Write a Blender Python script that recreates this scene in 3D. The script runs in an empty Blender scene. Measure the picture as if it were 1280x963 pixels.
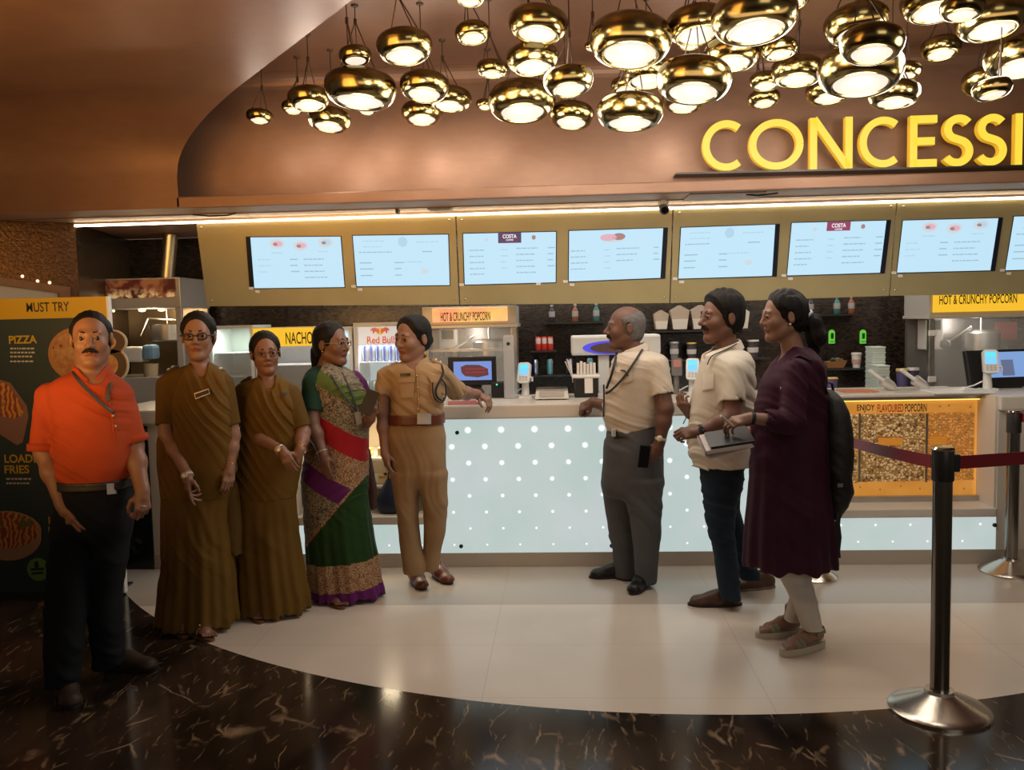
import bpy, bmesh, math, random
import numpy as np
from mathutils import Vector, Matrix
random.seed(7)
SC = bpy.context.scene
COL = SC.collection
# ---------------------------------------------------------------- camera
FPX, CAMH, YAW, PITCH, ROLL = 1080.0, 1.60, math.radians(3.28), math.atan2(81.5, 1080.0), 0.0225
def _cam_axes():
    F = Vector((-math.sin(YAW)*math.cos(PITCH), math.cos(YAW)*math.cos(PITCH), -math.sin(PITCH)))
    R0 = F.cross(Vector((0, 0, 1))).normalized()
    U0 = R0.cross(F).normalized()
    c, s = math.cos(ROLL), math.sin(ROLL)
    return F, R0*c - U0*s, U0*c + R0*s
CF, CR, CU = _cam_axes()
CP = Vector((0, 0, CAMH))
cam = bpy.data.objects.new('camera', bpy.data.cameras.new('camera'))
COL.objects.link(cam)
cam.matrix_world = Matrix(((CR.x, CU.x, -CF.x, CP.x), (CR.y, CU.y, -CF.y, CP.y), (CR.z, CU.z, -CF.z, CP.z), (0, 0, 0, 1)))
cam.data.sensor_fit = 'HORIZONTAL'; cam.data.sensor_width = 36.0
cam.data.lens = 36.0*FPX/1280.0
cam.data.clip_start = 0.05; cam.data.clip_end = 200
SC.camera = cam
def ray(px, py):
    return CF*FPX + CR*(px-640.0) - CU*(py-481.5)
def on_plane(px, py, p0, n):
    d = ray(px, py); return CP + d*((p0-CP).dot(n)/d.dot(n))
def at(px, py, Y):                       # point of the room seen at a pixel, at a given distance from the camera wall
    d = ray(px, py); return CP + d*(Y/d.y)
def atz(px, py, z=0.0):
    d = ray(px, py); return CP + d*((z-CAMH)/d.z)
# ---------------------------------------------------------------- light and exposure
SC.view_settings.view_transform = 'Standard'
SC.view_settings.look = 'None'
SC.view_settings.exposure = 0.12
SC.view_settings.gamma = 1.0
SC.view_settings.use_curve_mapping = False
SC.cycles.use_denoising = True
SC.cycles.max_bounces = 6
SC.cycles.sample_clamp_indirect = 4.0
SC.cycles.caustics_reflective = False
SC.cycles.caustics_refractive = False
W = bpy.data.worlds.new('lobby_air'); SC.world = W; W.use_nodes = True
W.node_tree.nodes['Background'].inputs[0].default_value = (1.0, 0.78, 0.58, 1)
W.node_tree.nodes['Background'].inputs[1].default_value = 0.09
def area_light(name, loc, target, size, power, color, sy=None):
    l = bpy.data.lights.new(name, 'AREA'); l.energy = power; l.color = color; l.size = size
    if sy: l.shape = 'RECTANGLE'; l.size_y = sy
    o = bpy.data.objects.new(name, l); COL.objects.link(o); o.location = loc
    o.rotation_euler = (Vector(target)-Vector(loc)).to_track_quat('-Z', 'Y').to_euler()
    return o
area_light('lobby_fill', (2.2, -0.8, 2.95), (1.4, 3.8, 0.6), 2.2, 36, (1.0, 0.90, 0.78))  # unseen fill added behind the camera to brighten figures and floor
area_light('left_ceiling_fill', (-2.6, 1.9, 2.0), (-2.2, 3.3, 3.05), 2.4, 70, (1.0, 0.50, 0.14)).data.spread = math.radians(125)  # unseen amber fill, added to light the left ceiling from below
area_light('recess_fill', (1.5, 3.6, 2.45), (1.5, 5.6, 3.2), 5.0, 12, (1.0, 0.74, 0.52), 0.3)  # added fill without a fixture, lifts the recess wall and fascia
area_light('kitchen_light', (0.6, 7.1, 2.36), (0.6, 7.3, 0.0), 5.5, 40, (1.0, 0.93, 0.85), 0.25)
# ---------------------------------------------------------------- materials
def nt(m):
    m.use_nodes = True; return m.node_tree.nodes, m.node_tree.links
_M = {}
def mat(name, col, rough=0.6, metal=0.0, var=0.0, vscale=8.0, bump=0.0, bscale=60.0, emit=None, estr=0.0, coat=0.0, sheen=0.0, alpha=1.0, trans=0.0, spec=None):
    if name in _M: return _M[name]
    m = bpy.data.materials.new(name); N, L = nt(m); b = N['Principled BSDF']
    c4 = tuple(col)+(1,)
    b.inputs['Base Color'].default_value = c4
    b.inputs['Roughness'].default_value = rough; b.inputs['Metallic'].default_value = metal
    if coat: b.inputs['Coat Weight'].default_value = coat
    if sheen: b.inputs['Sheen Weight'].default_value = sheen
    if spec is not None: b.inputs['Specular IOR Level'].default_value = spec
    if alpha < 1: b.inputs['Alpha'].default_value = alpha
    if trans: b.inputs['Transmission Weight'].default_value = trans
    if emit: b.inputs['Emission Color'].default_value = tuple(emit)+(1,); b.inputs['Emission Strength'].default_value = estr
    if var or bump:
        tc = N.new('ShaderNodeTexCoord')
    if var:
        n = N.new('ShaderNodeTexNoise'); n.inputs['Scale'].default_value = vscale; n.inputs['Detail'].default_value = 5
        L.new(tc.outputs['Object'], n.inputs['Vector'])
        r = N.new('ShaderNodeMapRange'); r.inputs[1].default_value = 0.25; r.inputs[2].default_value = 0.75
        r.inputs[3].default_value = 1-var; r.inputs[4].default_value = 1+var
        L.new(n.outputs[0], r.inputs[0])
        x = N.new('ShaderNodeMix'); x.data_type = 'RGBA'; x.blend_type = 'MULTIPLY'; x.inputs[0].default_value = 1
        x.inputs[6].default_value = c4; L.new(r.outputs[0], x.inputs[7]); L.new(x.outputs[2], b.inputs['Base Color'])
    if bump:
        n2 = N.new('ShaderNodeTexNoise'); n2.inputs['Scale'].default_value = bscale; n2.inputs['Detail'].default_value = 3
        L.new(tc.outputs['Object'], n2.inputs['Vector'])
        bp = N.new('ShaderNodeBump'); bp.inputs['Strength'].default_value = bump; bp.inputs['Distance'].default_value = 0.01
        L.new(n2.outputs[0], bp.inputs['Height']); L.new(bp.outputs[0], b.inputs['Normal'])
    _M[name] = m; return m
def emis(name, col, s):
    return mat(name, (0.02, 0.02, 0.02), 0.5, emit=col, estr=s)
class Sh:                                 # small helper for hand-written node materials
    def __init__(s, name):
        s.m = bpy.data.materials.new(name); s.N, s.L = nt(s.m); s.b = s.N['Principled BSDF']
        _M[name] = s.m
        s.tc = s.N.new('ShaderNodeTexCoord')
    def node(s, t, **k):
        n = s.N.new(t)
        for a, v in k.items(): setattr(n, a, v)
        return n
    def inp(s, n, i, v):
        if hasattr(v, 'is_linked'): s.L.new(v, n.inputs[i])
        elif v is not None: n.inputs[i].default_value = v
    def math(s, op, a, b=None, c=None):
        n = s.node('ShaderNodeMath', operation=op)
        s.inp(n, 0, a); s.inp(n, 1, b); s.inp(n, 2, c); return n.outputs[0]
    def mix(s, f, a, b, blend='MIX'):
        n = s.node('ShaderNodeMix', data_type='RGBA', blend_type=blend)
        s.inp(n, 0, f)
        for i, v in ((6, a), (7, b)):
            s.inp(n, i, tuple(v)+(1,) if isinstance(v, tuple) and len(v) == 3 else v)
        return n.outputs[2]
    def rng(s, v, a, b, c=0.0, d=1.0, smooth=False):
        n = s.node('ShaderNodeMapRange')
        if smooth: n.interpolation_type = 'SMOOTHSTEP'
        s.inp(n, 0, v); n.inputs[1].default_value = a; n.inputs[2].default_value = b; n.inputs[3].default_value = c; n.inputs[4].default_value = d
        return n.outputs[0]
    def noise(s, vec, sc, det=4, dist=0.0, rough=0.5):
        n = s.node('ShaderNodeTexNoise'); s.inp(n, 'Vector', vec); n.inputs['Scale'].default_value = sc
        n.inputs['Detail'].default_value = det; n.inputs['Distortion'].default_value = dist; n.inputs['Roughness'].default_value = rough
        return n
    def mapping(s, vec, loc=(0,0,0), rot=(0,0,0), sc=(1,1,1)):
        n = s.node('ShaderNodeMapping'); s.inp(n, 0, vec); n.inputs[1].default_value = loc; n.inputs[2].default_value = rot; n.inputs[3].default_value = sc
        return n.outputs[0]
    def xyz(s, vec):
        n = s.node('ShaderNodeSeparateXYZ'); s.inp(n, 0, vec); return n.outputs
    def bump(s, h, strength=0.3, dist=0.01):
        n = s.node('ShaderNodeBump'); n.inputs['Strength'].default_value = strength; n.inputs['Distance'].default_value = dist
        s.inp(n, 'Height', h); s.L.new(n.outputs[0], s.b.inputs['Normal'])
# ---------------------------------------------------------------- mesh helpers
def link(o, parent=None):
    COL.objects.link(o)
    if parent is not None:
        o.parent = parent
        o.matrix_parent_inverse = PW(parent).inverted()
    return o
def PW(o):
    m = Matrix.LocRotScale(o.location, o.rotation_euler, o.scale)
    return (PW(o.parent) @ o.matrix_parent_inverse @ m) if o.parent else m
def obj(name, verts, faces, m, parent=None, smooth=False):
    me = bpy.data.meshes.new(name)
    me.from_pydata([tuple(v) for v in verts], [], faces); me.update()
    if smooth: me.polygons.foreach_set('use_smooth', [True]*len(me.polygons))
    for x in (m if isinstance(m, (list, tuple)) else [m]): me.materials.append(x)
    return link(bpy.data.objects.new(name, me), parent)
def npobj(name, V, Q, m, parent=None, smooth=True, idx=None):
    me = bpy.data.meshes.new(name); nv, nq = len(V), len(Q); k = Q.shape[1]
    me.vertices.add(nv); me.vertices.foreach_set('co', np.ascontiguousarray(V, np.float32).ravel())
    me.loops.add(nq*k); me.loops.foreach_set('vertex_index', np.ascontiguousarray(Q, np.int32).ravel())
    me.polygons.add(nq); me.polygons.foreach_set('loop_start', np.arange(0, nq*k, k, dtype=np.int32))
    me.polygons.foreach_set('loop_total', np.full(nq, k, np.int32))
    if smooth: me.polygons.foreach_set('use_smooth', np.ones(nq, bool))
    for x in (m if isinstance(m, (list, tuple)) else [m]): me.materials.append(x)
    if idx is not None: me.polygons.foreach_set('material_index', idx.astype(np.int32))
    me.update(calc_edges=True)
    return link(bpy.data.objects.new(name, me), parent)
def thing(name, label, cat, loc=(0,0,0), group=None):
    o = bpy.data.objects.new(name, None); COL.objects.link(o); o.location = loc; o.empty_display_size = 0.1
    return tag(o, label, cat, group)
def tag(o, label, cat, group=None):
    o['label'] = label; o['category'] = cat
    if group: o['group'] = group
    return o
def struct(o):
    o['kind'] = 'structure'; return o
class MB:                                 # gathers shapes into ONE mesh
    def __init__(s): s.v = []; s.f = []; s.mi = []
    def add(s, v, f, mi=0):
        b = len(s.v); s.v += [Vector(p) for p in v]; s.f += [[b+i for i in q] for q in f]; s.mi += [mi]*len(f); return s
    def box(s, lo, hi, mi=0, bev=0.0, M=None):
        bm = bmesh.new(); bmesh.ops.create_cube(bm, size=1.0)
        lo = Vector(lo); hi = Vector(hi); c = (lo+hi)/2; d = hi-lo
        for v in bm.verts: v.co = Vector((v.co.x*d.x, v.co.y*d.y, v.co.z*d.z))+c
        if bev: bmesh.ops.bevel(bm, geom=list(bm.edges), offset=min(bev, min(abs(x) for x in d)*0.45), segments=2, affect='EDGES', profile=0.6)
        bm.verts.index_update()
        v = [(M @ q.co) if M else q.co.copy() for q in bm.verts]; f = [[x.index for x in p.verts] for p in bm.faces]
        bm.free(); return s.add(v, f, mi)
    def tube(s, pts, r, n=10, mi=0, cap=True, flat=None):
        pts = [Vector(p) for p in pts]; rs = r if isinstance(r, (list, tuple)) else [r]*len(pts)
        rings = []; prev = None
        for i, p in enumerate(pts):
            t = (pts[min(i+1, len(pts)-1)]-pts[max(i-1, 0)]).normalized()
            u = (Vector((0,0,1)) if abs(t.z) < 0.95 else Vector((0,1,0))) if prev is None else prev
            u = (u - t*u.dot(t)).normalized(); prev = u; w = t.cross(u)
            fl = flat or (1, 1)
            rings.append([p + (w*math.cos(2*math.pi*k/n)*fl[0] + u*math.sin(2*math.pi*k/n)*fl[1])*rs[i] for k in range(n)])
        v = [q for g in rings for q in g]; f = []
        for i in range(len(pts)-1):
            for k in range(n): f.append([i*n+k, i*n+(k+1)%n, (i+1)*n+(k+1)%n, (i+1)*n+k])
        if cap: f.append(list(range(n))[::-1]); f.append([(len(pts)-1)*n+k for k in range(n)])
        return s.add(v, f, mi)
    def lathe(s, prof, c=(0,0,0), n=32, mi=0, M=None, axis='Z'):
        v = []; f = []; c = Vector(c)
        for (r, z) in prof:
            for k in range(n):
                a = 2*math.pi*k/n; p = Vector((r*math.cos(a), r*math.sin(a), z))
                if axis == 'Y': p = Vector((p.x, -p.z, p.y))
                v.append((M @ p if M else p)+c)
        m = len(prof)
        for i in range(m-1):
            for k in range(n): f.append([i*n+k, i*n+(k+1)%n, (i+1)*n+(k+1)%n, (i+1)*n+k])
        if prof[0][0] > 1e-6: f.append(list(range(n))[::-1])
        if prof[-1][0] > 1e-6: f.append([(m-1)*n+k for k in range(n)])
        return s.add(v, f, mi)
    def prism(s, poly, O, U, V, depth, mi=0, back=True):  # 2-D polygon on the plane O+U*x+V*y, thickened along U x V
        n = U.cross(V).normalized(); k = len(poly)
        a = [O+U*x+V*y for x, y in poly]; b = [p+n*depth for p in a]
        f = [list(range(k, 2*k))]+[[i, (i+1)%k, k+(i+1)%k, k+i] for i in range(k)]
        if back: f.append(list(range(k))[::-1])
        return s.add(a+b, f, mi)
    def ball(s, c, r, mi=0, n=12, M=None):
        r = r if isinstance(r, (tuple, list)) else (r,)*3
        prof = [(math.sin(math.pi*i/n)+1e-9, -math.cos(math.pi*i/n)) for i in range(n+1)]
        T = Matrix.Diagonal((r[0], r[1], r[2], 1)); T = (M @ T) if M else T
        return s.lathe(prof, c, n+4, mi, T)
    def build(s, name, m, parent=None, smooth=False, autos=None):
        o = obj(name, s.v, s.f, m, parent, smooth)
        if any(s.mi): o.data.polygons.foreach_set('material_index', s.mi)
        if autos is not None:
            o.data.polygons.foreach_set('use_smooth', [True]*len(o.data.polygons))
            o.data.set_sharp_from_angle(angle=math.radians(autos))
        return o
def box(name, lo, hi, m, parent=None, bev=0.0):
    return MB().box(lo, hi, bev=bev).build(name, m, parent)
def text(name, body, O, U, V, h, m, parent, width=None, depth=0.0015, align='LEFT', bold=0.0):
    c = bpy.data.curves.new(name, 'FONT'); c.body = body; c.size = 1.0; c.extrude = 0.0; c.offset = bold; c.align_x = 'LEFT'
    t = bpy.data.objects.new(name, c); COL.objects.link(t)
    dg = bpy.context.evaluated_depsgraph_get(); me = bpy.data.meshes.new_from_object(t.evaluated_get(dg))
    bpy.data.objects.remove(t); bpy.data.curves.remove(c)
    n = len(me.vertices); co = np.empty(n*3, np.float32); me.vertices.foreach_get('co', co); co = co.reshape(-1, 3)
    x0, x1, y0, y1 = co[:,0].min(), co[:,0].max(), co[:,1].min(), co[:,1].max()
    sy = h/(y1-y0); sx = (width/(x1-x0)) if width else sy
    xs = (co[:,0]-x0)*sx; ys = (co[:,1]-y0)*sy
    if align == 'CENTER': xs = xs-(x1-x0)*sx/2
    nn = U.cross(V).normalized()
    P = np.array(O)[None] + xs[:,None]*np.array(U)[None] + ys[:,None]*np.array(V)[None] + np.array(nn)[None]*depth
    me.vertices.foreach_set('co', P.astype(np.float32).ravel()); me.update()
    me.materials.clear(); me.materials.append(m); me.name = name
    return link(bpy.data.objects.new(name, me), parent)
# ================================================================ THE SETTING
YC, YK = 5.50, 6.20            # front and back of the service counter
YF, YR = 5.75, 6.12            # fascia lip, wall of the lamp recess
YB = 7.70                      # tiled back wall
ZL, ZS, ZR = 3.05, 2.40, 3.35  # lower lobby ceiling, soffit over the counter, recess ceiling
X0, X1 = -6.0, 7.0
# ---- floor: dark marble with a big round inlay of cream marble
arc = [atz(*p) for p in ((262, 801), (330, 828), (400, 850), (500, 868), (700, 886), (860, 888), (1000, 886), (1270, 875))]
A = np.array([[p.x, p.y, 1] for p in arc]); bb = np.array([p.x**2+p.y**2 for p in arc])
sol = np.linalg.lstsq(A, bb, rcond=None)[0]; ACX, ACY = sol[0]/2, sol[1]/2; ARR = math.sqrt(sol[2]+ACX**2+ACY**2)
s = Sh('marble_floor'); P = s.tc.outputs['Object']
x, y, z = s.xyz(P)
d = s.math('SQRT', s.math('ADD', s.math('POWER', s.math('SUBTRACT', x, ACX), 2.0), s.math('POWER', s.math('SUBTRACT', y, ACY), 2.0)))
inl = s.math('LESS_THAN', d, ARR)
wob = s.noise(P, 2.2, 5)
pv = s.node('ShaderNodeVectorMath', operation='MULTIPLY_ADD'); s.L.new(wob.outputs[1], pv.inputs[0]); pv.inputs[1].default_value = (0.22, 0.22, 0.0); s.L.new(P, pv.inputs[2])
def veins(rot, sc, stretch, w, nsc, n0, n1):
    v = s.node('ShaderNodeTexVoronoi', feature='DISTANCE_TO_EDGE'); v.inputs['Scale'].default_value = sc
    s.L.new(s.mapping(pv.outputs[0], (0.3*sc, 0.1, 0), (0, 0, rot), (1, stretch, 1)), v.inputs['Vector'])
    ln = s.rng(v.outputs['Distance'], 0.0, w, 1.0, 0.0, True)
    mk = s.rng(s.noise(P, nsc, 3).outputs[0], n0, n1)
    return s.math('MULTIPLY', ln, mk)
v1 = veins(-0.6, 6.0, 0.22, 0.030, 7.0, 0.49, 0.66)
v2 = veins(-0.95, 12.0, 0.25, 0.050, 9.0, 0.51, 0.70)
v3 = veins(-0.4, 2.4, 0.4, 0.008, 4.0, 0.55, 0.64)
vv = s.math('MAXIMUM', s.math('MAXIMUM', v1, s.math('MULTIPLY', v2, 0.7)), v3)
cl = s.noise(s.mapping(P, (0,0,0), (0,0,-0.5), (1, 0.4, 1)), 3.0, 6, 0.6)
base = s.mix(s.rng(cl.outputs[0], 0.35, 0.75), (0.008, 0.006, 0.005), (0.066, 0.041, 0.025))
dark = s.mix(s.math('MULTIPLY', vv, 0.75), base, (0.40, 0.27, 0.16))
cn = s.noise(P, 1.3, 6, 0.8)
crm = s.mix(s.rng(cn.outputs[0], 0.3, 0.7), (0.66, 0.575, 0.485), (0.76, 0.67, 0.575))
tx = s.math('ABSOLUTE', s.math('SUBTRACT', s.math('FRACT', s.math('DIVIDE', s.math('ADD', x, 0.36), 1.2)), 0.5))
ty = s.math('ABSOLUTE', s.math('SUBTRACT', s.math('FRACT', s.math('DIVIDE', s.math('SUBTRACT', y, 4.75), 0.6)), 0.5))
jt = s.math('GREATER_THAN', s.math('MAXIMUM', tx, s.math('MULTIPLY_ADD', ty, 1.0, 0.0025)), 0.4978)
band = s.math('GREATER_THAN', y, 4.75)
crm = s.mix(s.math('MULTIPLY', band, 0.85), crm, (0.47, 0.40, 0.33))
crm = s.mix(s.math('MULTIPLY', jt, 0.25), crm, (0.30, 0.24, 0.19))
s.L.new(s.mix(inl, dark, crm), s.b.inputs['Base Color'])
s.L.new(s.rng(inl, 0, 1, 0.13, 0.20), s.b.inputs['Roughness'])
s.b.inputs['Specular IOR Level'].default_value = 0.40
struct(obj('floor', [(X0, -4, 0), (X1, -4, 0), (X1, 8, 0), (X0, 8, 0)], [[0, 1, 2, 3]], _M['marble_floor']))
# ---- bronze plaster of ceilings and fascia
s = Sh('bronze_plaster'); P = s.tc.outputs['Object']
n1 = s.noise(P, 1.6, 7, 0.7); n2 = s.noise(s.mapping(P, sc=(1, 1, 3)), 9, 6)
c = s.mix(s.rng(n1.outputs[0], 0.3, 0.7), (0.160, 0.084, 0.050), (0.208, 0.113, 0.067))
c = s.mix(s.rng(n2.outputs[0], 0.35, 0.7, 0, 0.30), c, (0.135, 0.066, 0.037))
s.L.new(c, s.b.inputs['Base Color']); s.b.inputs['Roughness'].default_value = 0.42; s.b.inputs['Metallic'].default_value = 0.35
s.bump(n2.outputs[0], 0.06, 0.01)
BRZ = _M['bronze_plaster']
# cut line of the lower ceiling, in plan, straight then on to the fascia
e0 = atz(440, 0, ZL); e1 = atz(300, 107, ZL); e2 = at(221, 205, YF)
def xcut(Y):
    if Y <= e1.y: return e0.x + (e1.x-e0.x)*(Y-e0.y)/(e1.y-e0.y)
    t = (Y-e1.y)/(YF-e1.y); k = (e1.x-e0.x)/(e1.y-e0.y)*(YF-e1.y)
    lin = e1.x+k*t; return lin + (e2.x-(e1.x+k))*t*t
rad = YF-e1.y
prof = [(y, ZL) for y in np.linspace(-4, e1.y, 24)]
for i in range(1, 15):
    a = math.pi/2*i/14; prof.append((e1.y+rad*math.sin(a), ZL-rad*0.85*(1-math.cos(a))))
prof += [(YF, ZS+0.1), (YF, ZS)]
v = []; f = []
xs_l = np.linspace(0, 1, 14)
for (yy, zz) in prof:
    xc = max(xcut(yy), -3.2) if yy > 1.5 else xcut(1.5)
    for t in xs_l: v.append((X0+(xc-X0)*t, yy, zz))
m = len(xs_l)
for i in range(len(prof)-1):
    for k in range(m-1): f.append([i*m+k, i*m+k+1, (i+1)*m+k+1, (i+1)*m+k])
struct(obj('ceiling', v, f, BRZ, None, True))
# edge of the cut: a wall from the lower ceiling up to the recess
v = []; f = []
for i, (yy, zz) in enumerate(prof):
    xc = max(xcut(yy), -3.2) if yy > 1.5 else xcut(1.5)
    v += [(xc, yy, zz), (xc-0.012, yy, ZR+0.02)]
    if i: f.append([2*i-2, 2*i, 2*i+1, 2*i-1])
struct(obj('trim_1', v, f, BRZ))
v = [(X0, -4, ZR), (X1, -4, ZR), (X1, YR-0.10, ZR), (X0, YR-0.10, ZR)]; f = [[0, 3, 2, 1]]
for i in range(1, 7):
    a = math.pi/2*i/6; yy, zz = YR-0.10+0.10*math.sin(a), ZR-0.10*(1-math.cos(a))
    v += [(X1, yy, zz), (X0, yy, zz)]; k = len(v); f.append([k-3, k-4, k-2, k-1] if i > 1 else [3, 2, k-2, k-1])
struct(obj('ceiling_recess', v, f, BRZ, None, False))
struct(obj('wall_fascia', [(X0, YR, ZR-0.09), (X1, YR, ZR-0.09), (X1, YR, ZS), (X0, YR, ZS)], [[0, 3, 2, 1]], BRZ))
struct(box('trim_2', (e2.x-0.02, YF, ZS), (X1, YF+0.04, ZS+0.075), BRZ, bev=0.008))
soff = mat('soffit_paint', (0.42, 0.27, 0.19), 0.5, 0.15, 0.10, 3.0)
struct(box('ceiling_soffit', (X0, YF+0.005, ZS+0.005), (X1, YB, ZS+0.06), soff))
# ---- mosaic walls
s = Sh('black_mosaic'); P = s.tc.outputs['Object']
x, y, z = s.xyz(P)
h_ = s.math('ADD', x, y)
br = s.node('ShaderNodeTexBrick'); cb = s.node('ShaderNodeCombineXYZ'); s.L.new(h_, cb.inputs[0]); s.L.new(z, cb.inputs[1])
s.L.new(cb.outputs[0], br.inputs['Vector'])
br.inputs['Scale'].default_value = 1.0; br.inputs['Brick Width'].default_value = 0.030; br.inputs['Row Height'].default_value = 0.014
br.inputs['Mortar Size'].default_value = 0.0014; br.inputs['Mortar Smooth'].default_value = 0.2
br.inputs['Color1'].default_value = (0.010, 0.007, 0.006, 1); br.inputs['Color2'].default_value = (0.050, 0.030, 0.020, 1); br.inputs['Mortar'].default_value = (0.004, 0.003, 0.003, 1)
s.L.new(br.outputs[0], s.b.inputs['Base Color']); s.b.inputs['Roughness'].default_value = 0.22
nz = s.noise(cb.outputs[0], 14, 2); s.bump(s.math('SUBTRACT', nz.outputs[0], br.outputs[1]), 0.35, 0.006)
MOS = _M['black_mosaic']
s = Sh('amber_mosaic'); P = s.tc.outputs['Object']
x, y, z = s.xyz(P); cb = s.node('ShaderNodeCombineXYZ'); s.L.new(s.math('ADD', x, y), cb.inputs[0]); s.L.new(z, cb.inputs[1])
br = s.node('ShaderNodeTexBrick'); s.L.new(cb.outputs[0], br.inputs['Vector'])
br.inputs['Scale'].default_value = 1.0; br.inputs['Brick Width'].default_value = 0.026; br.inputs['Row Height'].default_value = 0.012
br.inputs['Mortar Size'].default_value = 0.0012
br.inputs['Color1'].default_value = (0.11, 0.055, 0.022, 1); br.inputs['Color2'].default_value = (0.05, 0.026, 0.012, 1); br.inputs['Mortar'].default_value = (0.02, 0.01, 0.005, 1)
s.L.new(br.outputs[0], s.b.inputs['Base Color']); s.b.inputs['Roughness'].default_value = 0.25; s.b.inputs['Metallic'].default_value = 0.7
nz = s.noise(cb.outputs[0], 40, 2); s.bump(s.math('SUBTRACT', nz.outputs[0], br.outputs[1]), 0.4, 0.005)
AMB = _M['amber_mosaic']
struct(obj('wall_back', [(X0, YB, 0), (X1, YB, 0), (X1, YB, ZS), (X0, YB, ZS)], [[0, 1, 2, 3]], MOS))
cl = at(160, 297, YB); c2 = at(94, 282, 6.40)
lw = [(cl.x, YB), (c2.x, 6.40), (c2.x-0.9, 5.9)]
v = []; f = []
for i, (xx, yy) in enumerate(lw):
    v += [(xx, yy, 0), (xx, yy, ZS)]
struct(obj('wall_left', v[:4], [[0, 1, 3, 2]], MOS))
struct(obj('wall_left_return', v[2:], [[0, 1, 3, 2]], AMB))
# ---- LED strip under the soffit, on the heads of the menu panels
LED = emis('led_strip_light', (1.0, 0.80, 0.52), 12.0)
strip_y = 6.385
st = thing('light_strip', 'long thin warm LED strip running under the soffit above the menu screens', 'light strip', (0, strip_y, ZS))
box('channel', (c2.x, strip_y, ZS-0.012), (X1, strip_y+0.022, ZS+0.004), mat('aluminium', (0.6, 0.58, 0.55), 0.35, 1.0), st)
box('diffuser', (c2.x, strip_y-0.003, ZS-0.027), (X1, strip_y+0.020, ZS-0.012), LED, st, 0.004)
# ================================================================ MATERIALS FOR THE STAND
WHT = mat('white_solid_surface', (0.62, 0.57, 0.50), 0.28, var=0.04, vscale=3)
WPL = mat('white_plastic', (0.70, 0.70, 0.68), 0.4)
STL = mat('brushed_steel', (0.55, 0.53, 0.50), 0.28, 1.0, var=0.12, vscale=14)
CHR = mat('polished_steel', (0.50, 0.48, 0.45), 0.12, 1.0)
BLK = mat('black_plastic', (0.012, 0.012, 0.013), 0.4)
DRK = mat('dark_metal', (0.035, 0.033, 0.032), 0.35, 0.6)
GLS = mat('clear_glass', (0.85, 0.9, 0.9), 0.05, alpha=0.16)
BRS = mat('polished_brass', (0.27, 0.205, 0.082), 0.18, 1.0, var=0.10, vscale=5)
GOLD = mat('gold_anodised_panel', (0.50, 0.44, 0.245), 0.42, 0.5, var=0.10, vscale=2.5)
INK = mat('black_ink', (0.015, 0.012, 0.010), 0.6)
XV, ZV = Vector((1, 0, 0)), Vector((0, 0, 1))
def zat(px, py, Y=YC): return at(px, py, Y).z
def xat(px, py, Y=YC): return at(px, py, Y).x
def pbox(name, x0, y0, x1, y1, Y, depth, m, parent=None, bev=0.0):
    xm, ym = (x0+x1)/2, (y0+y1)/2
    return box(name, (xat(x0, ym, Y), Y, zat(xm, y1, Y)), (xat(x1, ym, Y), Y+depth, zat(xm, y0, Y)), m, parent, bev)
def ell(cx, cz, rx, rz, n=28, a0=0.0, a1=2*math.pi):
    return [(cx+rx*math.cos(a0+(a1-a0)*i/n), cz+rz*math.sin(a0+(a1-a0)*i/n)) for i in range(n)]
def rrect(w, h, r, n=5):
    out = []
    for cx, cy, a in ((w/2-r, h/2-r, 0), (-w/2+r, h/2-r, 90), (-w/2+r, -h/2+r, 180), (w/2-r, -h/2+r, 270)):
        for i in range(n+1):
            t = math.radians(a+90*i/n); out.append((cx+r*math.cos(t), cy+r*math.sin(t)))
    return out
# ================================================================ SERVICE COUNTER
s = Sh('backlit_panel'); P = s.tc.outputs['Object']; x, y, z = s.xyz(P)
dot0 = at(584.8, 538, YC); PX, PZ = 0.2145, 0.2145
def dots(ox, oz):
    fx = s.math('SUBTRACT', s.math('FRACT', s.math('DIVIDE', s.math('SUBTRACT', x, ox), PX)), 0.5)
    fz = s.math('SUBTRACT', s.math('FRACT', s.math('DIVIDE', s.math('SUBTRACT', z, oz), PZ)), 0.5)
    return s.math('SQRT', s.math('ADD', s.math('POWER', s.math('MULTIPLY', fx, PX), 2.0), s.math('POWER', s.math('MULTIPLY', fz, PZ), 2.0)))
dd = s.math('MINIMUM', dots(dot0.x-PX/2, dot0.z-PZ/2), dots(dot0.x, dot0.z))
rad_ = s.rng(z, 0.2, 0.95, 0.008, 0.0245)
dm = s.rng(s.math('DIVIDE', dd, rad_), 0.55, 1.15, 1.0, 0.0, True)
cn = s.noise(P, 3.0, 3)
bc = s.mix(s.rng(cn.outputs[0], 0.3, 0.7), (0.46, 0.57, 0.545), (0.53, 0.60, 0.60))
ec = s.mix(dm, bc, (1.02, 1.10, 1.06))
s.L.new(ec, s.b.inputs['Emission Color']); s.b.inputs['Emission Strength'].default_value = 0.88
s.b.inputs['Base Color'].default_value = (0.12, 0.13, 0.13, 1); s.b.inputs['Roughness'].default_value = 0.2
LIT = _M['backlit_panel']
xA, xB, xC, xD, xE = xat(130, 600), xat(368, 600), xat(551, 600), xat(985, 600), xat(1247, 560)
xR = 4.6
zt, zu = zat(650, 505), zat(650, 523)             # worktop
zp, zl0, zl1 = zat(650, 691), zat(500, 656), zat(500, 646)
ctr = thing('service_counter', 'long white backlit snack bar counter with glowing dotted front', 'counter', (xC, YC, 0))
def slab(a, b, name='worktop'):
    box(name, (a, YC-0.03, zu), (b, YK, zt), WHT, ctr, 0.012)
slab(xA, xB-0.001); slab(xC, xD); slab(xE, xR)
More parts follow.
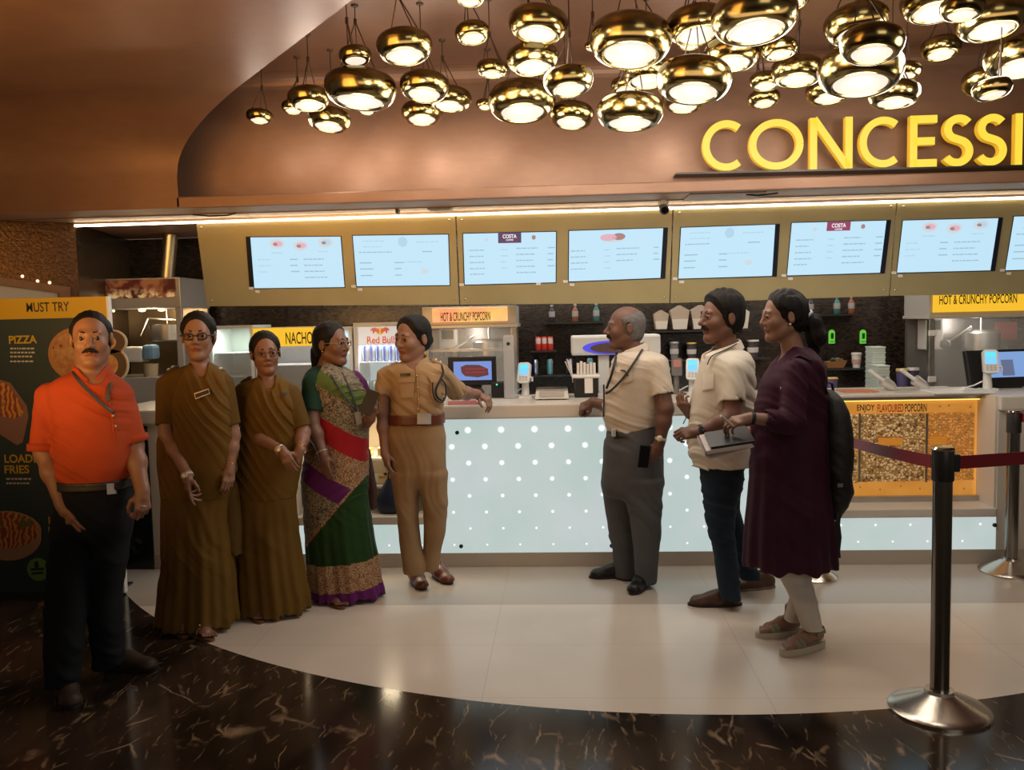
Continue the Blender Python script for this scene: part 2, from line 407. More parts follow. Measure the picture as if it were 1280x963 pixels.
box('worktop', (xB, YC+0.02, zu+0.02), (xC, YK, zt), WHT, ctr, 0.012)
def front(a, b, z0, z1, dep=0.05): box('backlit_panel', (a, YC, z0), (b, YC+dep, z1), LIT, ctr)
front(xC, xD, zp, zu); front(xB, xC-0.001, zp, zl0); front(xD+0.001, xE-0.001, zp, zat(1150, 647))
box('plinth', (xA, YC-0.004, 0), (xR, YC+0.06, zp), mat('plinth_stone', (0.46, 0.40, 0.33), 0.3), ctr)
box('ledge', (xB, YC-0.012, zl0), (xC-0.002, YK-0.05, zl1), WHT, ctr, 0.008)
box('ledge', (xD+0.002, YC-0.012, zat(1150, 647)), (xE-0.002, YK-0.05, zat(1150, 636)), WHT, ctr, 0.008)
# left end: white frame with a black marble inset
MBL = Sh('black_marble'); n_ = MBL.noise(MBL.tc.outputs['Object'], 4, 6, 1.5)
MBL.L.new(MBL.mix(MBL.rng(n_.outputs[0], 0.62, 0.66), (0.010, 0.012, 0.012), (0.05, 0.055, 0.05)), MBL.b.inputs['Base Color']); MBL.b.inputs['Roughness'].default_value = 0.2
xa2 = xat(188, 600); xa3 = xat(206, 600)
box('end_panel', (xA, YC, 0.02), (xB-0.002, YC+0.10, zu), WHT, ctr, 0.004)
box('marble_inset', (xA-0.02, YC-0.012, 0.0), (xa2, YC+0.02, zat(165, 533)), _M['black_marble'], ctr, 0.003)
box('backlit_panel', (xa3, YC-0.003, zp), (xB-0.004, YC+0.02, zu-0.02), LIT, ctr)
# right end, with the inner cheek beside the popcorn case
box('end_panel', (xE, YC, 0.02), (xR, YC+0.10, zu), WHT, ctr, 0.004)
box('cheek', (xE-0.014, YC+0.005, 0.1), (xE, YK, zt-0.004), WHT, ctr)
box('cheek', (xC, YC+0.055, 0.1), (xC+0.014, YK, zu), WHT, ctr)
box('cheek', (xB-0.016, YC+0.101, 0.1), (xB-0.003, YK, zu), WHT, ctr)
box('back_panel', (xB, YK-0.04, 0.0), (xC, YK-0.02, zu+0.02), mat('niche_back', (0.55, 0.45, 0.33), 0.5), ctr)
box('back_panel', (xD, YK-0.04, 0.0), (xE-0.015, YK-0.02, zt-0.09), WHT, ctr)
bolt = mat('black_cap', (0.01, 0.01, 0.01), 0.5)
for (bx, by) in ((571.5, 541), (576.5, 683), (764.5, 682.5), (774, 538), (1243, 656.5), (957, 680)):
    p = at(bx, by, YC)
    MB().lathe([(0.001, 0.012), (0.010, 0.012), (0.013, 0.008), (0.013, 0.0)], (p.x, p.y, p.z), 16, axis='Y').build('panel_bolt', bolt, ctr, autos=30)
l = bpy.data.lights.new('niche_light', 'AREA'); l.shape = 'RECTANGLE'; l.size = xC-xB-0.1; l.size_y = 0.05; l.energy = 7; l.color = (1, 0.82, 0.55)
o = bpy.data.objects.new('niche_light', l); COL.objects.link(o); o.location = ((xB+xC)/2, YC+0.25, zu-0.02)
# ---- cake shelves in the left niche
cs = thing('cake_shelf', 'glass pastry shelves in the lit niche left of the dotted panel', 'shelf', ((xB+xC)/2, YC+0.3, zl1))
shz = [zat(480, 613), zat(480, 577)]
for zz in shz: box('glass_shelf', (xB+0.03, YC+0.13, zz-0.012), (xC-0.03, YK-0.06, zz), mat('frosted_glass', (0.75, 0.78, 0.74), 0.15, alpha=0.6), cs)
for xx in (xB+0.04, (xB+xC)/2, xC-0.04):
    MB().tube([(xx, YK-0.10, zl1), (xx, YK-0.10, zu+0.015)], 0.009).build('support_rod', STL, cs)
cakeM = [mat('sponge_cake', (0.62, 0.36, 0.10), 0.7, bump=0.3), mat('cream_cake', (0.75, 0.60, 0.38), 0.6), mat('chocolate_cake', (0.16, 0.06, 0.03), 0.5)]
pos_txt = {0: 'lower', 1: 'upper'}
for r_, zz in enumerate(shz + [zl1]):
    for k in range(6):
        xx = xB+0.10+k*(xC-xB-0.2)/5; yy = YC+0.22
        if r_ == 2 and k > 3: continue
        g = MB()
        w = 0.05
        g.prism([(-w, 0), (w, 0), (w, 0.028), (-w, 0.034)], Vector((xx, yy, zz+0.004)), XV, ZV, -0.09, 0)
        g.prism([(-w, 0.034), (w, 0.028), (w, 0.044), (-w, 0.05)], Vector((xx, yy, zz+0.004)), XV, ZV, -0.09, 1)
        g.ball((xx-0.01, yy+0.045, zz+0.058), 0.013, 2)
        g.box((xx-0.06, yy-0.008, zz), (xx+0.06, yy+0.1, zz+0.004), 1)
        c_ = g.build('cake_slice', [cakeM[(k+r_) % 2], cakeM[1-(k+r_) % 2], cakeM[2]])
        shelf_ = ('lower glass shelf', 'upper glass shelf', 'stone ledge')[r_]
        tag(c_, 'cake slice on the %s of the niche, %s from the left' % (shelf_, ('first', 'second', 'third', 'fourth', 'fifth', 'sixth')[k]), 'cake', 'cake slices in the niche')
# ---- shopping bag on the ledge
bp = at(490, 643, YC+0.12)
g = MB(); n = 22
for i, (zz, rx, ry) in enumerate(((0, 0.075, 0.05), (0.03, 0.10, 0.065), (0.09, 0.098, 0.06), (0.15, 0.075, 0.045), (0.195, 0.045, 0.028), (0.225, 0.03, 0.018))):
    for k in range(n):
        a = 2*math.pi*k/n; w = 1+0.06*math.sin(5*a+i)
        g.v.append(Vector((bp.x+rx*w*math.cos(a), bp.y+ry*w*math.sin(a), zl1+zz)))
    if i: g.f += [[(i-1)*n+k, (i-1)*n+(k+1) % n, i*n+(k+1) % n, i*n+k] for k in range(n)]
g.f.append(list(range(n))[::-1]); g.mi = [0]*len(g.f)
bag = thing('carry_bag', 'dark blue carry bag standing on the ledge behind the khaki uniform', 'bag', (bp.x, bp.y, zl1))
g.build('bag_body', mat('blue_bag', (0.012, 0.022, 0.05), 0.45, bump=0.5, bscale=18), bag, True)
MB().tube([(bp.x-0.02, bp.y, zl1+0.215), (bp.x-0.012, bp.y, zl1+0.27), (bp.x+0.015, bp.y, zl1+0.275), (bp.x+0.02, bp.y, zl1+0.215)], 0.006).build('bag_handle', _M['blue_bag'], bag)
# ================================================================ POPCORN DISPLAY CASE
YP = 5.70
pc = thing('popcorn_display_case', 'orange backlit flavoured popcorn case set into the counter beside the barrier', 'display case', ((xD+xE)/2, YP, zl1))
fx0, fx1 = 990, 1240
x0, x1 = xat(fx0, 560, YP), xat(fx1, 560, YP)
z1_, z0_ = zat(1140, 496, YP), zat(1140, 623, YP)
zled = zat(1150, 636)
g = MB(); t = 0.022
g.box((x0, YP, zled), (x1, YP+0.05, z0_+0.012)); g.box((x0, YP, z1_-0.02), (x1, YP+0.05, z1_)); g.box((x0, YP, z0_), (x0+t, YP+0.05, z1_)); g.box((x1-t, YP, z0_), (x1, YP+0.05, z1_))
g.build('frame', STL, pc)
box('top_slab', (x0, YP-0.02, z1_), (xE-0.016, YK, z1_+0.022), WHT, pc, 0.006)
s = Sh('orange_backlit'); P = s.tc.outputs['Object']; x, y, z = s.xyz(P)
nn = s.noise(P, 5, 3)
edge = s.math('MAXIMUM', s.rng(x, x1-0.11, x1-0.03, 0, 1), s.rng(z, z1_-0.06, z1_-0.02, 0, 0.6))
ec = s.mix(s.rng(nn.outputs[0], 0.3, 0.7), (0.50, 0.20, 0.025), (0.62, 0.27, 0.05))
s.L.new(ec, s.b.inputs['Emission Color']); s.L.new(s.rng(edge, 0, 1, 0.75, 1.5), s.b.inputs['Emission Strength'])
s.b.inputs['Base Color'].default_value = (0.25, 0.1, 0.02, 1); s.b.inputs['Roughness'].default_value = 0.25
box('backlit_panel', (x0+t, YP+0.042, z0_+0.01), (x1-t, YP+0.062, z1_-0.02), _M['orange_backlit'], pc)
MB().tube([(x1-t-0.006, YP+0.016, z0_+0.03), (x1-t-0.006, YP+0.016, z1_-0.03)], 0.006).build('edge_light', emis('amber_led', (1.0, 0.62, 0.12), 5.0), pc)
MB().tube([(x0+t, YP+0.016, z1_-0.024), (x1-t, YP+0.016, z1_-0.024)], 0.004).build('edge_light', emis('amber_led_dim', (1.0, 0.55, 0.10), 2.0), pc)
PFR = YP+0.012
def ptext(name, body, px, py, hpx, wpx, Y, m, parent, depth=0.002, bold=0.0):
    O = at(px, py, Y); k = (at(px, py-hpx, Y)-O).length; w = (at(px+wpx, py, Y)-O).length
    return text(name, body, O, XV, ZV, k, m, parent, w, depth, bold=bold)
RED_E = mat('red_lettering', (0.45, 0.02, 0.008), 0.6)
ptext('lettering', 'ENJOY', 1071, 516, 10, 22, PFR, INK, pc, 0.004, 0.015)
ptext('lettering', 'FLAVOURED', 1096.5, 515.6, 10, 32.5, PFR, RED_E, pc, 0.004, 0.015)
ptext('lettering', 'POPCORN', 1131, 515, 10, 27, PFR, INK, pc, 0.004, 0.015)
# popcorn heaped behind three glass fronts
def kernels(name, px0, py0, px1, py1, mats, count, lean):
    rr = random.Random(count)
    a0, a1 = xat(px0, 560, PFR), xat(px1, 560, PFR); c0, c1 = zat(1120, py1, PFR), zat(1120, py0, PFR)
    nx = int((a1-a0)/0.017); nz = int((c1-c0)/0.017)
    g = MB()
    oct_ = [(1,0,0),(-1,0,0),(0,1,0),(0,-1,0),(0,0,1),(0,0,-1)]
    of = [[0,2,4],[2,1,4],[1,3,4],[3,0,4],[2,0,5],[1,2,5],[3,1,5],[0,3,5]]
    for i in range(nx):
        for j in range(nz):
            cx = a0+(i+0.5)*(a1-a0)/nx+rr.uniform(-.006, .006); cz = c0+(j+0.5)*(c1-c0)/nz+rr.uniform(-.006, .006)
            r = rr.uniform(0.006, 0.0125); e = Matrix.Rotation(rr.uniform(0, 6), 3, Vector((rr.random(), rr.random(), rr.random()+.1)).normalized())
            g.add([Vector((cx, PFR+0.010+rr.uniform(0, 0.008), cz))+e @ (Vector(q)*r*rr.uniform(.8, 1.2)) for q in oct_], of, 0 if rr.random() < lean else (1 if rr.random() < 0.6 else 2))
    g.box((a0, PFR+0.018, c0), (a1, PFR+0.02, c1), 1)
    o = g.build(name, mats, pc); o['kind'] = 'stuff'
    return o
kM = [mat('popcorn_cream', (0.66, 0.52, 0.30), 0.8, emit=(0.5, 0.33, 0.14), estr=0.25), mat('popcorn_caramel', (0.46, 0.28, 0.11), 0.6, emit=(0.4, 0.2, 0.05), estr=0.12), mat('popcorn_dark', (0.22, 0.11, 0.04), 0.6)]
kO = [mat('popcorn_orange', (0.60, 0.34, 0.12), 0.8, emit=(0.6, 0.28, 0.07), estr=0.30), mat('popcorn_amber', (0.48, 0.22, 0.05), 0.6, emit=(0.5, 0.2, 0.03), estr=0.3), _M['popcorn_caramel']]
kernels('popcorn_fill', 1000, 518.5, 1073, 604, kM, 11, 0.66)
kernels('popcorn_fill', 1076, 517.5, 1157, 602.5, kM, 12, 0.62)
kernels('popcorn_fill', 1161, 517, 1219, 602, kO, 13, 0.5)
for px in (1074.5, 1158.5): pbox('divider', px-1.2, 517, px+1.2, 603, PFR-0.004, 0.01, STL, pc)
for (a, b_, c_, d_) in ((1098, 548, 1128, 557), (1163, 546, 1184, 556), (1060, 560, 1069, 570)):
    pbox('price_card', a, b_, c_, d_, PFR-0.006, 0.006, mat('orange_card', (0.60, 0.24, 0.03), 0.5, emit=(0.6, 0.22, 0.02), estr=0.3), pc)
for (a, b_) in ((1175, 508), (1186, 507), (1213, 509), (1060, 612), (1075, 609), (1100, 612), (1126, 608), (1150, 611), (1180, 609), (1205, 611)):
    p = at(a, b_, PFR); MB().ball(p, (0.006, 0.003, 0.007)).build('printed_kernel', _M['popcorn_caramel'], pc)
for k, (px, py) in enumerate(((1100, 491), (1140, 489))):
    p = at(px, py, YP+0.22); p.z = z1_+0.022
    sc = thing('popcorn_scoop', ('steel popcorn scoop leaning on the popcorn case, left of the pair', 'steel popcorn scoop leaning on the popcorn case, right of the pair')[k], 'scoop', p, 'popcorn scoops')
    bas = Vector((p.x-0.02, p.y, p.z)); dirv = Vector((-0.80, 0, 0.60))
    g = MB()
    g.tube([bas+Vector((0.115, 0, 0.012))+dirv*t_ for t_ in (0, .03, .10)], [0.022, 0.034, 0.036], 14)
    g.build('bowl', mat('pale_steel', (0.72, 0.70, 0.66), 0.3, 0.6), sc, autos=40)
    MB().tube([bas+Vector((0.115, 0, 0.012))+dirv*t_ for t_ in (.095, .21)], 0.013).build('handle', WPL, sc, autos=40)
# ================================================================ BACK COUNTER
YW = 7.00
bc_ = thing('back_counter', 'dark work counter along the mosaic wall behind the staff', 'counter', (0, YW, 0))
bx0, bx1 = max(cl.x, c2.x)+0.03, 5.2
box('worktop', (bx0, YW, 0.91), (bx1, YB-0.005, 0.95), STL, bc_, 0.006)
box('base_cabinet', (bx0+0.02, YW+0.04, 0.0), (bx1, YB-0.01, 0.91), DRK, bc_)
# ================================================================ GOLD MENU PANELS AND SCREENS
zm0 = zat(560, 381, 6.60); pM0 = Vector((0, 6.40, ZS-0.03)); mU = Vector((0, 6.60, zm0))-pM0; mU = -mU.normalized()
mN = XV.cross(mU).normalized()          # faces the lobby
if mN.y > 0: mN = -mN
def mp(px, py, off=0.0): return on_plane(px, py, pM0+mN*off, mN)
def mslab(name, quad, off, th, m, parent):
    q = [mp(*p, off) for p in quad]
    v = q+[p-mN*th for p in q]
    return obj(name, v, [[0, 1, 2, 3], [7, 6, 5, 4], [0, 4, 5, 1], [1, 5, 6, 2], [2, 6, 7, 3], [3, 7, 4, 0]], m, parent)
seams = [((244, 276.5), (258, 383)), ((569.5, 267), (574.5, 381)), ((841.5, 258), (837.5, 379)), ((1121.5, 250), (1112, 370)), ((1400, 242), (1384, 366))]
plab = ['gold metal fascia panel at the left end holding the two leftmost menu screens', 'gold metal fascia panel above the crunchy popcorn machine, second of four',
        'gold metal fascia panel below the camera on its right, third of four', 'gold metal fascia panel above the right popcorn machine, cut by the frame']
for i in range(4):
    (a, b_), (c_, d_) = seams[i], seams[i+1]
    e = 0.9
    quad = [(a[0]+e, a[1]), (b_[0]+e, b_[1]), (d_[0]-e, d_[1]), (c_[0]-e, c_[1])]
    r_ = thing('fascia_panel', plab[i], 'panel', mp((b_[0]+d_[0])/2, (b_[1]+d_[1])/2), 'gold menu panels')
    mslab('panel_sheet', quad, 0, 0.02, GOLD, r_)
    for (qx, qy) in ((quad[0][0]+7, quad[0][1]+8), (quad[3][0]-7, quad[3][1]+8), (quad[1][0]+6, quad[1][1]-7), (quad[2][0]-6, quad[2][1]-7)):
        p = mp(qx, qy); MB().ball(p+mN*0.002, (0.008, 0.005, 0.008), n=8).build('screw', CHR, r_, True)
SCRB = emis('screen_blue_white', (0.54, 0.80, 0.96), 0.90)
SCRT = emis('screen_text_grey', (0.34, 0.52, 0.64), 0.9)
SCRF = emis('screen_text_faint', (0.42, 0.64, 0.78), 0.95)
LOGO_D = emis('screen_logo_plum', (0.10, 0.05, 0.12), 0.9)
LOGO_R = emis('screen_logo_wine', (0.30, 0.05, 0.12), 0.9)
LTXT = emis('screen_logo_white', (0.95, 0.9, 0.95), 1.0)
FOODP = emis('screen_food_pink', (0.72, 0.42, 0.50), 0.95); FOODB = emis('screen_food_brown', (0.40, 0.22, 0.20), 0.9); PLATE = emis('screen_plate', (0.60, 0.66, 0.72), 0.95)
BEZ = mat('screen_bezel', (0.01, 0.015, 0.03), 0.3)
LBL = mat('white_sticker', (0.75, 0.75, 0.72), 0.5)
scr = [ # quad tl, tr, br, bl ; kind
 ((313, 297), (425.5, 296), (430.5, 359), (318, 360.5), 'food'),
 ((441, 295), (560, 293.5), (562, 356.5), (446, 358), 'text'),
 ((579, 292.5), (695, 290), (694.5, 353), (581, 356), 'logo'),
 ((711.5, 289), (829, 285.5), (825.5, 347.5), (711, 352), 'dish'),
 ((851.5, 285), (969, 281), (965, 345), (848, 348.5), 'text2'),
 ((990, 279), (1108, 276), (1100, 341), (984, 344.5), 'logo2'),
 ((1129, 276), (1248, 273), (1238, 338), (1121.5, 341), 'food2'),
 ((1268, 271), (1392, 268), (1380, 334), (1257, 338), 'text3')]
slab_ = ['menu screen at the far left with three food plates along its top', 'pale menu screen between the plate screen and the plum logo screen',
         'menu screen with a dark plum coffee logo tab at top', 'menu screen with one brown food picture at its top centre',
         'pale menu screen just right of the ceiling camera, faint text', 'menu screen with a wine red coffee logo tab at top',
         'menu screen with three food plates above the right popcorn machine', 'menu screen cut off by the right edge of the frame']
for i, (tl, tr, brr, bl, kind) in enumerate(scr):
    r_ = thing('menu_screen', slab_[i], 'screen', mp(*bl, 0.004), 'menu screens')
    sh = 5 if tl[0] < 640 else 0; sr = 5 if tr[0] > 1000 or i in (3, 4) else 0
    if i not in (0,): sh = 0
    mslab('bezel', [(tl[0]-1-sh, tl[1]-1), (bl[0]-1-sh, bl[1]+1), (brr[0]+1+sr, brr[1]+1), (tr[0]+1+sr, tr[1]-1)], 0.006, 0.006, BEZ, r_)
    mslab('display', [tl, bl, brr, tr], 0.009, 0.003, SCRB, r_)
    def uv(u, v):
        a = (tl[0]+(tr[0]-tl[0])*u, tl[1]+(tr[1]-tl[1])*u); b = (bl[0]+(brr[0]-bl[0])*u, bl[1]+(brr[1]-bl[1])*u)
        return (a[0]+(b[0]-a[0])*v, a[1]+(b[1]-a[1])*v)
    def patch(name, u0, v0, u1, v1, m, off=0.0105): return mslab(name, [uv(u0, v0), uv(u0, v1), uv(u1, v1), uv(u1, v0)], off, 0.001, m, r_)
    def disc(name, u, v, ru, rv, m, off=0.0105):
        pts = [mp(*uv(u+ru*math.cos(t_), v+rv*math.sin(t_)), off) for t_ in [2*math.pi*k/24 for k in range(24)]]
        return obj(name, pts, [list(range(24))[::-1]], m, r_)
    rr = random.Random(i+3)
    def lines(name, u0, u1, vs, m, w=0.011):
      one = (u1-u0) < 0.16
      for v_ in vs:
        g = MB()
        if True:
            u = u0; end = u1-rr.uniform(0, 0.3)*(u1-u0)
            while u < end-0.012:
                du = (end-u) if one else min(rr.uniform(0.018, 0.055), end-u)
                q = [mp(*p, 0.0105) for p in (uv(u, v_-w), uv(u, v_+w), uv(u+du, v_+w), uv(u+du, v_-w))]
                g.add(q, [[0, 1, 2, 3]]); u += du+0.008
        g.build(name, m, r_)
    if kind in ('food', 'food2'):
        for u, v_ in ((0.29, 0.13), (0.55, 0.17), (0.83, 0.11)):
            disc('plate_picture', u, v_, 0.085, 0.10, PLATE); disc('food_picture', u+0.005, v_, 0.055, 0.055, FOODP if u < 0.8 else SCRF, 0.0115); disc('food_picture', u-0.02, v_+0.01, 0.025, 0.03, FOODB, 0.0125)
        lines('lettering', 0.06, 0.22, (0.44, 0.56, 0.68), SCRF); lines('lettering', 0.42, 0.52, (0.44, 0.56, 0.68), SCRT); lines('lettering', 0.57, 0.86, (0.44, 0.56, 0.68, 0.80), SCRT)
        lines('lettering', 0.22, 0.36, (0.31,), SCRF); lines('lettering', 0.74, 0.9, (0.29,), SCRF)
    elif kind.startswith('text'):
        disc('food_picture', 0.52, 0.13, 0.05, 0.10, SCRF); disc('food_picture', 0.74, 0.72, 0.04, 0.05, PLATE)
        lines('lettering', 0.1, 0.36, (0.11, 0.22), SCRF); lines('lettering', 0.66, 0.9, (0.14,), SCRF)
        lines('lettering', 0.05, 0.42, (0.33,), SCRT); lines('lettering', 0.05, 0.2, (0.54, 0.66, 0.79), SCRT); lines('lettering', 0.42, 0.52, (0.54, 0.66, 0.79), SCRT)
        lines('lettering', 0.52, 0.75, (0.53,), SCRF); lines('lettering', 0.72, 0.86, (0.33,), SCRT)
    elif kind.startswith('logo'):
        patch('logo_tab', 0.375, 0.0, 0.625, 0.20 if kind == 'logo' else 0.17, LOGO_D if kind == 'logo' else LOGO_R)
        for tx_, v_, h_, w_ in (('COSTA', 0.105, 0.055, 0.15), ('COFFEE', 0.155, 0.022, 0.08)):
            O = mp(*uv(0.5-w_/2, v_), 0.011); U_ = (mp(*uv(0.5+w_/2, v_), 0.011)-O); H_ = (mp(*uv(0.5-w_/2, v_-h_*1.4), 0.011)-O)
            text('logo_lettering', tx_, O, U_.normalized(), (H_-U_.normalized()*H_.dot(U_.normalized())).normalized(), H_.length, LTXT, r_, U_.length, 0.002, bold=0.02)
        disc('cup_picture', 0.76, 0.10, 0.022, 0.045, FOODB); disc('cup_picture', 0.25, 0.13, 0.022, 0.04, PLATE)
        lines('lettering', 0.06, 0.26, (0.33, 0.45, 0.57, 0.69, 0.80), SCRT); lines('lettering', 0.40, 0.48, (0.33, 0.45, 0.57, 0.69), SCRF)
        lines('lettering', 0.57, 0.82, (0.31, 0.43, 0.55, 0.67, 0.79), SCRT); lines('lettering', 0.91, 0.99, (0.31, 0.43, 0.55, 0.67), SCRT)
    else:
        disc('food_picture', 0.42, 0.15, 0.09, 0.07, FOODP); disc('food_picture', 0.53, 0.14, 0.07, 0.07, FOODB); disc('food_picture', 0.47, 0.19, 0.12, 0.06, PLATE, 0.0102)
        lines('lettering', 0.02, 0.22, (0.40, 0.52, 0.64, 0.76), SCRT); lines('lettering', 0.38, 0.46, (0.40, 0.52, 0.64, 0.76), SCRF)
        lines('lettering', 0.51, 0.76, (0.38, 0.50, 0.62), SCRT); lines('lettering', 0.91, 0.98, (0.38, 0.50, 0.62), SCRT)
    for (dx, dy, w_) in ((-4, 0, 6), (4, 4, 6)):
        q = (bl[0]+dx, bl[1]+dy)
        if i == 2 and dx > 0: q = (bl[0]+92, bl[1]-1)
        mslab('sticker', [(q[0]-w_/2, q[1]-1.6), (q[0]-w_/2, q[1]+1.8), (q[0]+w_/2, q[1]+1.8), (q[0]+w_/2, q[1]-1.6)], 0.0125, 0.001, LBL, r_)
# ================================================================ SOFFIT DETAILS
cp = at(829, 262, 6.15); cm = thing('security_camera', 'small black dome camera hanging under the soffit between the screens', 'camera', (cp.x, cp.y, ZS))
MB().lathe([(0.001, 0.005), (0.036, 0.005), (0.036, -0.02), (0.026, -0.026), (0.0, -0.026)], (cp.x, cp.y, ZS), 20).build('mount', WPL, cm, autos=40)
MB().tube([(cp.x, cp.y+0.03, ZS-0.045), (cp.x+0.004, cp.y-0.045, ZS-0.066)], [0.030, 0.034], 18).build('camera_body', mat('grey_camera', (0.09, 0.085, 0.08), 0.35), cm, autos=40)
MB().tube([(cp.x+0.004, cp.y-0.044, ZS-0.0655), (cp.x+0.0045, cp.y-0.052, ZS-0.068)], 0.024, 16).build('lens', mat('lens_glass', (0.004, 0.004, 0.006), 0.05), cm)
vp = at(550, 261, 6.2); vt = thing('soffit_vent', 'small slotted air vent in the soffit above the second menu screen', 'vent', (vp.x, vp.y, ZS))
box('vent_frame', (vp.x-0.085, vp.y-0.06, ZS-0.006), (vp.x+0.085, vp.y+0.07, ZS+0.003), mat('vent_grey', (0.20, 0.17, 0.14), 0.5), vt, 0.002)
g = MB()
for k in range(9): g.box((vp.x-0.074+k*0.017, vp.y-0.05, ZS-0.009), (vp.x-0.066+k*0.017, vp.y+0.06, ZS-0.0055))
g.build('slot', BLK, vt)
hp = at(910, 250, 6.0); ht = thing('access_hatch', 'flush access hatch in the soffit right of the ceiling camera', 'hatch', (hp.x, hp.y, ZS))
box('hatch_door', (hp.x-0.28, hp.y-0.16, ZS-0.004), (hp.x+0.22, hp.y+0.16, ZS+0.004), mat('hatch_paint', (0.36, 0.25, 0.19), 0.5), ht, 0.002)
MB().tube([(hp.x+0.1, hp.y-0.1, ZS-0.004), (hp.x+0.16, hp.y-0.13, ZS-0.016), (hp.x+0.22, hp.y-0.1, ZS-0.010), (hp.x+0.30, hp.y-0.14, ZS-0.006)], 0.006).build('loose_cable', DRK, ht)
wp = at(270, 261, 6.1)
tag(MB().tube([(wp.x-0.17, wp.y, ZS-0.001), (wp.x-0.05, wp.y, ZS-0.014), (wp.x+0.08, wp.y-0.01, ZS-0.015), (wp.x+0.15, wp.y-0.02, ZS-0.001)], 0.005).build('loose_cable', DRK), 'thin dark cable drooping from the soffit above the leftmost panel', 'cable')
sp = at(497, 259, 6.15)
tag(box('mounting_bracket', (sp.x-0.012, sp.y-0.03, ZS-0.03), (sp.x+0.012, sp.y+0.03, ZS+0.003), BLK, None, 0.003), 'small black bracket under the soffit left of the air vent', 'bracket')
# ================================================================ SHOP SIGN
YS = 5.97
def stroke(path, w):
    n = len(path); Lq, Rq = [], []
    for i, (x, y) in enumerate(path):
        a = path[max(i-1, 0)]; b = path[min(i+1, n-1)]; dx, dy = b[0]-a[0], b[1]-a[1]; l_ = math.hypot(dx, dy) or 1
        Lq.append((x-dy/l_*w/2, y+dx/l_*w/2)); Rq.append((x+dy/l_*w/2, y-dx/l_*w/2))
    return Lq, Rq
def arcp(cx, cy, rx, ry, a0, a1, n=30): return [(cx+rx*math.cos(math.radians(a0+(a1-a0)*i/n)), cy+ry*math.sin(math.radians(a0+(a1-a0)*i/n))) for i in range(n+1)]
SIGN = emis('sign_yellow_light', (1.0, 0.70, 0.045), 0.95); SIGNS = mat('sign_side_yellow', (0.60, 0.36, 0.03), 0.4, emit=(1.0, 0.55, 0.03), estr=0.35)
sg = thing('shop_sign', 'big glowing yellow letter sign mounted on the bronze fascia', 'sign', at(1080, 214, YS))
def letter(paths, px0, px1, k):
    yb = lambda p: 214.5-0.0225*(p-905); yt = lambda p: 150-0.0225*(p-905)
    O = at(px0, yb(px0), YS); Wd = at(px1, yb(px1), YS).x-O.x; H = at(px0, yt(px0), YS).z-O.z
    g = MB()
    for path, w in paths:
        Lq, Rq = stroke([(x*Wd, y*H) for x, y in path], w*H)
        n = len(Lq)
        for i in range(n-1):
            q = [Lq[i], Rq[i], Rq[i+1], Lq[i+1]]
            a = [O+XV*x+ZV*y for x, y in q]; b = [p+Vector((0, 0.05, 0)) for p in a]
            f = [[0, 1, 2, 3], [7, 6, 5, 4], [0, 3, 7, 4], [1, 5, 6, 2]]
            if i == 0: f.append([0, 4, 5, 1])
            if i == n-2: f.append([3, 2, 6, 7])
            base = len(g.v); g.v += a+b
            for j, q_ in enumerate(f): g.f.append([base+t_ for t_ in q_]); g.mi.append(0 if j == 0 else 1)
    return g.build('letter', [SIGN, SIGNS], sg)
tw = 0.140
C_ = [(arcp(0.54, 0.5, 0.47, 0.42, 52, 308), tw)]; O_ = [(arcp(0.5, 0.5, 0.44, 0.42, 0, 360, 44), tw)]
N_ = [([(0.09, 0), (0.09, 1)], tw), ([(0.10, 0.985), (0.90, 0.015)], tw), ([(0.91, 0), (0.91, 1)], tw)]
E_ = [([(0.14, 0), (0.14, 1)], tw), ([(0.14, 0.925), (1, 0.925)], 0.15), ([(0.14, 0.5), (0.92, 0.5)], 0.15), ([(0.14, 0.075), (1, 0.075)], 0.15)]
S_ = [(arcp(0.52, 0.725, 0.36, 0.20, 35, 250, 18)[:-1]+arcp(0.47, 0.29, 0.39, 0.22, 72, -150, 20), 0.15)]
I_ = [([(0.5, 0), (0.5, 1)], tw)]
for k, (L_, a, b_) in enumerate(((C_, 879, 933), (O_, 937, 1004), (N_, 1012, 1066), (C_, 1075, 1129), (E_, 1137, 1171), (S_, 1178, 1217), (S_, 1220, 1259), (I_, 1266, 1280), (O_, 1286, 1354), (N_, 1362, 1416))):
    letter(L_, a, b_, k)
a = at(845, 216, YS); b_ = at(1420, 203, YS)
obj('mounting_rail', [a+Vector((0, -0.01, -0.012)), b_+Vector((0, -0.01, -0.012)), b_+Vector((0, -0.01, 0)), a+Vector((0, -0.01, 0)), a+Vector((0, 0.15, -0.012)), b_+Vector((0, 0.15, -0.012)), b_+Vector((0, 0.15, 0)), a+Vector((0, 0.15, 0))],
    [[0, 1, 2, 3], [3, 2, 6, 7], [1, 0, 4, 5], [0, 3, 7, 4], [1, 5, 6, 2]], DRK, sg)
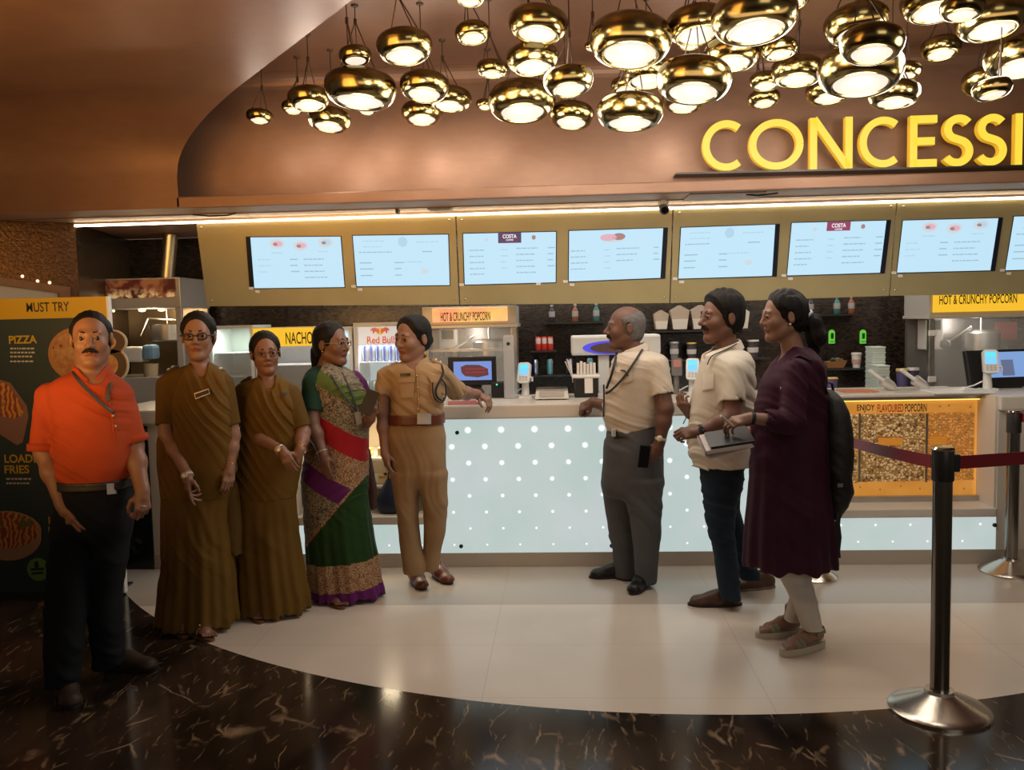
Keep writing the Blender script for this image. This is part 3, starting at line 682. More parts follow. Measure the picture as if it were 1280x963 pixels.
# ================================================================ PENDANT LAMPS
lamps = [(308,341,136,153),(352,381,126,140),(360,412,105,138),(385,438,132,164),(424,464,54,82),(406,495,81,136),(445,472,130,139),(471,540,35,77),(500,561,89,123),(502,553,124,155),
 (535,589,104,140),(569,612,23,56),(596,635,73,97),(595,617,122,138),(611,694,99,149),(634,698,50,93),(636,709,9,47),(680,741,84,115),(687,742,129,156),(568,606,-16,4),(738,838,15,80),(731,752,46,68),
 (834,907,4,53),(892,994,-20,55),(844,880,40,58),(882,948,48,83),(822,912,73,122),(779,839,76,103),(764,800,94,118),(747,828,115,160),(828,880,110,136),(953,996,46,73),(966,1028,69,105),(938,976,88,112),
 (936,974,113,131),(1033,1108,2,52),(1053,1127,32,73),(1026,1125,60,110),(1009,1064,97,126),(1088,1147,101,131),(1113,1150,76,98),(1153,1199,43,74),(1130,1208,-22,19),(1178,1228,-8,25),(1200,1277,-2,46),
 (1236,1316,40,97),(1206,1262,83,115),(1218,1262,100,120),(960,1012,-18,5)]
DIF = emis('lamp_diffuser_light', (1.0, 0.86, 0.70), 0.92)
CAB = mat('cable_brown', (0.06, 0.035, 0.02), 0.5, 0.5)
shade_prof = [(0.62, -0.30), (0.66, -0.345), (0.74, -0.345), (0.86, -0.27), (0.96, -0.11), (1.0, 0.06), (0.985, 0.21), (0.91, 0.33), (0.77, 0.415), (0.56, 0.465), (0.30, 0.49), (0.0, 0.50)]
def smooth_prof(pr, n=3):
    out = []
    for i in range(len(pr)-1):
        p0, p1, p2, p3 = pr[max(i-1, 0)], pr[i], pr[i+1], pr[min(i+2, len(pr)-1)]
        for k in range(n):
            t_ = k/n; out.append(tuple(0.5*((2*p1[j])+(-p0[j]+p2[j])*t_+(2*p0[j]-5*p1[j]+4*p2[j]-p3[j])*t_*t_+(-p0[j]+3*p1[j]-3*p2[j]+p3[j])*t_**3) for j in (0, 1)))
    out.append(pr[-1]); return [(max(r, 0.0), z) for r, z in out]
shade0 = MB().lathe(smooth_prof(shade_prof), n=40).build('lamp_shade', BRS, None, True); dif0 = MB().lathe([(0.0, -0.385), (0.25, -0.375), (0.45, -0.345), (0.625, -0.30)], n=36).build('diffuser', DIF, None, True)
smesh, dmesh = shade0.data, dif0.data
bpy.data.objects.remove(shade0); bpy.data.objects.remove(dif0)
cls = {}; LPOS = []
for i, (a, b_, c_, d_) in enumerate(lamps):
    w = b_-a; k = 'large' if w >= 76 else ('medium' if w >= 45 else 'small'); cls.setdefault(k, []).append(((a+b_)/2, i))
OW = ['first', 'second', 'third', 'fourth', 'fifth', 'sixth', 'seventh', 'eighth', 'ninth', 'tenth', 'eleventh', 'twelfth', 'thirteenth', 'fourteenth', 'fifteenth', 'sixteenth', 'seventeenth', 'eighteenth', 'nineteenth', 'twentieth', 'twenty-first', 'twenty-second', 'twenty-third', 'twenty-fourth', 'twenty-fifth']
rank = {}
for k, v_ in cls.items():
    for r_, (_, i) in enumerate(sorted(v_)): rank[i] = (k, r_)
rr = random.Random(5)
for i, (a, b_, c_, d_) in enumerate(lamps):
    k, r_ = rank[i]; w = b_-a; D = {'large': 0.40, 'medium': 0.275, 'small': 0.175}[k]
    cx, cy = (a+b_)/2, (c_+d_)/2
    D = {1: 0.19, 2: 0.255, 26: 0.36, 45: 0.34, 46: 0.27, 35: 0.30, 36: 0.235, 34: 0.19, 29: 0.36, 43: 0.155, 44: 0.31, 42: 0.33, 16: 0.30, 17: 0.25, 20: 0.41, 22: 0.30, 23: 0.37}.get(i, D)
    Y = min(max(FPX*D/w, 3.1), 5.72)
    while at(cx, cy, Y).z > ZR-0.27: Y *= 0.98
    D = w*Y/FPX
    p = at(cx, cy, Y); R_ = D/2; p.z -= 0.10*R_
    LPOS.append((i, p.copy(), R_))
    lp = thing('pendant_lamp', '%s from the left of the %s round brass pendant lamps under the ceiling' % (OW[r_], k), 'lamp', p, 'brass pendant lamps')
    tilt = Matrix.Rotation(math.radians(rr.uniform(-11, -5)), 4, 'X') @ Matrix.Rotation(math.radians(rr.uniform(-6, 6)), 4, 'Y')
    for nm, me in (('lamp_shade', smesh), ('diffuser', dmesh)):
        o = bpy.data.objects.new(nm, me); link(o, lp);
        o.matrix_parent_inverse = Matrix.Identity(4); o.scale = (R_, R_, R_); o.rotation_euler = tilt.to_euler()
    l = bpy.data.lights.new('lamp_light', 'POINT'); l.energy = {'large': 5.9, 'medium': 3.8, 'small': 1.8}[k]; l.color = (1.0, 0.90, 0.78); l.shadow_soft_size = 0.09
    o = bpy.data.objects.new('lamp_light', l); link(o, lp); o.matrix_parent_inverse = Matrix.Identity(4); o.location = (0, 0, -0.385*R_-0.15)
    hub = Vector((p.x+rr.uniform(-.04, .04), p.y, min(p.z+R_*0.56+max(0.14, R_*1.3), ZR-0.05)))
    for q in range(3):
        an = 2*math.pi*q/3+rr.uniform(0, 2)
        e = p + tilt.to_3x3() @ Vector((0.62*R_*math.cos(an), 0.62*R_*math.sin(an), 0.48*R_))
        MB().tube([e, hub], 0.0032, 5).build('suspension_cable', CAB, lp)
    MB().tube([hub+Vector((0, 0, -0.02)), hub+Vector((0, 0, 0.015)), hub+Vector((0, 0, 0.016)), Vector((hub.x, hub.y, ZR))], [0.009, 0.009, 0.003, 0.003], 6).build('cable_grip', CAB, lp)
    MB().lathe([(0.0, -0.012), (0.018, -0.010), (0.022, 0.0)], (hub.x, hub.y, ZR), 12).build('ceiling_mount', CAB, lp)

# ================================================================ STAFF-SIDE EQUIPMENT (stands on the back counter)
ZW = 0.95
SCREENB = emis('terminal_blue', (0.16, 0.55, 0.95), 1.1)
SCREENC = emis('terminal_cyan', (0.10, 0.75, 0.80), 1.0)
SGNY = emis('sign_backlit_yellow', (0.90, 0.50, 0.025), 0.95)
SGNO = Sh('sign_backlit_orange'); P_ = SGNO.tc.outputs['Object']
n_ = SGNO.noise(P_, 6, 3); SGNO.L.new(SGNO.mix(SGNO.rng(n_.outputs[0], 0.4, 0.62), (0.85, 0.45, 0.06), (0.85, 0.22, 0.06)), SGNO.b.inputs['Emission Color']); SGNO.b.inputs['Emission Strength'].default_value = 0.8
def frame_box(parent, x0, y0, x1, y1, Y, dep, post=0.03, m=STL, zb=ZW):
    """cabinet skeleton from a pixel rectangle: four posts, back, top"""
    a0, a1 = xat(x0, (y0+y1)/2, Y), xat(x1, (y0+y1)/2, Y); zt_ = zat((x0+x1)/2, y0, Y)
    return a0, a1, zt_
# ---- kettle popcorn machine at the far left
YM = 7.02
mch = thing('popcorn_machine', 'steel kettle popcorn machine with a dark food picture header behind the left men', 'popcorn machine', (xat(166, 450, YM), YM, ZW), 'popcorn machines')
a0, a1 = xat(105, 420, YM), xat(228, 420, YM); zt_ = zat(166, 348, YM); zh0 = zat(166, 373, YM); zh1 = zat(166, 386, YM)
box('cabinet_top', (a0, YM, zh1), (a1, YM+0.60, zt_), mat('pale_metal', (0.56, 0.53, 0.48), 0.35, 0.3), mch, 0.006)
s = Sh('food_header_print'); P = s.tc.outputs['Object']; n_ = s.noise(P, 7, 5, 1.2); x, y, z = s.xyz(P)
lo_ = s.rng(z, zh0+0.005, zh0+0.09, 1, 0)
c_ = s.mix(s.rng(n_.outputs[0], 0.45, 0.62), (0.07, 0.012, 0.006), (0.26, 0.09, 0.03))
c_ = s.mix(s.math('MULTIPLY', lo_, s.rng(s.noise(P, 18, 3).outputs[0], 0.50, 0.62)), c_, (0.75, 0.52, 0.25))
s.L.new(c_, s.b.inputs['Base Color']); s.L.new(c_, s.b.inputs['Emission Color']); s.b.inputs['Emission Strength'].default_value = 0.45; s.b.inputs['Roughness'].default_value = 0.3
box('picture_header', (a0+0.03, YM-0.008, zh0), (a1-0.035, YM, zt_-0.012), _M['food_header_print'], mch, 0.002)
for xx in (a0, a1-0.05): box('post', (xx, YM, ZW), (xx+0.05, YM+0.04, zh1), mat('pale_metal', (0.56, 0.53, 0.48), 0.35, 0.3), mch, 0.004)
box('cabinet_back', (a0+0.01, YM+0.56, ZW), (a1-0.01, YM+0.60, zh1), mat('warm_steel', (0.30, 0.22, 0.13), 0.35, 0.8, var=0.2, vscale=5), mch)
for xx in (a0+0.001, a1-0.012): box('glass_side', (xx, YM+0.041, ZW), (xx+0.01, YM+0.559, zh1), GLS, mch)
kc = Vector((xat(190, 425, YM), YM+0.3, zat(190, 428, YM)))
MB().lathe([(0.0, 0.0), (0.135, 0.0), (0.15, 0.012), (0.15, 0.145), (0.155, 0.15), (0.145, 0.15), (0.14, 0.02), (0.0, 0.015)], kc, 32).build('kettle', STL, mch, autos=35)
MB().tube([kc+Vector((0, 0, 0.015)), (kc.x, kc.y, zh1)], 0.008).tube([kc+Vector((-0.17, 0, 0.20)), kc+Vector((0.15, 0, 0.18))], 0.012).tube([kc+Vector((-0.17, 0, 0.20)), kc+Vector((-0.22, -0.05, 0.05))], 0.012).build('crank_arm', STL, mch, autos=40)
pp = at(166, 443, YM); box('measuring_jug', (pp.x-0.13, YM+0.05, pp.z-0.07), (pp.x+0.05, YM+0.2, pp.z+0.06), WPL, mch, 0.02)
box('blue_cloth', (pp.x+0.051, YM+0.045, pp.z-0.05), (pp.x+0.15, YM+0.19, pp.z+0.075), mat('blue_cloth', (0.18, 0.32, 0.48), 0.8), mch, 0.03)
pp = at(178, 465, YM); MB().lathe([(0.0, -0.05), (0.055, -0.05), (0.065, 0.06), (0.06, 0.06), (0.05, -0.04), (0, -0.04)], (pp.x, YM+0.15, pp.z), 20).build('ingredient_tub', mat('cream_tub', (0.5, 0.42, 0.28), 0.5), mch, autos=40)
box('serving_shelf', (a0+0.05, YM-0.02, ZW), (a1-0.055, YM+0.55, zat(178, 472, YM)), mat('pale_metal', (0.56, 0.53, 0.48), 0.35, 0.3), mch, 0.006)
for px in (150, 188, 212):
    pp = at(px, 388, YM+0.3); MB().ball((pp.x, YM+0.15, zh1-0.012), (0.03, 0.03, 0.014)).build('heat_lamp', emis('heat_lamp', (1, 0.7, 0.35), 3.0), mch, True)
dp = at(208, 345, YM+0.3); du = at(213, 290, YM+0.3)
g = MB(); rs = []; pts = []
for k in range(40):
    t_ = k/39; pts.append((dp.x+(du.x-dp.x)*t_, YM+0.3, zt_-0.004+(ZS-zt_+0.004)*t_)); rs.append(0.058+0.005*(k % 2))
g.tube(pts, rs, 20).build('exhaust_duct', mat('duct_foil', (0.62, 0.52, 0.34), 0.3, 0.95), mch, True)
l = bpy.data.lights.new('machine_lamp', 'POINT'); l.energy = 6.0; l.color = (1, 0.75, 0.45); l.shadow_soft_size = 0.05
o = bpy.data.objects.new('machine_lamp', l); COL.objects.link(o); o.location = ((a0+a1)/2+0.1, YM+0.12, zh1-0.06)
# ---- glass door cooler and nacho warmer
YN = 7.05
def cabinet(name, label, cat, x0, x1, y0, inner, shelves, glow, group=None, Y=YN, dep=0.45, frame=0.03, m=WPL):
    a0, a1 = xat(x0, 450, Y), xat(x1, 450, Y); zt_ = zat((x0+x1)/2, y0, Y)
    t_ = thing(name, label, cat, ((a0+a1)/2, Y, ZW), group)
    g = MB()
    g.box((a0, Y, ZW), (a1, Y+dep, ZW+frame)); g.box((a0, Y, zt_-frame), (a1, Y+dep, zt_))
    g.box((a0, Y, ZW+frame), (a0+frame, Y+dep, zt_-frame)); g.box((a1-frame, Y, ZW+frame), (a1, Y+dep, zt_-frame))
    g.build('housing', m, t_)
    box('back_lining', (a0+frame, Y+dep-0.02, ZW+frame), (a1-frame, Y+dep, zt_-frame), inner, t_)
    for k in range(shelves):
        zz = ZW+frame+(zt_-ZW-2*frame)*(k+1)/(shelves+1)
        box('rack_shelf', (a0+frame, Y+0.03, zz-0.006), (a1-frame, Y+dep-0.03, zz), mat('rack_white', (0.6, 0.62, 0.6), 0.4), t_)
    if glow:
        l = bpy.data.lights.new('cabinet_lamp', 'AREA'); l.shape = 'RECTANGLE'; l.size = (a1-a0)*0.7; l.size_y = 0.05; l.energy = glow[0]; l.color = glow[1]
        o = bpy.data.objects.new('cabinet_lamp', l); COL.objects.link(o); o.location = ((a0+a1)/2, Y+0.10, zt_-frame-0.01)
    box('glass_door', (a0+frame*0.5, Y-0.012, ZW+frame*0.5), (a1-frame*0.5, Y-0.004, zt_-frame*0.5), GLS, t_)
    return t_, a0, a1, zt_
INW = mat('cooler_lining', (0.50, 0.54, 0.50), 0.4); IND = mat('warmer_lining', (0.16, 0.17, 0.18), 0.35, 0.5)
cabinet('display_cooler', 'white glass fronted cooler between the two women in olive saris', 'cooler', 262, 318, 407, INW, 2, (3.0, (0.85, 1, 0.9)))
nw, a0, a1, zt_ = cabinet('nacho_warmer', 'glass nacho warmer with a yellow lettered header behind the women', 'food warmer', 319, 398, 409, IND, 1, (2.0, (0.9, 0.95, 1)))
box('header_sign', (a0, YN-0.03, zat(360, 433, YN)), (a1, YN-0.013, zat(360, 410, YN)), SGNY, nw, 0.003)
ptext('lettering', 'NACHOS', 357.5, 430.5, 15, 38, YN-0.03, INK, nw, 0.002, 0.01)
cp_ = at(350, 468, YN+0.15); zz = ZW+0.03
MB().prism([(-0.075, 0), (0.075, 0), (0.05, 0.13), (-0.05, 0.13)], Vector((cp_.x, YN+0.1, zz)), XV, ZV, -0.1).build('food_carton', WPL, nw)
# ---- drinks cooler with cans
ck, a0, a1, zt_ = cabinet('drinks_cooler', 'lit drinks cooler full of blue cans behind the woman in the green blouse', 'cooler', 443, 516, 403, mat('cooler_lining_blue', (0.62, 0.72, 0.75), 0.4, emit=(0.7, 0.85, 0.9), estr=0.35), 1, (7.0, (0.85, 0.95, 1)), frame=0.035)
hz = zat(475, 432, YN)
box('header_panel', (a0+0.035, YN+0.02, hz), (a1-0.035, YN+0.03, zt_-0.036), mat('header_white', (0.7, 0.72, 0.74), 0.4, emit=(0.8, 0.85, 0.9), estr=0.45), ck)
REDL = mat('logo_red', (0.60, 0.03, 0.02), 0.5, emit=(0.7, 0.05, 0.02), estr=0.4); YELL = mat('logo_yellow', (0.8, 0.45, 0.03), 0.5, emit=(0.9, 0.5, 0.03), estr=0.4)
ptext('lettering', 'Red Bull', 459, 430, 9, 34, YN+0.018, REDL, ck, 0.001, 0.02)
def flatp(name, poly, px, py, k, Y, m, parent, off=0.0):
    O = at(px, py, Y); O.y -= off
    return MB().prism([(a*k, b*k) for a, b in poly], O, XV, ZV, -0.0012).build(name, m, parent)
flatp('logo_sun', ell(0, 0, 0.034, 0.03), 475, 414, 1, YN+0.018, YELL, ck)
bull = [(0.0, 0.004), (0.012, 0.02), (0.04, 0.03), (0.06, 0.026), (0.075, 0.01), (0.07, 0.0), (0.06, 0.006), (0.055, -0.02), (0.045, -0.02), (0.043, -0.004), (0.02, -0.008), (0.014, -0.02), (0.006, -0.014)]
for sgn in (1, -1): flatp('logo_emblem', [(sgn*(a+0.004), b) for a, b in (bull if sgn > 0 else bull[::-1])], 475, 414, 1, YN+0.018, REDL, ck, 0.0015)
can_prof = [(0.0, 0.0), (0.020, 0.0), (0.0265, 0.008), (0.0265, 0.115), (0.021, 0.128), (0.021, 0.132), (0.0, 0.129)]
canM = [mat('can_blue', (0.02, 0.05, 0.30), 0.25, 0.6), mat('can_silver', (0.55, 0.60, 0.66), 0.25, 0.7), mat('can_cyan', (0.15, 0.55, 0.70), 0.3, 0.4)]
def can_mesh(m, alt):
    g = MB(); n = 16
    g.lathe(can_prof, n=n); g.mi = [0 if ((k % n)//4) % 2 == 0 else 1 for k in range(len(g.f))]
    o = g.build('drink_can', [m, alt], None, True); me = o.data; bpy.data.objects.remove(o); return me
cmesh = [can_mesh(canM[0], canM[1]), can_mesh(canM[2], canM[1])]
r1 = ZW+0.035; mid = ZW+0.035+(zt_-ZW-0.07)/2
for row, zz in enumerate((r1, mid)):
    for k in range(7):
        xx = a0+0.075+k*(a1-a0-0.15)/6
        o = bpy.data.objects.new('drink_can', cmesh[1-row]); COL.objects.link(o); o.location = (xx, YN+0.12, zz)
        tag(o, '%s can on the %s shelf of the lit drinks cooler, %s from the left' % (('cyan', 'blue')[row], ('lower', 'upper')[row], OW[k]), 'drink can', 'cans in the cooler')
cabinet('bottle_cooler', 'pale blue lit cooler strip just left of the drinks cooler', 'cooler', 400, 441, 409, mat('lining_cyan', (0.40, 0.62, 0.68), 0.4, emit=(0.4, 0.75, 0.85), estr=0.35), 2, (2.5, (0.8, 0.95, 1)))
# ---- crunchy popcorn machines
def popcorn_machine(label, x0, x1, ytop, ysign, Y, sx0, sx1, signm, tx, tw_, ty, th):
    a0, a1 = xat(x0, 440, Y), xat(x1, 440, Y); xm = (x0+x1)/2; zt_ = zat(xm, ytop, Y); zs_ = zat(xm, ysign, Y)
    t_ = thing('popcorn_machine', label, 'popcorn machine', ((a0+a1)/2, Y, ZW), 'popcorn machines')
    box('hood', (a0, Y, zs_), (a1, Y+0.5, zt_), mat('pale_metal', (0.56, 0.53, 0.48), 0.35, 0.3), t_, 0.006)
    box('hood_trim', (a0-0.012, Y-0.012, zs_-0.028), (a1+0.012, Y+0.5, zs_), mat('pale_metal_edge', (0.66, 0.62, 0.56), 0.3, 0.4), t_, 0.006)
    for xx in (a0, a1-0.045): box('post', (xx, Y, ZW), (xx+0.045, Y+0.045, zs_-0.03), STL, t_, 0.005)
    for zz in (zs_-0.16, ZW+0.09): box('hinge', (a0-0.008, Y-0.016, zz), (a0+0.055, Y-0.001, zz+0.045), WPL, t_, 0.006)
    box('cabinet_back', (a0+0.01, Y+0.46, ZW), (a1-0.01, Y+0.5, zs_-0.03), mat('grey_lining', (0.22, 0.21, 0.20), 0.35, 0.7), t_)
    box('glass_front', (a0+0.046, Y+0.01, ZW+0.02), (a1-0.046, Y+0.018, zs_-0.03), GLS, t_)
    box('control_box', (a0+0.09, Y+0.30, zs_-0.28), (a0+0.24, Y+0.45, zs_-0.035), mat('control_white', (0.52, 0.50, 0.47), 0.4), t_, 0.01)
    box('control_window', (a0+0.115, Y+0.296, zs_-0.12), (a0+0.215, Y+0.302, zs_-0.045), BLK, t_)
    c = Vector((a0+0.52, Y+0.27, zs_-0.20))
    MB().lathe([(0, -0.09), (0.13, -0.09), (0.14, -0.08), (0.14, 0.05), (0.10, 0.075), (0, 0.08)], c, 28).build('kettle', STL, t_, autos=40)
    MB().tube([c+Vector((0, 0, 0.07)), (c.x, c.y, zs_-0.03)], 0.012).tube([c+Vector((-0.12, -0.1, 0.10)), c+Vector((-0.33, -0.14, -0.02))], 0.011).build('crank_arm', STL, t_, autos=40)
    MB().ball(c+Vector((-0.34, -0.14, -0.03)), 0.04).build('crank_knob', mat('grey_knob', (0.25, 0.24, 0.23), 0.4), t_, True)
    sa, sb = xat(sx0, ytop, Y-0.03), xat(sx1, ytop, Y-0.03)
    box('header_sign', (sa, Y-0.03, zat(xm, ysign-2, Y-0.03)+0.01), (sb, Y-0.002, zt_-0.012), signm, t_, 0.003)
    ptext('lettering', 'HOT & CRUNCHY POPCORN', tx, ty, th, tw_, Y-0.032, INK, t_, 0.002, 0.012)
    return t_, a0, a1, zs_
t_, a0, a1, zs_ = popcorn_machine('popcorn machine with an orange lettered header behind the khaki uniform', 529, 646, 383, 406, 7.0, 540, 634, SGNO.m, 551, 62, 402, 11)
box('inner_shelf', (a0+0.05, 7.06, zs_-0.22), (a1-0.05, 7.4, zs_-0.20), STL, t_)
l = bpy.data.lights.new('machine_lamp', 'POINT'); l.energy = 2.0; l.color = (1, 0.9, 0.8); l.shadow_soft_size = 0.05
o = bpy.data.objects.new('machine_lamp', l); COL.objects.link(o); o.location = ((a0+a1)/2, 7.2, zs_-0.08)
t_, a0, a1, zs_ = popcorn_machine('popcorn machine with a bright yellow lettered header at the right edge', 1161, 1300, 361, 393, 6.92, 1168, 1288, SGNY, 1174, 97, 381, 11.5)
l = bpy.data.lights.new('machine_lamp', 'POINT'); l.energy = 3.0; l.color = (1, 0.9, 0.8); l.shadow_soft_size = 0.05
o = bpy.data.objects.new('machine_lamp', l); COL.objects.link(o); o.location = ((a0+a1)/2, 7.1, zs_-0.08)
pp = at(1262, 415, 7.3); box('red_notice', (pp.x-0.09, 7.36, pp.z-0.07), (pp.x+0.09, 7.37, pp.z+0.08), mat('notice_red', (0.45, 0.06, 0.05), 0.5), t_)
# ---- drink dispenser
YD = 7.1
dsp = thing('drink_dispenser', 'white drink dispenser head with a glowing blue oval behind the man in grey', 'drink dispenser', (xat(765, 480, YD), YD, ZW))
pbox('dispenser_head', 714, 419, 826, 444, YD, 0.3, WPL, dsp, 0.02)
pbox('column', 748, 444, 762, 503, YD+0.08, 0.10, WPL, dsp, 0.01)
pbox('column', 792, 444, 806, 503, YD+0.08, 0.10, WPL, dsp, 0.01)
p = at(765, 434.5, YD)
MB().prism(ell(0, 0, 0.24, 0.056), Vector((p.x, YD+0.001, p.z)), XV, ZV, 0.007).build('oval_badge', emis('dispenser_blue', (0.06, 0.06, 0.75), 0.9), dsp)
MB().prism(ell(0.022, -0.003, 0.200, 0.045), Vector((p.x, YD-0.006, p.z)), XV, ZV, 0.004).build('oval_inset', mat('badge_brown', (0.10, 0.05, 0.06), 0.4), dsp)
box('drip_tray', (xat(735, 500, YD), YD-0.05, ZW), (xat(820, 500, YD), YD+0.28, ZW+0.03), STL, dsp, 0.005)
# ---- products shown on the mosaic wall, each on a small ledge
YQ = 7.52
def ledge(px0, px1, py, lab):
    a, b_ = xat(px0, py, YQ), xat(px1, py, YQ); zz = zat((px0+px1)/2, py, YQ)
    tag(box('wall_shelf', (a, YQ-0.07, zz-0.012), (b_, YB-0.004, zz), mat('smoked_shelf', (0.02, 0.018, 0.018), 0.3), None, 0.002), lab, 'shelf', 'narrow wall shelves')
    return zz
def lathe_mesh(prof, mats, split, n=18):
    g = MB(); g.lathe(prof, n=n)
    rows = len(prof)-1; g.mi = [0]*len(g.f)
    for r_ in range(rows):
        zmid = (prof[r_][1]+prof[r_+1][1])/2
        for k in range(n): g.mi[r_*n+k] = split(zmid)
    return g, mats
bot_prof = [(0, 0), (0.026, 0), (0.029, 0.006), (0.029, 0.055), (0.0292, 0.056), (0.0292, 0.10), (0.029, 0.101), (0.027, 0.115), (0.013, 0.135), (0.012, 0.15), (0.015, 0.151), (0.015, 0.168), (0.0, 0.169)]
def bottle(px, py_top, py_bot, body, cap, label, grp):
    zz = zat(px, py_bot, YQ); H = zat(px, py_top, YQ)-zz; xx = xat(px, py_bot, YQ); k = H/0.169
    t_ = thing('bottle', label, 'bottle', (xx, YQ, zz), grp)
    MB().lathe([(r*k, h*k) for r, h in bot_prof[:4]]+[(r*k, h*k) for r, h in bot_prof[6:10]], (xx, YQ, zz), 18).build('bottle_body', body, t_, autos=50)
    MB().lathe([(0.0296*k, 0.05*k), (0.0299*k, 0.055*k), (0.0299*k, 0.10*k), (0.0296*k, 0.103*k)], (xx, YQ, zz), 18).build('paper_label', mat('bottle_label', (0.28, 0.26, 0.26), 0.6), t_, autos=50)
    MB().lathe([(r*k, h*k) for r, h in bot_prof[10:]]+[], (xx, YQ, zz), 14).build('cap', cap, t_, autos=50)
b1 = mat('bottle_dark', (0.02, 0.02, 0.03), 0.15); b2 = mat('bottle_amber', (0.22, 0.07, 0.03), 0.15); b3 = mat('bottle_teal', (0.03, 0.13, 0.12), 0.15); cw = mat('cap_grey', (0.35, 0.35, 0.36), 0.4)
ledge(680, 756, 403, 'short dark wall shelf under three bottles left of the bald head')
bottle(690, 381, 403, b1, cw, 'dark bottle on the wall shelf, left of three near the bald head', 'bottles on the wall')
bottle(719, 380, 402.5, b2, cw, 'amber bottle on the wall shelf between a dark and a teal one', 'bottles on the wall')
bottle(745.5, 379, 402, b3, cw, 'teal bottle on the wall shelf nearest the bald head', 'bottles on the wall')
ledge(1003, 1075, 393.5, 'short dark wall shelf under three bottles right of the purple kurta')
bottle(1013, 371, 394, b1, cw, 'dark bottle on the wall shelf beside the head of the woman in purple', 'bottles on the wall')
bottle(1046, 370, 393, b3, cw, 'teal bottle, middle one on the right wall shelf', 'bottles on the wall')
bottle(1064, 370, 392.5, b2, cw, 'amber bottle at the right end of the right wall shelf', 'bottles on the wall')
REDC = mat('can_red', (0.50, 0.035, 0.025), 0.3, 0.2, emit=(0.5, 0.04, 0.02), estr=0.1); WC = mat('can_white', (0.6, 0.5, 0.48), 0.35)
zz = ledge(664, 696, 438.5, 'tiny wall shelf holding three red cans')
for k, px in enumerate((673, 680.5, 688)):
    xx = xat(px, 438, YQ); g = MB(); pr = [(0, 0), (0.021, 0), (0.0255, 0.008), (0.0255, 0.06), (0.0255, 0.11), (0.021, 0.122), (0, 0.121)]
    g.lathe(pr, n=16); g.mi = [1 if 48 <= q < 64 and (q % 16) in (10, 11, 12, 13, 14) else 0 for q in range(len(g.f))]
    o = g.build('drink_can', [REDC, WC], None, True); o.location = (xx, YQ, zz)
    tag(o, ('leftmost', 'middle', 'rightmost')[k]+' red soda can on the tiny wall shelf left of the dispenser', 'drink can', 'red cans on the wall')
zz = ledge(658, 748, 468.5, 'long low wall shelf holding slim blue energy cans')
for k, (px, mm) in enumerate(((669, 0), (687.5, 1), (712, 0), (737.5, 1))):
    o = bpy.data.objects.new('drink_can', cmesh[0] if mm == 0 else cmesh[1]); COL.objects.link(o); o.location = (xat(px, 468, YQ), YQ, zz); o.scale = (1.05, 1.05, 1.05); o.rotation_euler = (0, 0, 0.4*k)
    tag(o, 'slim energy can, %s from the left on the low wall shelf' % OW[k], 'drink can', 'energy cans on the wall')
# popcorn cartons
CTW = mat('carton_white', (0.62, 0.58, 0.52), 0.6); CTK = mat('carton_kraft', (0.42, 0.34, 0.26), 0.6)
ledge(812, 938, 413, 'wall shelf under the row of white popcorn cartons')
for k, (px, w_, h_) in enumerate(((826, 18, 24), (849, 23, 30), (875, 24, 30), (901, 24, 30), (927, 16, 26))):
    zz = zat(826, 412, YQ) if k == 0 else zat(px, 412.5-0.4*k, YQ); sc_ = YQ/FPX; W_ = w_*sc_; H_ = h_*sc_
    t_ = thing('popcorn_carton', 'white popcorn carton, %s from the left on the wall shelf behind the men' % OW[k], 'popcorn carton', (xat(px, 412, YQ), YQ, zz), 'popcorn cartons')
    O = Vector((xat(px, 412, YQ), YQ-0.05, zz))
    g = MB(); lo, hi = W_*0.36, W_*0.5; dz = H_*0.78
    vv = [(-lo, 0, 0), (lo, 0, 0), (lo, 0.10, 0), (-lo, 0.10, 0), (-hi, -0.01, dz), (hi, -0.01, dz), (hi, 0.11, dz), (-hi, 0.11, dz), (0, -0.01, H_), (0, 0.11, H_)]
    g.add([O+Vector(q) for q in vv], [[0, 1, 5, 8, 4], [2, 3, 7, 9, 6], [1, 2, 6, 5], [3, 0, 4, 7], [3, 2, 1, 0]])
    g.build('carton_body', CTK if k < 4 else CTW, t_)
    f_ = 0.55
    g = MB(); g.add([O+Vector(q)+Vector((0, -0.008, 0)) for q in ((-lo*0.98, 0, 0.004), (lo*0.98, 0, 0.004), (lo+(hi-lo)*f_-0.002, -0.003, dz*f_), (-lo-(hi-lo)*f_+0.002, -0.003, dz*f_))]+
        [O+Vector(q) for q in ((-lo*0.98, 0, 0.004), (lo*0.98, 0, 0.004), (lo+(hi-lo)*f_-0.002, -0.003, dz*f_), (-lo-(hi-lo)*f_+0.002, -0.003, dz*f_))], [[0, 1, 2, 3], [0, 4, 5, 1], [1, 5, 6, 2], [2, 6, 7, 3], [3, 7, 4, 0]])
    g.build('printed_sleeve', CTW, t_)
cup_prof = lambda r0, r1, h: [(0, 0), (r0, 0), (r0+(r1-r0)*0.5, h*0.5), (r1, h), (r1+0.003, h), (r1+0.003, h+0.006), (r1-0.002, h+0.006), (r1-0.004, h-0.005), (0, h-0.006)]
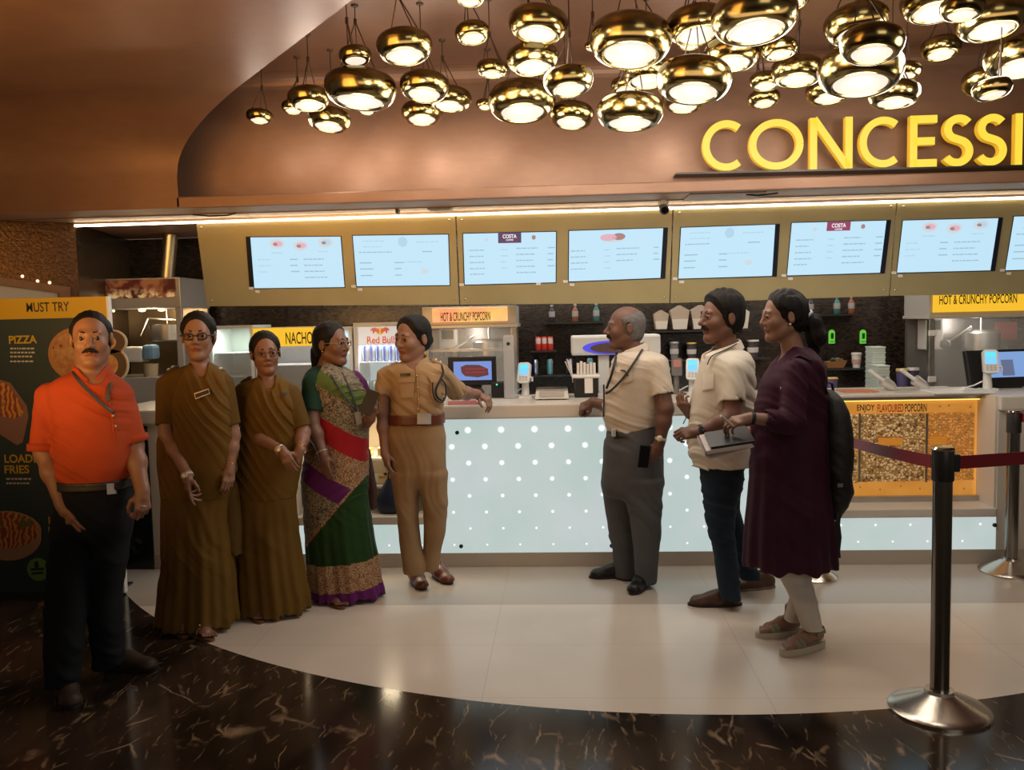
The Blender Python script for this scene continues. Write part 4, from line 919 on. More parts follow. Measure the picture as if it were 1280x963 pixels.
def cup(px, y0, y1, w_, body, lid, label, Y=YQ, zb=None, band=None):
    zz = zat(px, y1, Y) if zb is None else zb; H = zat(px, y0, Y)-zz; r = w_*Y/FPX/2; xx = xat(px, y1, Y)
    t_ = thing('paper_cup', label, 'cup', (xx, Y, zz), 'paper cups and tubs')
    MB().lathe(cup_prof(r*0.72, r*0.95, H*0.86), (xx, Y, zz), 22).build('cup_body', body, t_, autos=40)
    MB().lathe([(0, H*0.86+0.007), (r*0.95+0.005, H*0.86+0.007), (r*1.02, H*0.9), (r*0.98, H), (0, H)], (xx, Y, zz), 22).build('lid', lid, t_, autos=40)
    if band: MB().lathe([(r*0.80+0.001, H*0.28), (r*0.82+0.0025, H*0.29), (r*0.885+0.0025, H*0.56), (r*0.88+0.001, H*0.57)], (xx, Y, zz), 22).build('printed_band', band, t_, autos=40)
tubD = mat('tub_dark', (0.06, 0.05, 0.06), 0.4); tubW = mat('tub_white', (0.55, 0.53, 0.52), 0.5); tubY = mat('lid_yellow', (0.60, 0.42, 0.12), 0.5); tubG = mat('tub_grey', (0.22, 0.20, 0.20), 0.4)
ledge(818, 890, 449.5, 'wall shelf under the tubs left of the white shirt')
cup(843, 427, 449, 12, tubG, tubW, 'grey tub with a white lid on the wall shelf between the two men', band=tubW)
cup(864.5, 428, 448.5, 13, tubD, tubY, 'dark tub with a yellow lid on the wall shelf beside the white shirt', band=tubW)
ledge(926, 960, 447.5, 'wall shelf under a tub between the white shirt and purple kurta')
cup(941, 425, 447, 15, tubD, tubW, 'dark tub with a pale lid between the white shirt and the purple kurta', band=tubW)
ledge(1030, 1088, 460.5, 'wall shelf under the paper boat and white cup')
cup(1070.5, 441, 460, 12, mat('cup_white', (0.62, 0.58, 0.55), 0.5), mat('cup_white_lid', (0.62, 0.58, 0.55), 0.5), 'plain white paper cup on the wall shelf left of the white box stack', band=mat('cup_print', (0.45, 0.28, 0.25), 0.5))
p = at(1044, 460, YQ); wz = p.z
g = MB(); L0, L1 = 0.062, 0.085
g.add([(p.x-L0, YQ-0.03, wz), (p.x+L0, YQ-0.03, wz), (p.x+L0, YQ+0.03, wz), (p.x-L0, YQ+0.03, wz), (p.x-L1, YQ-0.05, wz+0.055), (p.x+L1, YQ-0.05, wz+0.062), (p.x+L1, YQ+0.05, wz+0.062), (p.x-L1, YQ+0.05, wz+0.055)],
      [[3, 2, 1, 0], [0, 1, 5, 4], [1, 2, 6, 5], [2, 3, 7, 6], [3, 0, 4, 7]])
bt = thing('food_boat', 'brown paper food boat with green garnish on the wall shelf', 'food tray', (p.x, YQ, wz))
g.build('paper_tray', mat('kraft_paper', (0.34, 0.17, 0.06), 0.6), bt)
g = MB(); r9 = random.Random(3)
for k in range(14): g.ball((p.x+r9.uniform(-.06, .06), YQ+r9.uniform(-.03, .03), wz+0.058+r9.uniform(0, .02)), r9.uniform(.008, .016), k % 2, n=6)
g.build('filling', [mat('garnish_green', (0.03, 0.07, 0.02), 0.6), mat('garnish_brown', (0.15, 0.07, 0.03), 0.6)], bt, True)['kind'] = 'stuff'
GRN = emis('green_tag_light', (0.14, 0.62, 0.05), 0.75); GDK = mat('tag_dark_green', (0.01, 0.06, 0.01), 0.5)
for k, px in enumerate((1040, 1079)):
    p = at(px, 421, YB-0.01); w_ = 7.5*YB/FPX/2; h_ = 17*YB/FPX
    tg = thing('wall_tag', ('green round topped tag on the mosaic wall nearest the ponytail', 'green round topped tag on the mosaic wall above the white cup')[k], 'tag', (p.x, YB-0.012, p.z-h_/2), 'green wall tags')
    poly = [(-w_, -h_/2), (w_, -h_/2)]+ell(0, h_/2-w_, w_, w_, 12, 0, math.pi)+[(-w_, h_/2-w_)]
    MB().prism(poly, Vector((p.x, YB-0.006, p.z)), XV, ZV, -0.012).build('tag_plate', GRN, tg)
    MB().prism(rrect(w_*0.9, h_*0.42, w_*0.3), Vector((p.x, YB-0.019, p.z+h_*0.05)), XV, ZV, -0.001).build('tag_icon', GDK, tg)
    MB().box((p.x-w_*0.7, YB-0.021, p.z-h_*0.38), (p.x+w_*0.7, YB-0.019, p.z-h_*0.33)).build('tag_lettering', GDK, tg)
# ---- stacks on the back counter
BXW = mat('box_pale_green', (0.50, 0.58, 0.52), 0.55); BXP = mat('box_pink', (0.55, 0.28, 0.28), 0.55)
def stackbox(px, w_, y0, y1, cnt, Y, where, zb):
    zt_ = zat(px, y0, Y); h_ = (zt_-zb)/cnt; W_ = w_*Y/FPX
    xx = xat(px, (y0+y1)/2, Y)
    for k in range(cnt):
        t_ = thing('takeaway_box', 'white takeaway box, %s from the bottom of the %s' % (OW[k], where), 'box', (xx, Y, zb+k*h_), 'stacked takeaway boxes')
        box('box_base', (xx-W_/2*0.95, Y-0.08, zb+k*h_), (xx+W_/2*0.95, Y+0.08, zb+(k+0.6)*h_), BXW, t_, 0.003)
        box('lid', (xx-W_/2, Y-0.085, zb+(k+0.62)*h_), (xx+W_/2, Y+0.085, zb+(k+1)*h_-0.002), BXW, t_, 0.003)
stackbox(1094, 16, 433, 490, 9, 7.30, 'tall left stack', ZW)
stackbox(1100, 14.5, 456, 490, 5, 7.12, 'short front stack', ZW)
for k, (px, y0, mm, lid, lb) in enumerate(((1040, 472, mat('cup_purple', (0.14, 0.09, 0.22), 0.5), tubY, 'purple paper cup with yellow lid behind the backpack'), (1127, 461, mat('cup_purple2', (0.12, 0.10, 0.24), 0.5), tubY, 'purple cup with a yellow lid right of the white box stacks'), (1141, 460, mat('cup_navy', (0.05, 0.04, 0.09), 0.5), tubW, 'navy cup with a white lid right of the white box stacks'))):
    cup(px, y0, 498, 14, mm, lid, lb, 7.2, ZW)
# ================================================================ ON THE SERVICE COUNTER
zc = zt
def terminal(px, y0, Y, label, k=1.0, ry=-0.12):
    xx = xat(px, 500, Y); t_ = thing('payment_terminal', label, 'payment terminal', (xx, Y, zc), 'payment terminals')
    H = zat(px, y0, Y)-zc
    MB().prism(rrect(0.10*k, 0.10*k, 0.02), Vector((xx, Y, zc)), XV, Vector((0, 1, 0)), 0.012).build('foot', WPL, t_)
    MB().tube([(xx, Y+0.01, zc+0.01), (xx, Y+0.02, zc+H*0.5)], [0.028*k, 0.022*k], 16).build('post', WPL, t_, autos=40)
    M = Matrix.Translation((xx, Y-0.01, zc+H*0.70)) @ Matrix.Rotation(ry, 4, 'Z') @ Matrix.Rotation(math.radians(-16), 4, 'X')
    w_, h_ = 0.088*k, H*0.60
    O = M @ Vector((0, 0, 0)); U = (M.to_3x3() @ XV); V = (M.to_3x3() @ ZV)
    MB().prism(rrect(w_, h_, 0.02*k), O+U.cross(V).normalized()*-0.0+(U.cross(V).normalized())*0, U, V, 0.034).build('terminal_body', WPL, t_)
    nn = U.cross(V).normalized()
    f_ = O+nn*0.0345
    MB().prism(rrect(w_*0.72, h_*0.52, 0.004), f_+V*h_*0.15, U, V, 0.001).build('display', SCREENB, t_)
    MB().prism(rrect(w_*0.66, h_*0.18, 0.003), f_+V*h_*0.27+nn*0.0012, U, V, 0.0006).build('display_header', SCREENC, t_)
    for r_ in range(3):
        for c_ in range(3): MB().prism(rrect(w_*0.16, h_*0.055, 0.002), f_+U*(c_-1)*w_*0.24+V*(-h_*0.20-r_*h_*0.085), U, V, 0.002).build('key', mat('key_grey', (0.45, 0.46, 0.46), 0.5), t_)
    MB().box((w_*0.5-0.001, -0.03, -h_*0.25), (w_*0.5+0.022*k, -0.012, -h_*0.20), M=M).box((w_*0.5+0.014*k, -0.03, -h_*0.42), (w_*0.5+0.022*k, -0.012, -h_*0.20), M=M).build('grip_hook', WPL, t_)
    MB().tube([(xx-0.03, Y+0.01, zc+0.06), (xx-0.08, Y+0.03, zc+0.03), (xx-0.16, Y+0.05, zc+0.006)], 0.005).build('cable', WPL, t_)
terminal(657, 454, 5.95, 'white card terminal on its post beside the white scale', 1.0, -0.25)
terminal(866, 449, 5.95, 'white card terminal between the two men at the counter', 1.0, -0.2)
terminal(1235, 438, 5.90, 'white card terminal on the counter near the right edge of the frame', 1.05, -0.2)
pp = xat(846, 500, 5.98)
MB().prism(rrect(0.07, 0.12, 0.012), Vector((pp, 5.98, zc+0.19)), XV, ZV, -0.025).tube([(pp, 5.99, zc), (pp, 5.99, zc+0.14)], 0.018, 12)
cr = thing('card_reader', 'grey card reader on a stand left of the middle terminal', 'card reader', (pp, 5.98, zc))
MB().prism(rrect(0.07, 0.12, 0.012), Vector((pp, 5.98, zc+0.19)), XV, ZV, 0.025).build('reader_body', mat('reader_grey', (0.16, 0.15, 0.15), 0.4), cr)
MB().tube([(pp, 5.985, zc), (pp, 5.985, zc+0.15)], 0.018, 12).build('stand', mat('reader_grey', (0.2, 0.2, 0.2), 0.4), cr, autos=40)
MB().prism(rrect(0.05, 0.05, 0.006), Vector((pp, 5.954, zc+0.215)), XV, ZV, 0.001).build('display', mat('reader_pink', (0.45, 0.20, 0.17), 0.4), cr)
# scale
sx0, sx1 = xat(669, 500, 5.72), xat(711, 500, 5.72); zz = zat(690, 488, 5.72)
sc_ = thing('counter_scale', 'white low weighing scale on the counter between terminal and cup holder', 'scale', ((sx0+sx1)/2, 5.72, zc))
MB().prism([(0, 0.008), (sx1-sx0, 0.008), (sx1-sx0-0.006, zz-zc-0.006), (0.006, zz-zc-0.006)], Vector((sx0, 5.72, zc)), XV, ZV, -0.26).build('scale_body', WPL, sc_)
box('weighing_plate', (sx0+0.006, 5.735, zz-0.005), (sx1-0.012, 5.97, zz+0.004), STL, sc_, 0.003)
box('keypad', (sx0+0.03, 5.712, zc+0.025), (sx1-0.03, 5.7205, zc+0.06), mat('keypad_grey', (0.42, 0.41, 0.38), 0.5), sc_, 0.002)
for xx in (sx0+0.03, sx1-0.03): MB().lathe([(0, 0), (0.012, 0), (0.012, 0.009), (0, 0.009)], (xx, 5.75, zc), 10).lathe([(0, 0), (0.012, 0), (0.012, 0.009), (0, 0.009)], (xx, 5.95, zc), 10).build('foot', BLK, sc_)
# cup / straw holder
hx = xat(732, 500, 5.86)
ho = thing('straw_holder', 'black and white counter caddy full of paper straws and napkins', 'caddy', (hx, 5.86, zc))
box('holder_body', (hx-0.075, 5.86, zc), (hx+0.085, 5.98, zc+0.13), BLK, ho, 0.008)
box('top_tray', (hx-0.09, 5.85, zc+0.131), (hx+0.10, 5.99, zc+0.155), WPL, ho, 0.01)
MB().prism([(-0.025, 0), (0.03, 0), (0.03, 0.10), (-0.025, 0.10)], Vector((hx+0.02, 5.859, zc+0.03)), XV, ZV, 0.006).build('white_tab', WPL, ho)
g_ = random.Random(9)
NAP = mat('napkin_white', (0.66, 0.62, 0.57), 0.8)
for k in range(6): box('napkin', (hx-0.055+k*0.022, 5.90+g_.uniform(0, .02), zc+0.156), (hx-0.037+k*0.022, 5.94, zc+0.235+g_.uniform(-.012, .012)), NAP, ho, 0.002)
for k in range(4): MB().tube([(hx-0.083+0.004*k, 5.90+0.01*k, zc+0.10), (hx-0.098-0.012*k, 5.91, zc+0.25+g_.uniform(-.01, .02))], 0.004, 7).build('straw', WPL, ho)
# register monitor behind the khaki uniform
YG = 6.0
mo = thing('register_monitor', 'black register screen with a brown picture beside the khaki uniform', 'monitor', (xat(592, 500, YG), YG, zc))
pbox('casing', 560, 446, 620, 482, YG, 0.05, BLK, mo, 0.008)
pbox('display', 567, 452, 614.5, 475.5, YG-0.002, 0.003, emis('register_blue', (0.20, 0.32, 0.75), 0.8), mo)
p = at(592, 464, YG-0.002)
MB().prism([(-0.09, 0.03), (-0.05, 0.045), (0.04, 0.042), (0.10, 0.015), (0.105, -0.03), (0.03, -0.045), (-0.06, -0.035), (-0.085, -0.01)], Vector((p.x, YG-0.0035, p.z)), XV, ZV, 0.0008).build('screen_picture', emis('screen_picture_brown', (0.13, 0.03, 0.035), 0.8), mo)
for k in range(2): MB().box((p.x-0.06, YG-0.0055, p.z+0.012-0.024*k), (p.x+0.09, YG-0.0045, p.z+0.018-0.024*k)).build('screen_caption', emis('caption_red', (0.4, 0.03, 0.03), 0.8), mo)
pbox('stand', 580, 482, 602, 504, YG+0.02, 0.06, BLK, mo, 0.006)
box('foot', (xat(572, 503, YG), YG-0.04, zc), (xat(612, 503, YG), YG+0.14, zc+0.012), BLK, mo, 0.004)
pr = thing('receipt_printer', 'small black printer with a green light right of the register screen', 'printer', (xat(622, 500, 5.95), 5.95, zc))
pbox('printer_body', 614, 478, 631, 505, 5.95, 0.12, BLK, pr, 0.01)
p = at(621, 481, 5.948); MB().ball(p, 0.006).build('status_light', emis('green_led', (0.05, 0.9, 0.45), 1.5), pr, True)
# clear acrylic post
ax = xat(636, 460, 5.85)
ap = thing('acrylic_post', 'clear acrylic upright tube on the counter left of the card terminal', 'holder', (ax, 5.85, zc))
box('tube_body', (ax-0.038, 5.85, zc+0.002), (ax+0.038, 5.92, zat(636, 419, 5.85)), mat('acrylic', (0.55, 0.55, 0.55), 0.1, alpha=0.45), ap, 0.01)
MB().lathe([(0.001, 0.006), (0.012, 0.006), (0.012, 0), (0.0, 0)], (ax, 5.852, zat(636, 430, 5.85)), 14, axis='Y').build('screw', DRK, ap)
# leaflets
lf = [((556, 509), (600, 507), (594, 501), (560, 502), (0.42, 0.10, 0.07), 'red leaflet lying on the counter under the bent forearm'), ((596, 506), (640, 505), (634, 499), (604, 500), (0.62, 0.60, 0.56), 'white leaflet lying on the counter beside the resting hand')]
for k, (a, b_, c_, d_, col, lab) in enumerate(lf):
    q = [atz(*a, zc+0.003), atz(*b_, zc+0.003), atz(*c_, zc+0.003), atz(*d_, zc+0.003)]
    for p in q: p.y = max(min(p.y, YK-0.02), YC-0.01)
    v = [Vector((p.x, p.y, zc+0.0005)) for p in q]+[Vector((p.x, p.y, zc+0.004)) for p in q]
    tag(obj('leaflet', v, [[4, 5, 6, 7], [0, 1, 5, 4], [1, 2, 6, 5], [2, 3, 7, 6], [3, 0, 4, 7], [3, 2, 1, 0]], mat('leaflet_%d' % k, col, 0.4)), lab, 'leaflet', 'leaflets on the counter')
q = at(1195, 490, 5.75); tag(box('serving_tray', (q.x-0.17, 5.62, zc), (q.x+0.19, 5.95, zc+0.014), WPL, None, 0.006), 'flat white tray on the counter left of the right card terminal', 'tray')
p = at(1070, 489, YP+0.25)
mb = box('menu_card', (p.x-0.12, YP+0.1, z1_+0.023), (p.x+0.10, YP+0.3, z1_+0.030), mat('card_orange', (0.55, 0.20, 0.10), 0.5), None, 0.002); tag(mb, 'orange printed card flat on the popcorn case beside the backpack', 'menu card')
# right register
YH = 6.05
mo = thing('register_monitor', 'wide tilted black register screen in front of the right popcorn machine', 'monitor', (xat(1262, 500, YH), YH, zc))
R_ = Matrix.Translation((xat(1252, 462, YH), YH, zat(1252, 461, YH))) @ Matrix.Rotation(math.radians(12), 4, 'Z') @ Matrix.Rotation(math.radians(-14), 4, 'X')
MB().box((-0.25, 0, -0.125), (0.25, 0.04, 0.135), bev=0.01, M=R_).build('casing', BLK, mo)
MB().box((-0.13, -0.003, -0.06), (0.235, 0.001, 0.115), M=R_).build('display', emis('register_blue2', (0.22, 0.38, 0.72), 0.85), mo)
MB().box((0.0, -0.005, -0.05), (0.09, -0.003, 0.06), M=R_).build('screen_picture', emis('picture_grey', (0.12, 0.15, 0.25), 0.9), mo)
MB().tube([(xat(1252, 500, YH), YH+0.05, zc), (xat(1252, 480, YH), YH+0.04, zat(1252, 470, YH))], 0.05, 14).build('stand', BLK, mo)
box('foot', (xat(1225, 500, YH), YH-0.03, zc), (xat(1275, 500, YH), YH+0.13, zc+0.015), BLK, mo, 0.005)
# ================================================================ FRAMED BOARD ON THE LEFT WALL RETURN
q0, q1 = c2, Vector((lw[2][0], lw[2][1], 0)); dr = (Vector((q1.x, q1.y, 0))-Vector((q0.x, q0.y, 0))).normalized()
nl = Vector((-dr.y, dr.x, 0)); nl = nl if nl.y < 0 else -nl
wl0 = Vector((q0.x, q0.y, 0))
def lp_(px, py, off): return on_plane(px, py, wl0+nl*off, nl)
fb = thing('framed_board', 'wood framed white board on the mosaic wall behind the standing banner', 'notice board', lp_(20, 400, 0.0))
def wallq(name, quad, o0, o1, m, parent):
    a = [lp_(*p, o1) for p in quad]; b_ = [p-nl*(o1-o0) for p in a]
    return obj(name, a+b_, [[0, 1, 2, 3], [7, 6, 5, 4], [0, 4, 5, 1], [1, 5, 6, 2], [2, 6, 7, 3], [3, 7, 4, 0]], m, parent)
WOOD = mat('dark_wood', (0.16, 0.07, 0.03), 0.4, var=0.25, vscale=12)
wallq('frame_rail', [(-60, 338), (-60, 348), (88, 368), (88, 359)], 0.005, 0.05, WOOD, fb)
wallq('frame_stile', [(74, 366), (74, 520), (88, 520), (88, 368)], 0.005, 0.05, WOOD, fb)
wallq('board', [(-60, 349), (-60, 520), (73, 520), (73, 366)], 0.004, 0.02, mat('board_cream', (0.42, 0.40, 0.34), 0.5), fb)
for px, py in ((28, 347), (47, 353), (62, 355)):
    p = lp_(px, py-1.5, 0.03); MB().ball(p, 0.011).build('spot_lamp', emis('tiny_spot', (1, 0.6, 0.3), 2.5), fb, True)
# ================================================================ STANDING BANNER
g0 = atz(100, 744); YT = g0.y
bl_, br_ = at(-40, 560, YT).x, at(143.5, 560, YT).x
zt_ = zat(100, 371.5, YT); zh = zat(70, 398, YT)
sb = thing('promo_banner', 'dark teal food banner with a yellow header behind the man in orange', 'banner', ((bl_+br_)/2, YT, 0))
TEAL = mat('banner_teal', (0.016, 0.036, 0.040), 0.5, var=0.10, vscale=3)
box('board', (bl_, YT, 0.012), (br_, YT+0.03, zt_), TEAL, sb, 0.002)
box('foot', (bl_+0.1, YT-0.10, 0), (br_-0.05, YT+0.22, 0.012), DRK, sb)
box('edge_strip', (br_, YT-0.004, 0.012), (br_+0.012, YT+0.034, zt_), WPL, sb)
BYL = mat('banner_yellow', (0.50, 0.33, 0.012), 0.5)
YT1 = YT-0.002
box('header', (bl_, YT-0.003, zh), (br_, YT-0.0005, zt_), BYL, sb)
DKT = mat('banner_dark_text', (0.012, 0.022, 0.022), 0.5); BWT = mat('banner_white_text', (0.45, 0.45, 0.42), 0.6)
ptext('lettering', 'MUST TRY', 33.5, 390.5, 12, 53.5, YT-0.003, DKT, sb, 0.001, 0.012)
for tx_, x_, y_, h_, w_ in (('PIZZA', 11.5, 430, 10, 35), ('LOADED', 6, 579, 10.5, 52), ('FRIES', 6, 592.5, 10.5, 31), ('LOADED', 61, 655.5, 9.5, 50), ('NACHOS', 61, 668, 9.5, 50)):
    ptext('lettering', tx_, x_, y_, h_, w_, YT1, BYL, sb, 0.001, 0.025)
def dash_lines(x_, ys, w_):
    for y_ in ys:
        g = MB(); u = x_; r8 = random.Random(int(y_))
        while u < x_+w_:
            du = r8.uniform(2, 5.5); O = at(u, y_, YT1); k_ = YT/FPX
            g.box((O.x, YT1-0.001, O.z), (O.x+du*k_, YT1, O.z+2.2*k_)); u += du+1.0
        g.build('lettering', BWT, sb)
dash_lines(13, (437, 442, 447, 453), 28); dash_lines(8, (600, 605.5), 30); dash_lines(62, (676, 682), 30)
ORL = mat('food_orange', (0.42, 0.16, 0.035), 0.6, var=0.3, vscale=30)
s = Sh('pizza_print'); n_ = s.noise(s.tc.outputs['Object'], 26, 4); v_ = s.node('ShaderNodeTexVoronoi'); v_.inputs['Scale'].default_value = 22; s.L.new(s.tc.outputs['Object'], v_.inputs['Vector'])
c_ = s.mix(s.rng(n_.outputs[0], 0.35, 0.65), (0.30, 0.11, 0.04), (0.42, 0.26, 0.10)); c_ = s.mix(s.rng(v_.outputs['Distance'], 0.16, 0.2, 1, 0), c_, (0.10, 0.03, 0.02)); s.L.new(c_, s.b.inputs['Base Color'])
s = Sh('noodle_print'); wv = s.node('ShaderNodeTexWave'); wv.inputs['Scale'].default_value = 9; wv.inputs['Distortion'].default_value = 14; wv.inputs['Detail'].default_value = 3; s.L.new(s.tc.outputs['Object'], wv.inputs['Vector'])
n_ = s.noise(s.tc.outputs['Object'], 12, 3); c_ = s.mix(s.rng(wv.outputs[0], 0.2, 0.8), (0.22, 0.05, 0.015), (0.60, 0.26, 0.06)); c_ = s.mix(s.rng(n_.outputs[0], 0.6, 0.66), c_, (0.12, 0.14, 0.02)); s.L.new(c_, s.b.inputs['Base Color'])
CRST = mat('crust_print', (0.36, 0.17, 0.06), 0.6); SHD = mat('dark_plate_print', (0.05, 0.028, 0.018), 0.6); BOWL = mat('bowl_print', (0.38, 0.24, 0.14), 0.6)
kk = YT/FPX
def pr_(name, px, py, poly, m, o_): return MB().prism([(a*kk, b*kk) for a, b in poly], at(px, py, YT)-Vector((0, o_, 0)), XV, ZV, 0.001).build(name, m, sb)
pr_('pizza_picture', 98, 443, ell(0, 0, 40, 35), CRST, 0.002); pr_('pizza_topping', 98, 443, ell(0, 0, 35, 30), _M['pizza_print'], 0.0035)
for (px, py, rx, ry) in ((140, 428, 19, 16), (143, 456, 18, 21)):
    o = MB().prism([(a*kk, b*kk) for a, b in ell(0, 0, rx, ry)], at(px, py, YT)-Vector((0, 0.003, 0)), XV, ZV, -0.02).build('cutout_rim', mat('cutout_edge', (0.42, 0.34, 0.24), 0.6), sb)
    pr_('cutout_picture', px, py, ell(0, 0, rx-1.6, ry-1.6), SHD, 0.0045)
    pr_('cutout_food', px-4, py, ell(0, 0, (rx-4)*0.7, (ry-4)*0.75), _M['pizza_print'], 0.006)
pr_('tray_picture', 8, 515, [(-40, 34), (-5, 42), (8, 38), (28, 8), (30, -6), (20, -40), (12, -44), (-40, -10)], mat('tray_print', (0.22, 0.12, 0.10), 0.6), 0.002)
pr_('fries_picture', 6, 512, [(-38, 30), (-5, 37), (7, 32), (25, 4), (26, -8), (12, -12), (-10, -8), (-38, 4)], _M['noodle_print'], 0.0035)
pr_('bowl_picture', 14, 672, [(-56, 12)]+[(-56+2*k, -1) for k in range(1)]+ell(-5, 3, 47, 34, 20, math.radians(-178), math.radians(-2))+[(42, 12)], BOWL, 0.002)
pr_('bowl_rim_picture', 12, 664, ell(-4, 0, 48, 27), BOWL, 0.0032); pr_('noodle_picture', 12, 664, ell(-4, 1, 44, 24), _M['noodle_print'], 0.0045)
pr_('badge', 48, 712, ell(0, 0, 15, 15.5), mat('badge_green', (0.13, 0.30, 0.035), 0.5), 0.002)
for k, y_ in enumerate((713.5, 718.5)): pr_('badge_lettering', 39 if k == 0 else 40, y_, [(0, 0), (18-2*k, 0.8), (18-2*k, 4), (0, 3.2)], DKT, 0.0035)
pr_('badge_leaf', 46, 706, ell(0, 0, 3, 5), DKT, 0.0035)
# ================================================================ BARRIER POSTS
POST = mat('post_steel', (0.26, 0.24, 0.22), 0.20, 1.0); BASEM = mat('base_steel', (0.62, 0.57, 0.50), 0.24, 1.0)
BELT = mat('belt_red', (0.26, 0.014, 0.022), 0.55, bump=0.15, bscale=200); CAPM = mat('post_cap', (0.03, 0.03, 0.03), 0.35)
def stanchion(gp, top_px, label, dom=0.19):
    t_ = thing('barrier_post', label, 'barrier post', gp, 'belt barrier posts')
    H = at(top_px[0], top_px[1], gp.y).z
    MB().lathe([(dom, 0.0), (dom, 0.010), (dom-0.006, 0.016), (dom*0.86, 0.026), (dom*0.36, 0.068), (dom*0.30, 0.075), (dom*0.28, 0.088), (0.0, 0.09)], gp, 56).build('base', BASEM, t_, autos=30)
    MB().lathe([(0.036, 0.088), (0.036, H-0.115)], gp, 32).build('pole', POST, t_, autos=40)
    MB().lathe([(0.0395, H-0.13), (0.041, H-0.127), (0.041, H-0.012), (0.037, H), (0.0, H+0.002)], gp, 32).build('belt_head', CAPM, t_, autos=40)
    MB().lathe([(0.043, H-0.010), (0.043, H-0.004), (0.036, H+0.004), (0, H+0.005)], gp, 32).build('cap', CHR, t_, autos=40)
    return t_, H
f0 = atz(1174, 888); s1, H1 = stanchion(f0, (1177, 560), 'steel barrier post standing at the edge of the cream floor in front', 0.192)
f1 = atz(1263.5, 715); s2, H2 = stanchion(f1, (1269, 514), 'steel barrier post near the counter at the right edge of the frame', 0.18)
f2 = atz(1018, 722); s3, H3 = stanchion(f2, (1020, 525), 'steel barrier post hidden behind the woman in the purple kurta', 0.135)
def belt(a, b_, parent, sag=0.0, h=0.052):
    g = MB(); n = 16
    for i in range(n+1):
        t_ = i/n; p = a+(b_-a)*t_; p.z -= sag*4*t_*(1-t_)
        sd = Vector((b_.y-a.y, a.x-b_.x, 0)).normalized()*0.0012
        g.v += [p+Vector((0, 0, h/2))+sd, p-Vector((0, 0, h/2))+sd, p-Vector((0, 0, h/2))-sd, p+Vector((0, 0, h/2))-sd]
        if i:
            for q in range(4): g.f.append([(i-1)*4+q, (i-1)*4+(q+1) % 4, i*4+(q+1) % 4, i*4+q])
    g.mi = [0]*len(g.f)
    return g.build('belt', BELT, parent)
zb1 = at(1177, 579, f0.y).z
f4 = atz(1432, 846); s4, H4 = stanchion(f4, (1432, 548), 'steel barrier post beyond the right edge, holding the far end of the red belt', 0.192)
end = Vector((f4.x-0.036, f4.y, 0))
belt(Vector((f0.x+0.042, f0.y, zb1)), Vector((end.x, end.y, zb1-0.012)), s1)

box('belt_clip', (f0.x+0.036, f0.y-0.012, zb1-0.035), (f0.x+0.062, f0.y+0.012, zb1+0.035), BLK, s1, 0.004)
zb3 = at(1022, 541, f2.y).z
belt(Vector((f0.x-0.042, f0.y+0.01, zb1+0.005)), Vector((f2.x+0.036, f2.y-0.02, zb3)), s1, 0.01)
zb2 = at(1268, 522, f1.y).z
belt(Vector((f1.x+0.036, f1.y, zb2)), Vector((f4.x, f4.y+0.036, zb1)), s2)
# ================================================================ FIGURES: smooth implicit surfaces turned into quad meshes
def nv(v): return np.array(v, float)
def smin(a, b, k):
    h = np.clip(0.5+0.5*(b-a)/k, 0, 1); return b+(a-b)*h-k*h*(1-h)
def smax(a, b, k): return -smin(-a, -b, k)
def capf(a, b, ra, rb):
    a, b = nv(a), nv(b); ab = b-a; L2 = max(ab@ab, 1e-9)
    def f(P):
        t = np.clip(((P-a)@ab)/L2, 0, 1); return np.linalg.norm(P-a-t[:, None]*ab, axis=1)-(ra+t*(rb-ra))
    return f
def ellf(c, r, R=None):
    c, r = nv(c), nv(r)
    def f(P):
        q = P-c
        if R is not None: q = q@R
        k0 = np.linalg.norm(q/r, axis=1); k1 = np.linalg.norm(q/(r*r), axis=1)
        return k0*(k0-1)/np.maximum(k1, 1e-6)
    return f
def planef(p, n):
    p, n = nv(p), nv(n); n = n/np.linalg.norm(n)
    return lambda P: (P-p)@n
class Loft:
    """stack of rounded horizontal slices: (z, cx, cy, half width, half depth)"""
    def __init__(s, st, n=2.3, cap=0.02):
        st = sorted(st); A = np.array(st, float); s.z0, s.z1 = A[0, 0], A[-1, 0]
        zs = np.linspace(s.z0, s.z1, 160); s.T = [zs]
        for j in range(1, 5):
            v = np.interp(zs, A[:, 0], A[:, j]); k = 9
            vp = np.pad(v, k//2, mode='edge'); s.T.append(np.convolve(vp, np.ones(k)/k, mode='valid'))
        s.n = n; s.ripple = None; s.cap = cap; s.cap0 = 0.004
    def at(s, z): return [np.interp(z, s.T[0], s.T[j]) for j in range(1, 5)]
    def __call__(s, P, capped=True):
        z = P[:, 2]; cx, cy, a, b = s.at(z); x, y = P[:, 0]-cx, P[:, 1]-cy
        q = ((np.abs(x)/a)**s.n+(np.abs(y)/b)**s.n)**(1/s.n); r = np.hypot(x, y)
        d = np.where(q > 1e-4, r*(1-1/np.maximum(q, 1e-4)), -np.minimum(a, b))
        d = np.maximum(d, -np.minimum(a, b))
        if s.ripple is not None: d = d+s.ripple(np.arctan2(y/b, x/a), z)
        if capped: d = smax(smax(d, z-s.z1, s.cap), s.z0-z, s.cap0)
        return d
    def front(s, x, z, off=0.0, side=-1):
        cx, cy, a, b = s.at(z); u = min(abs((x-cx)/(a+off)), 0.995)
        return cy+side*(b+off)*(1-u**s.n)**(1/s.n)
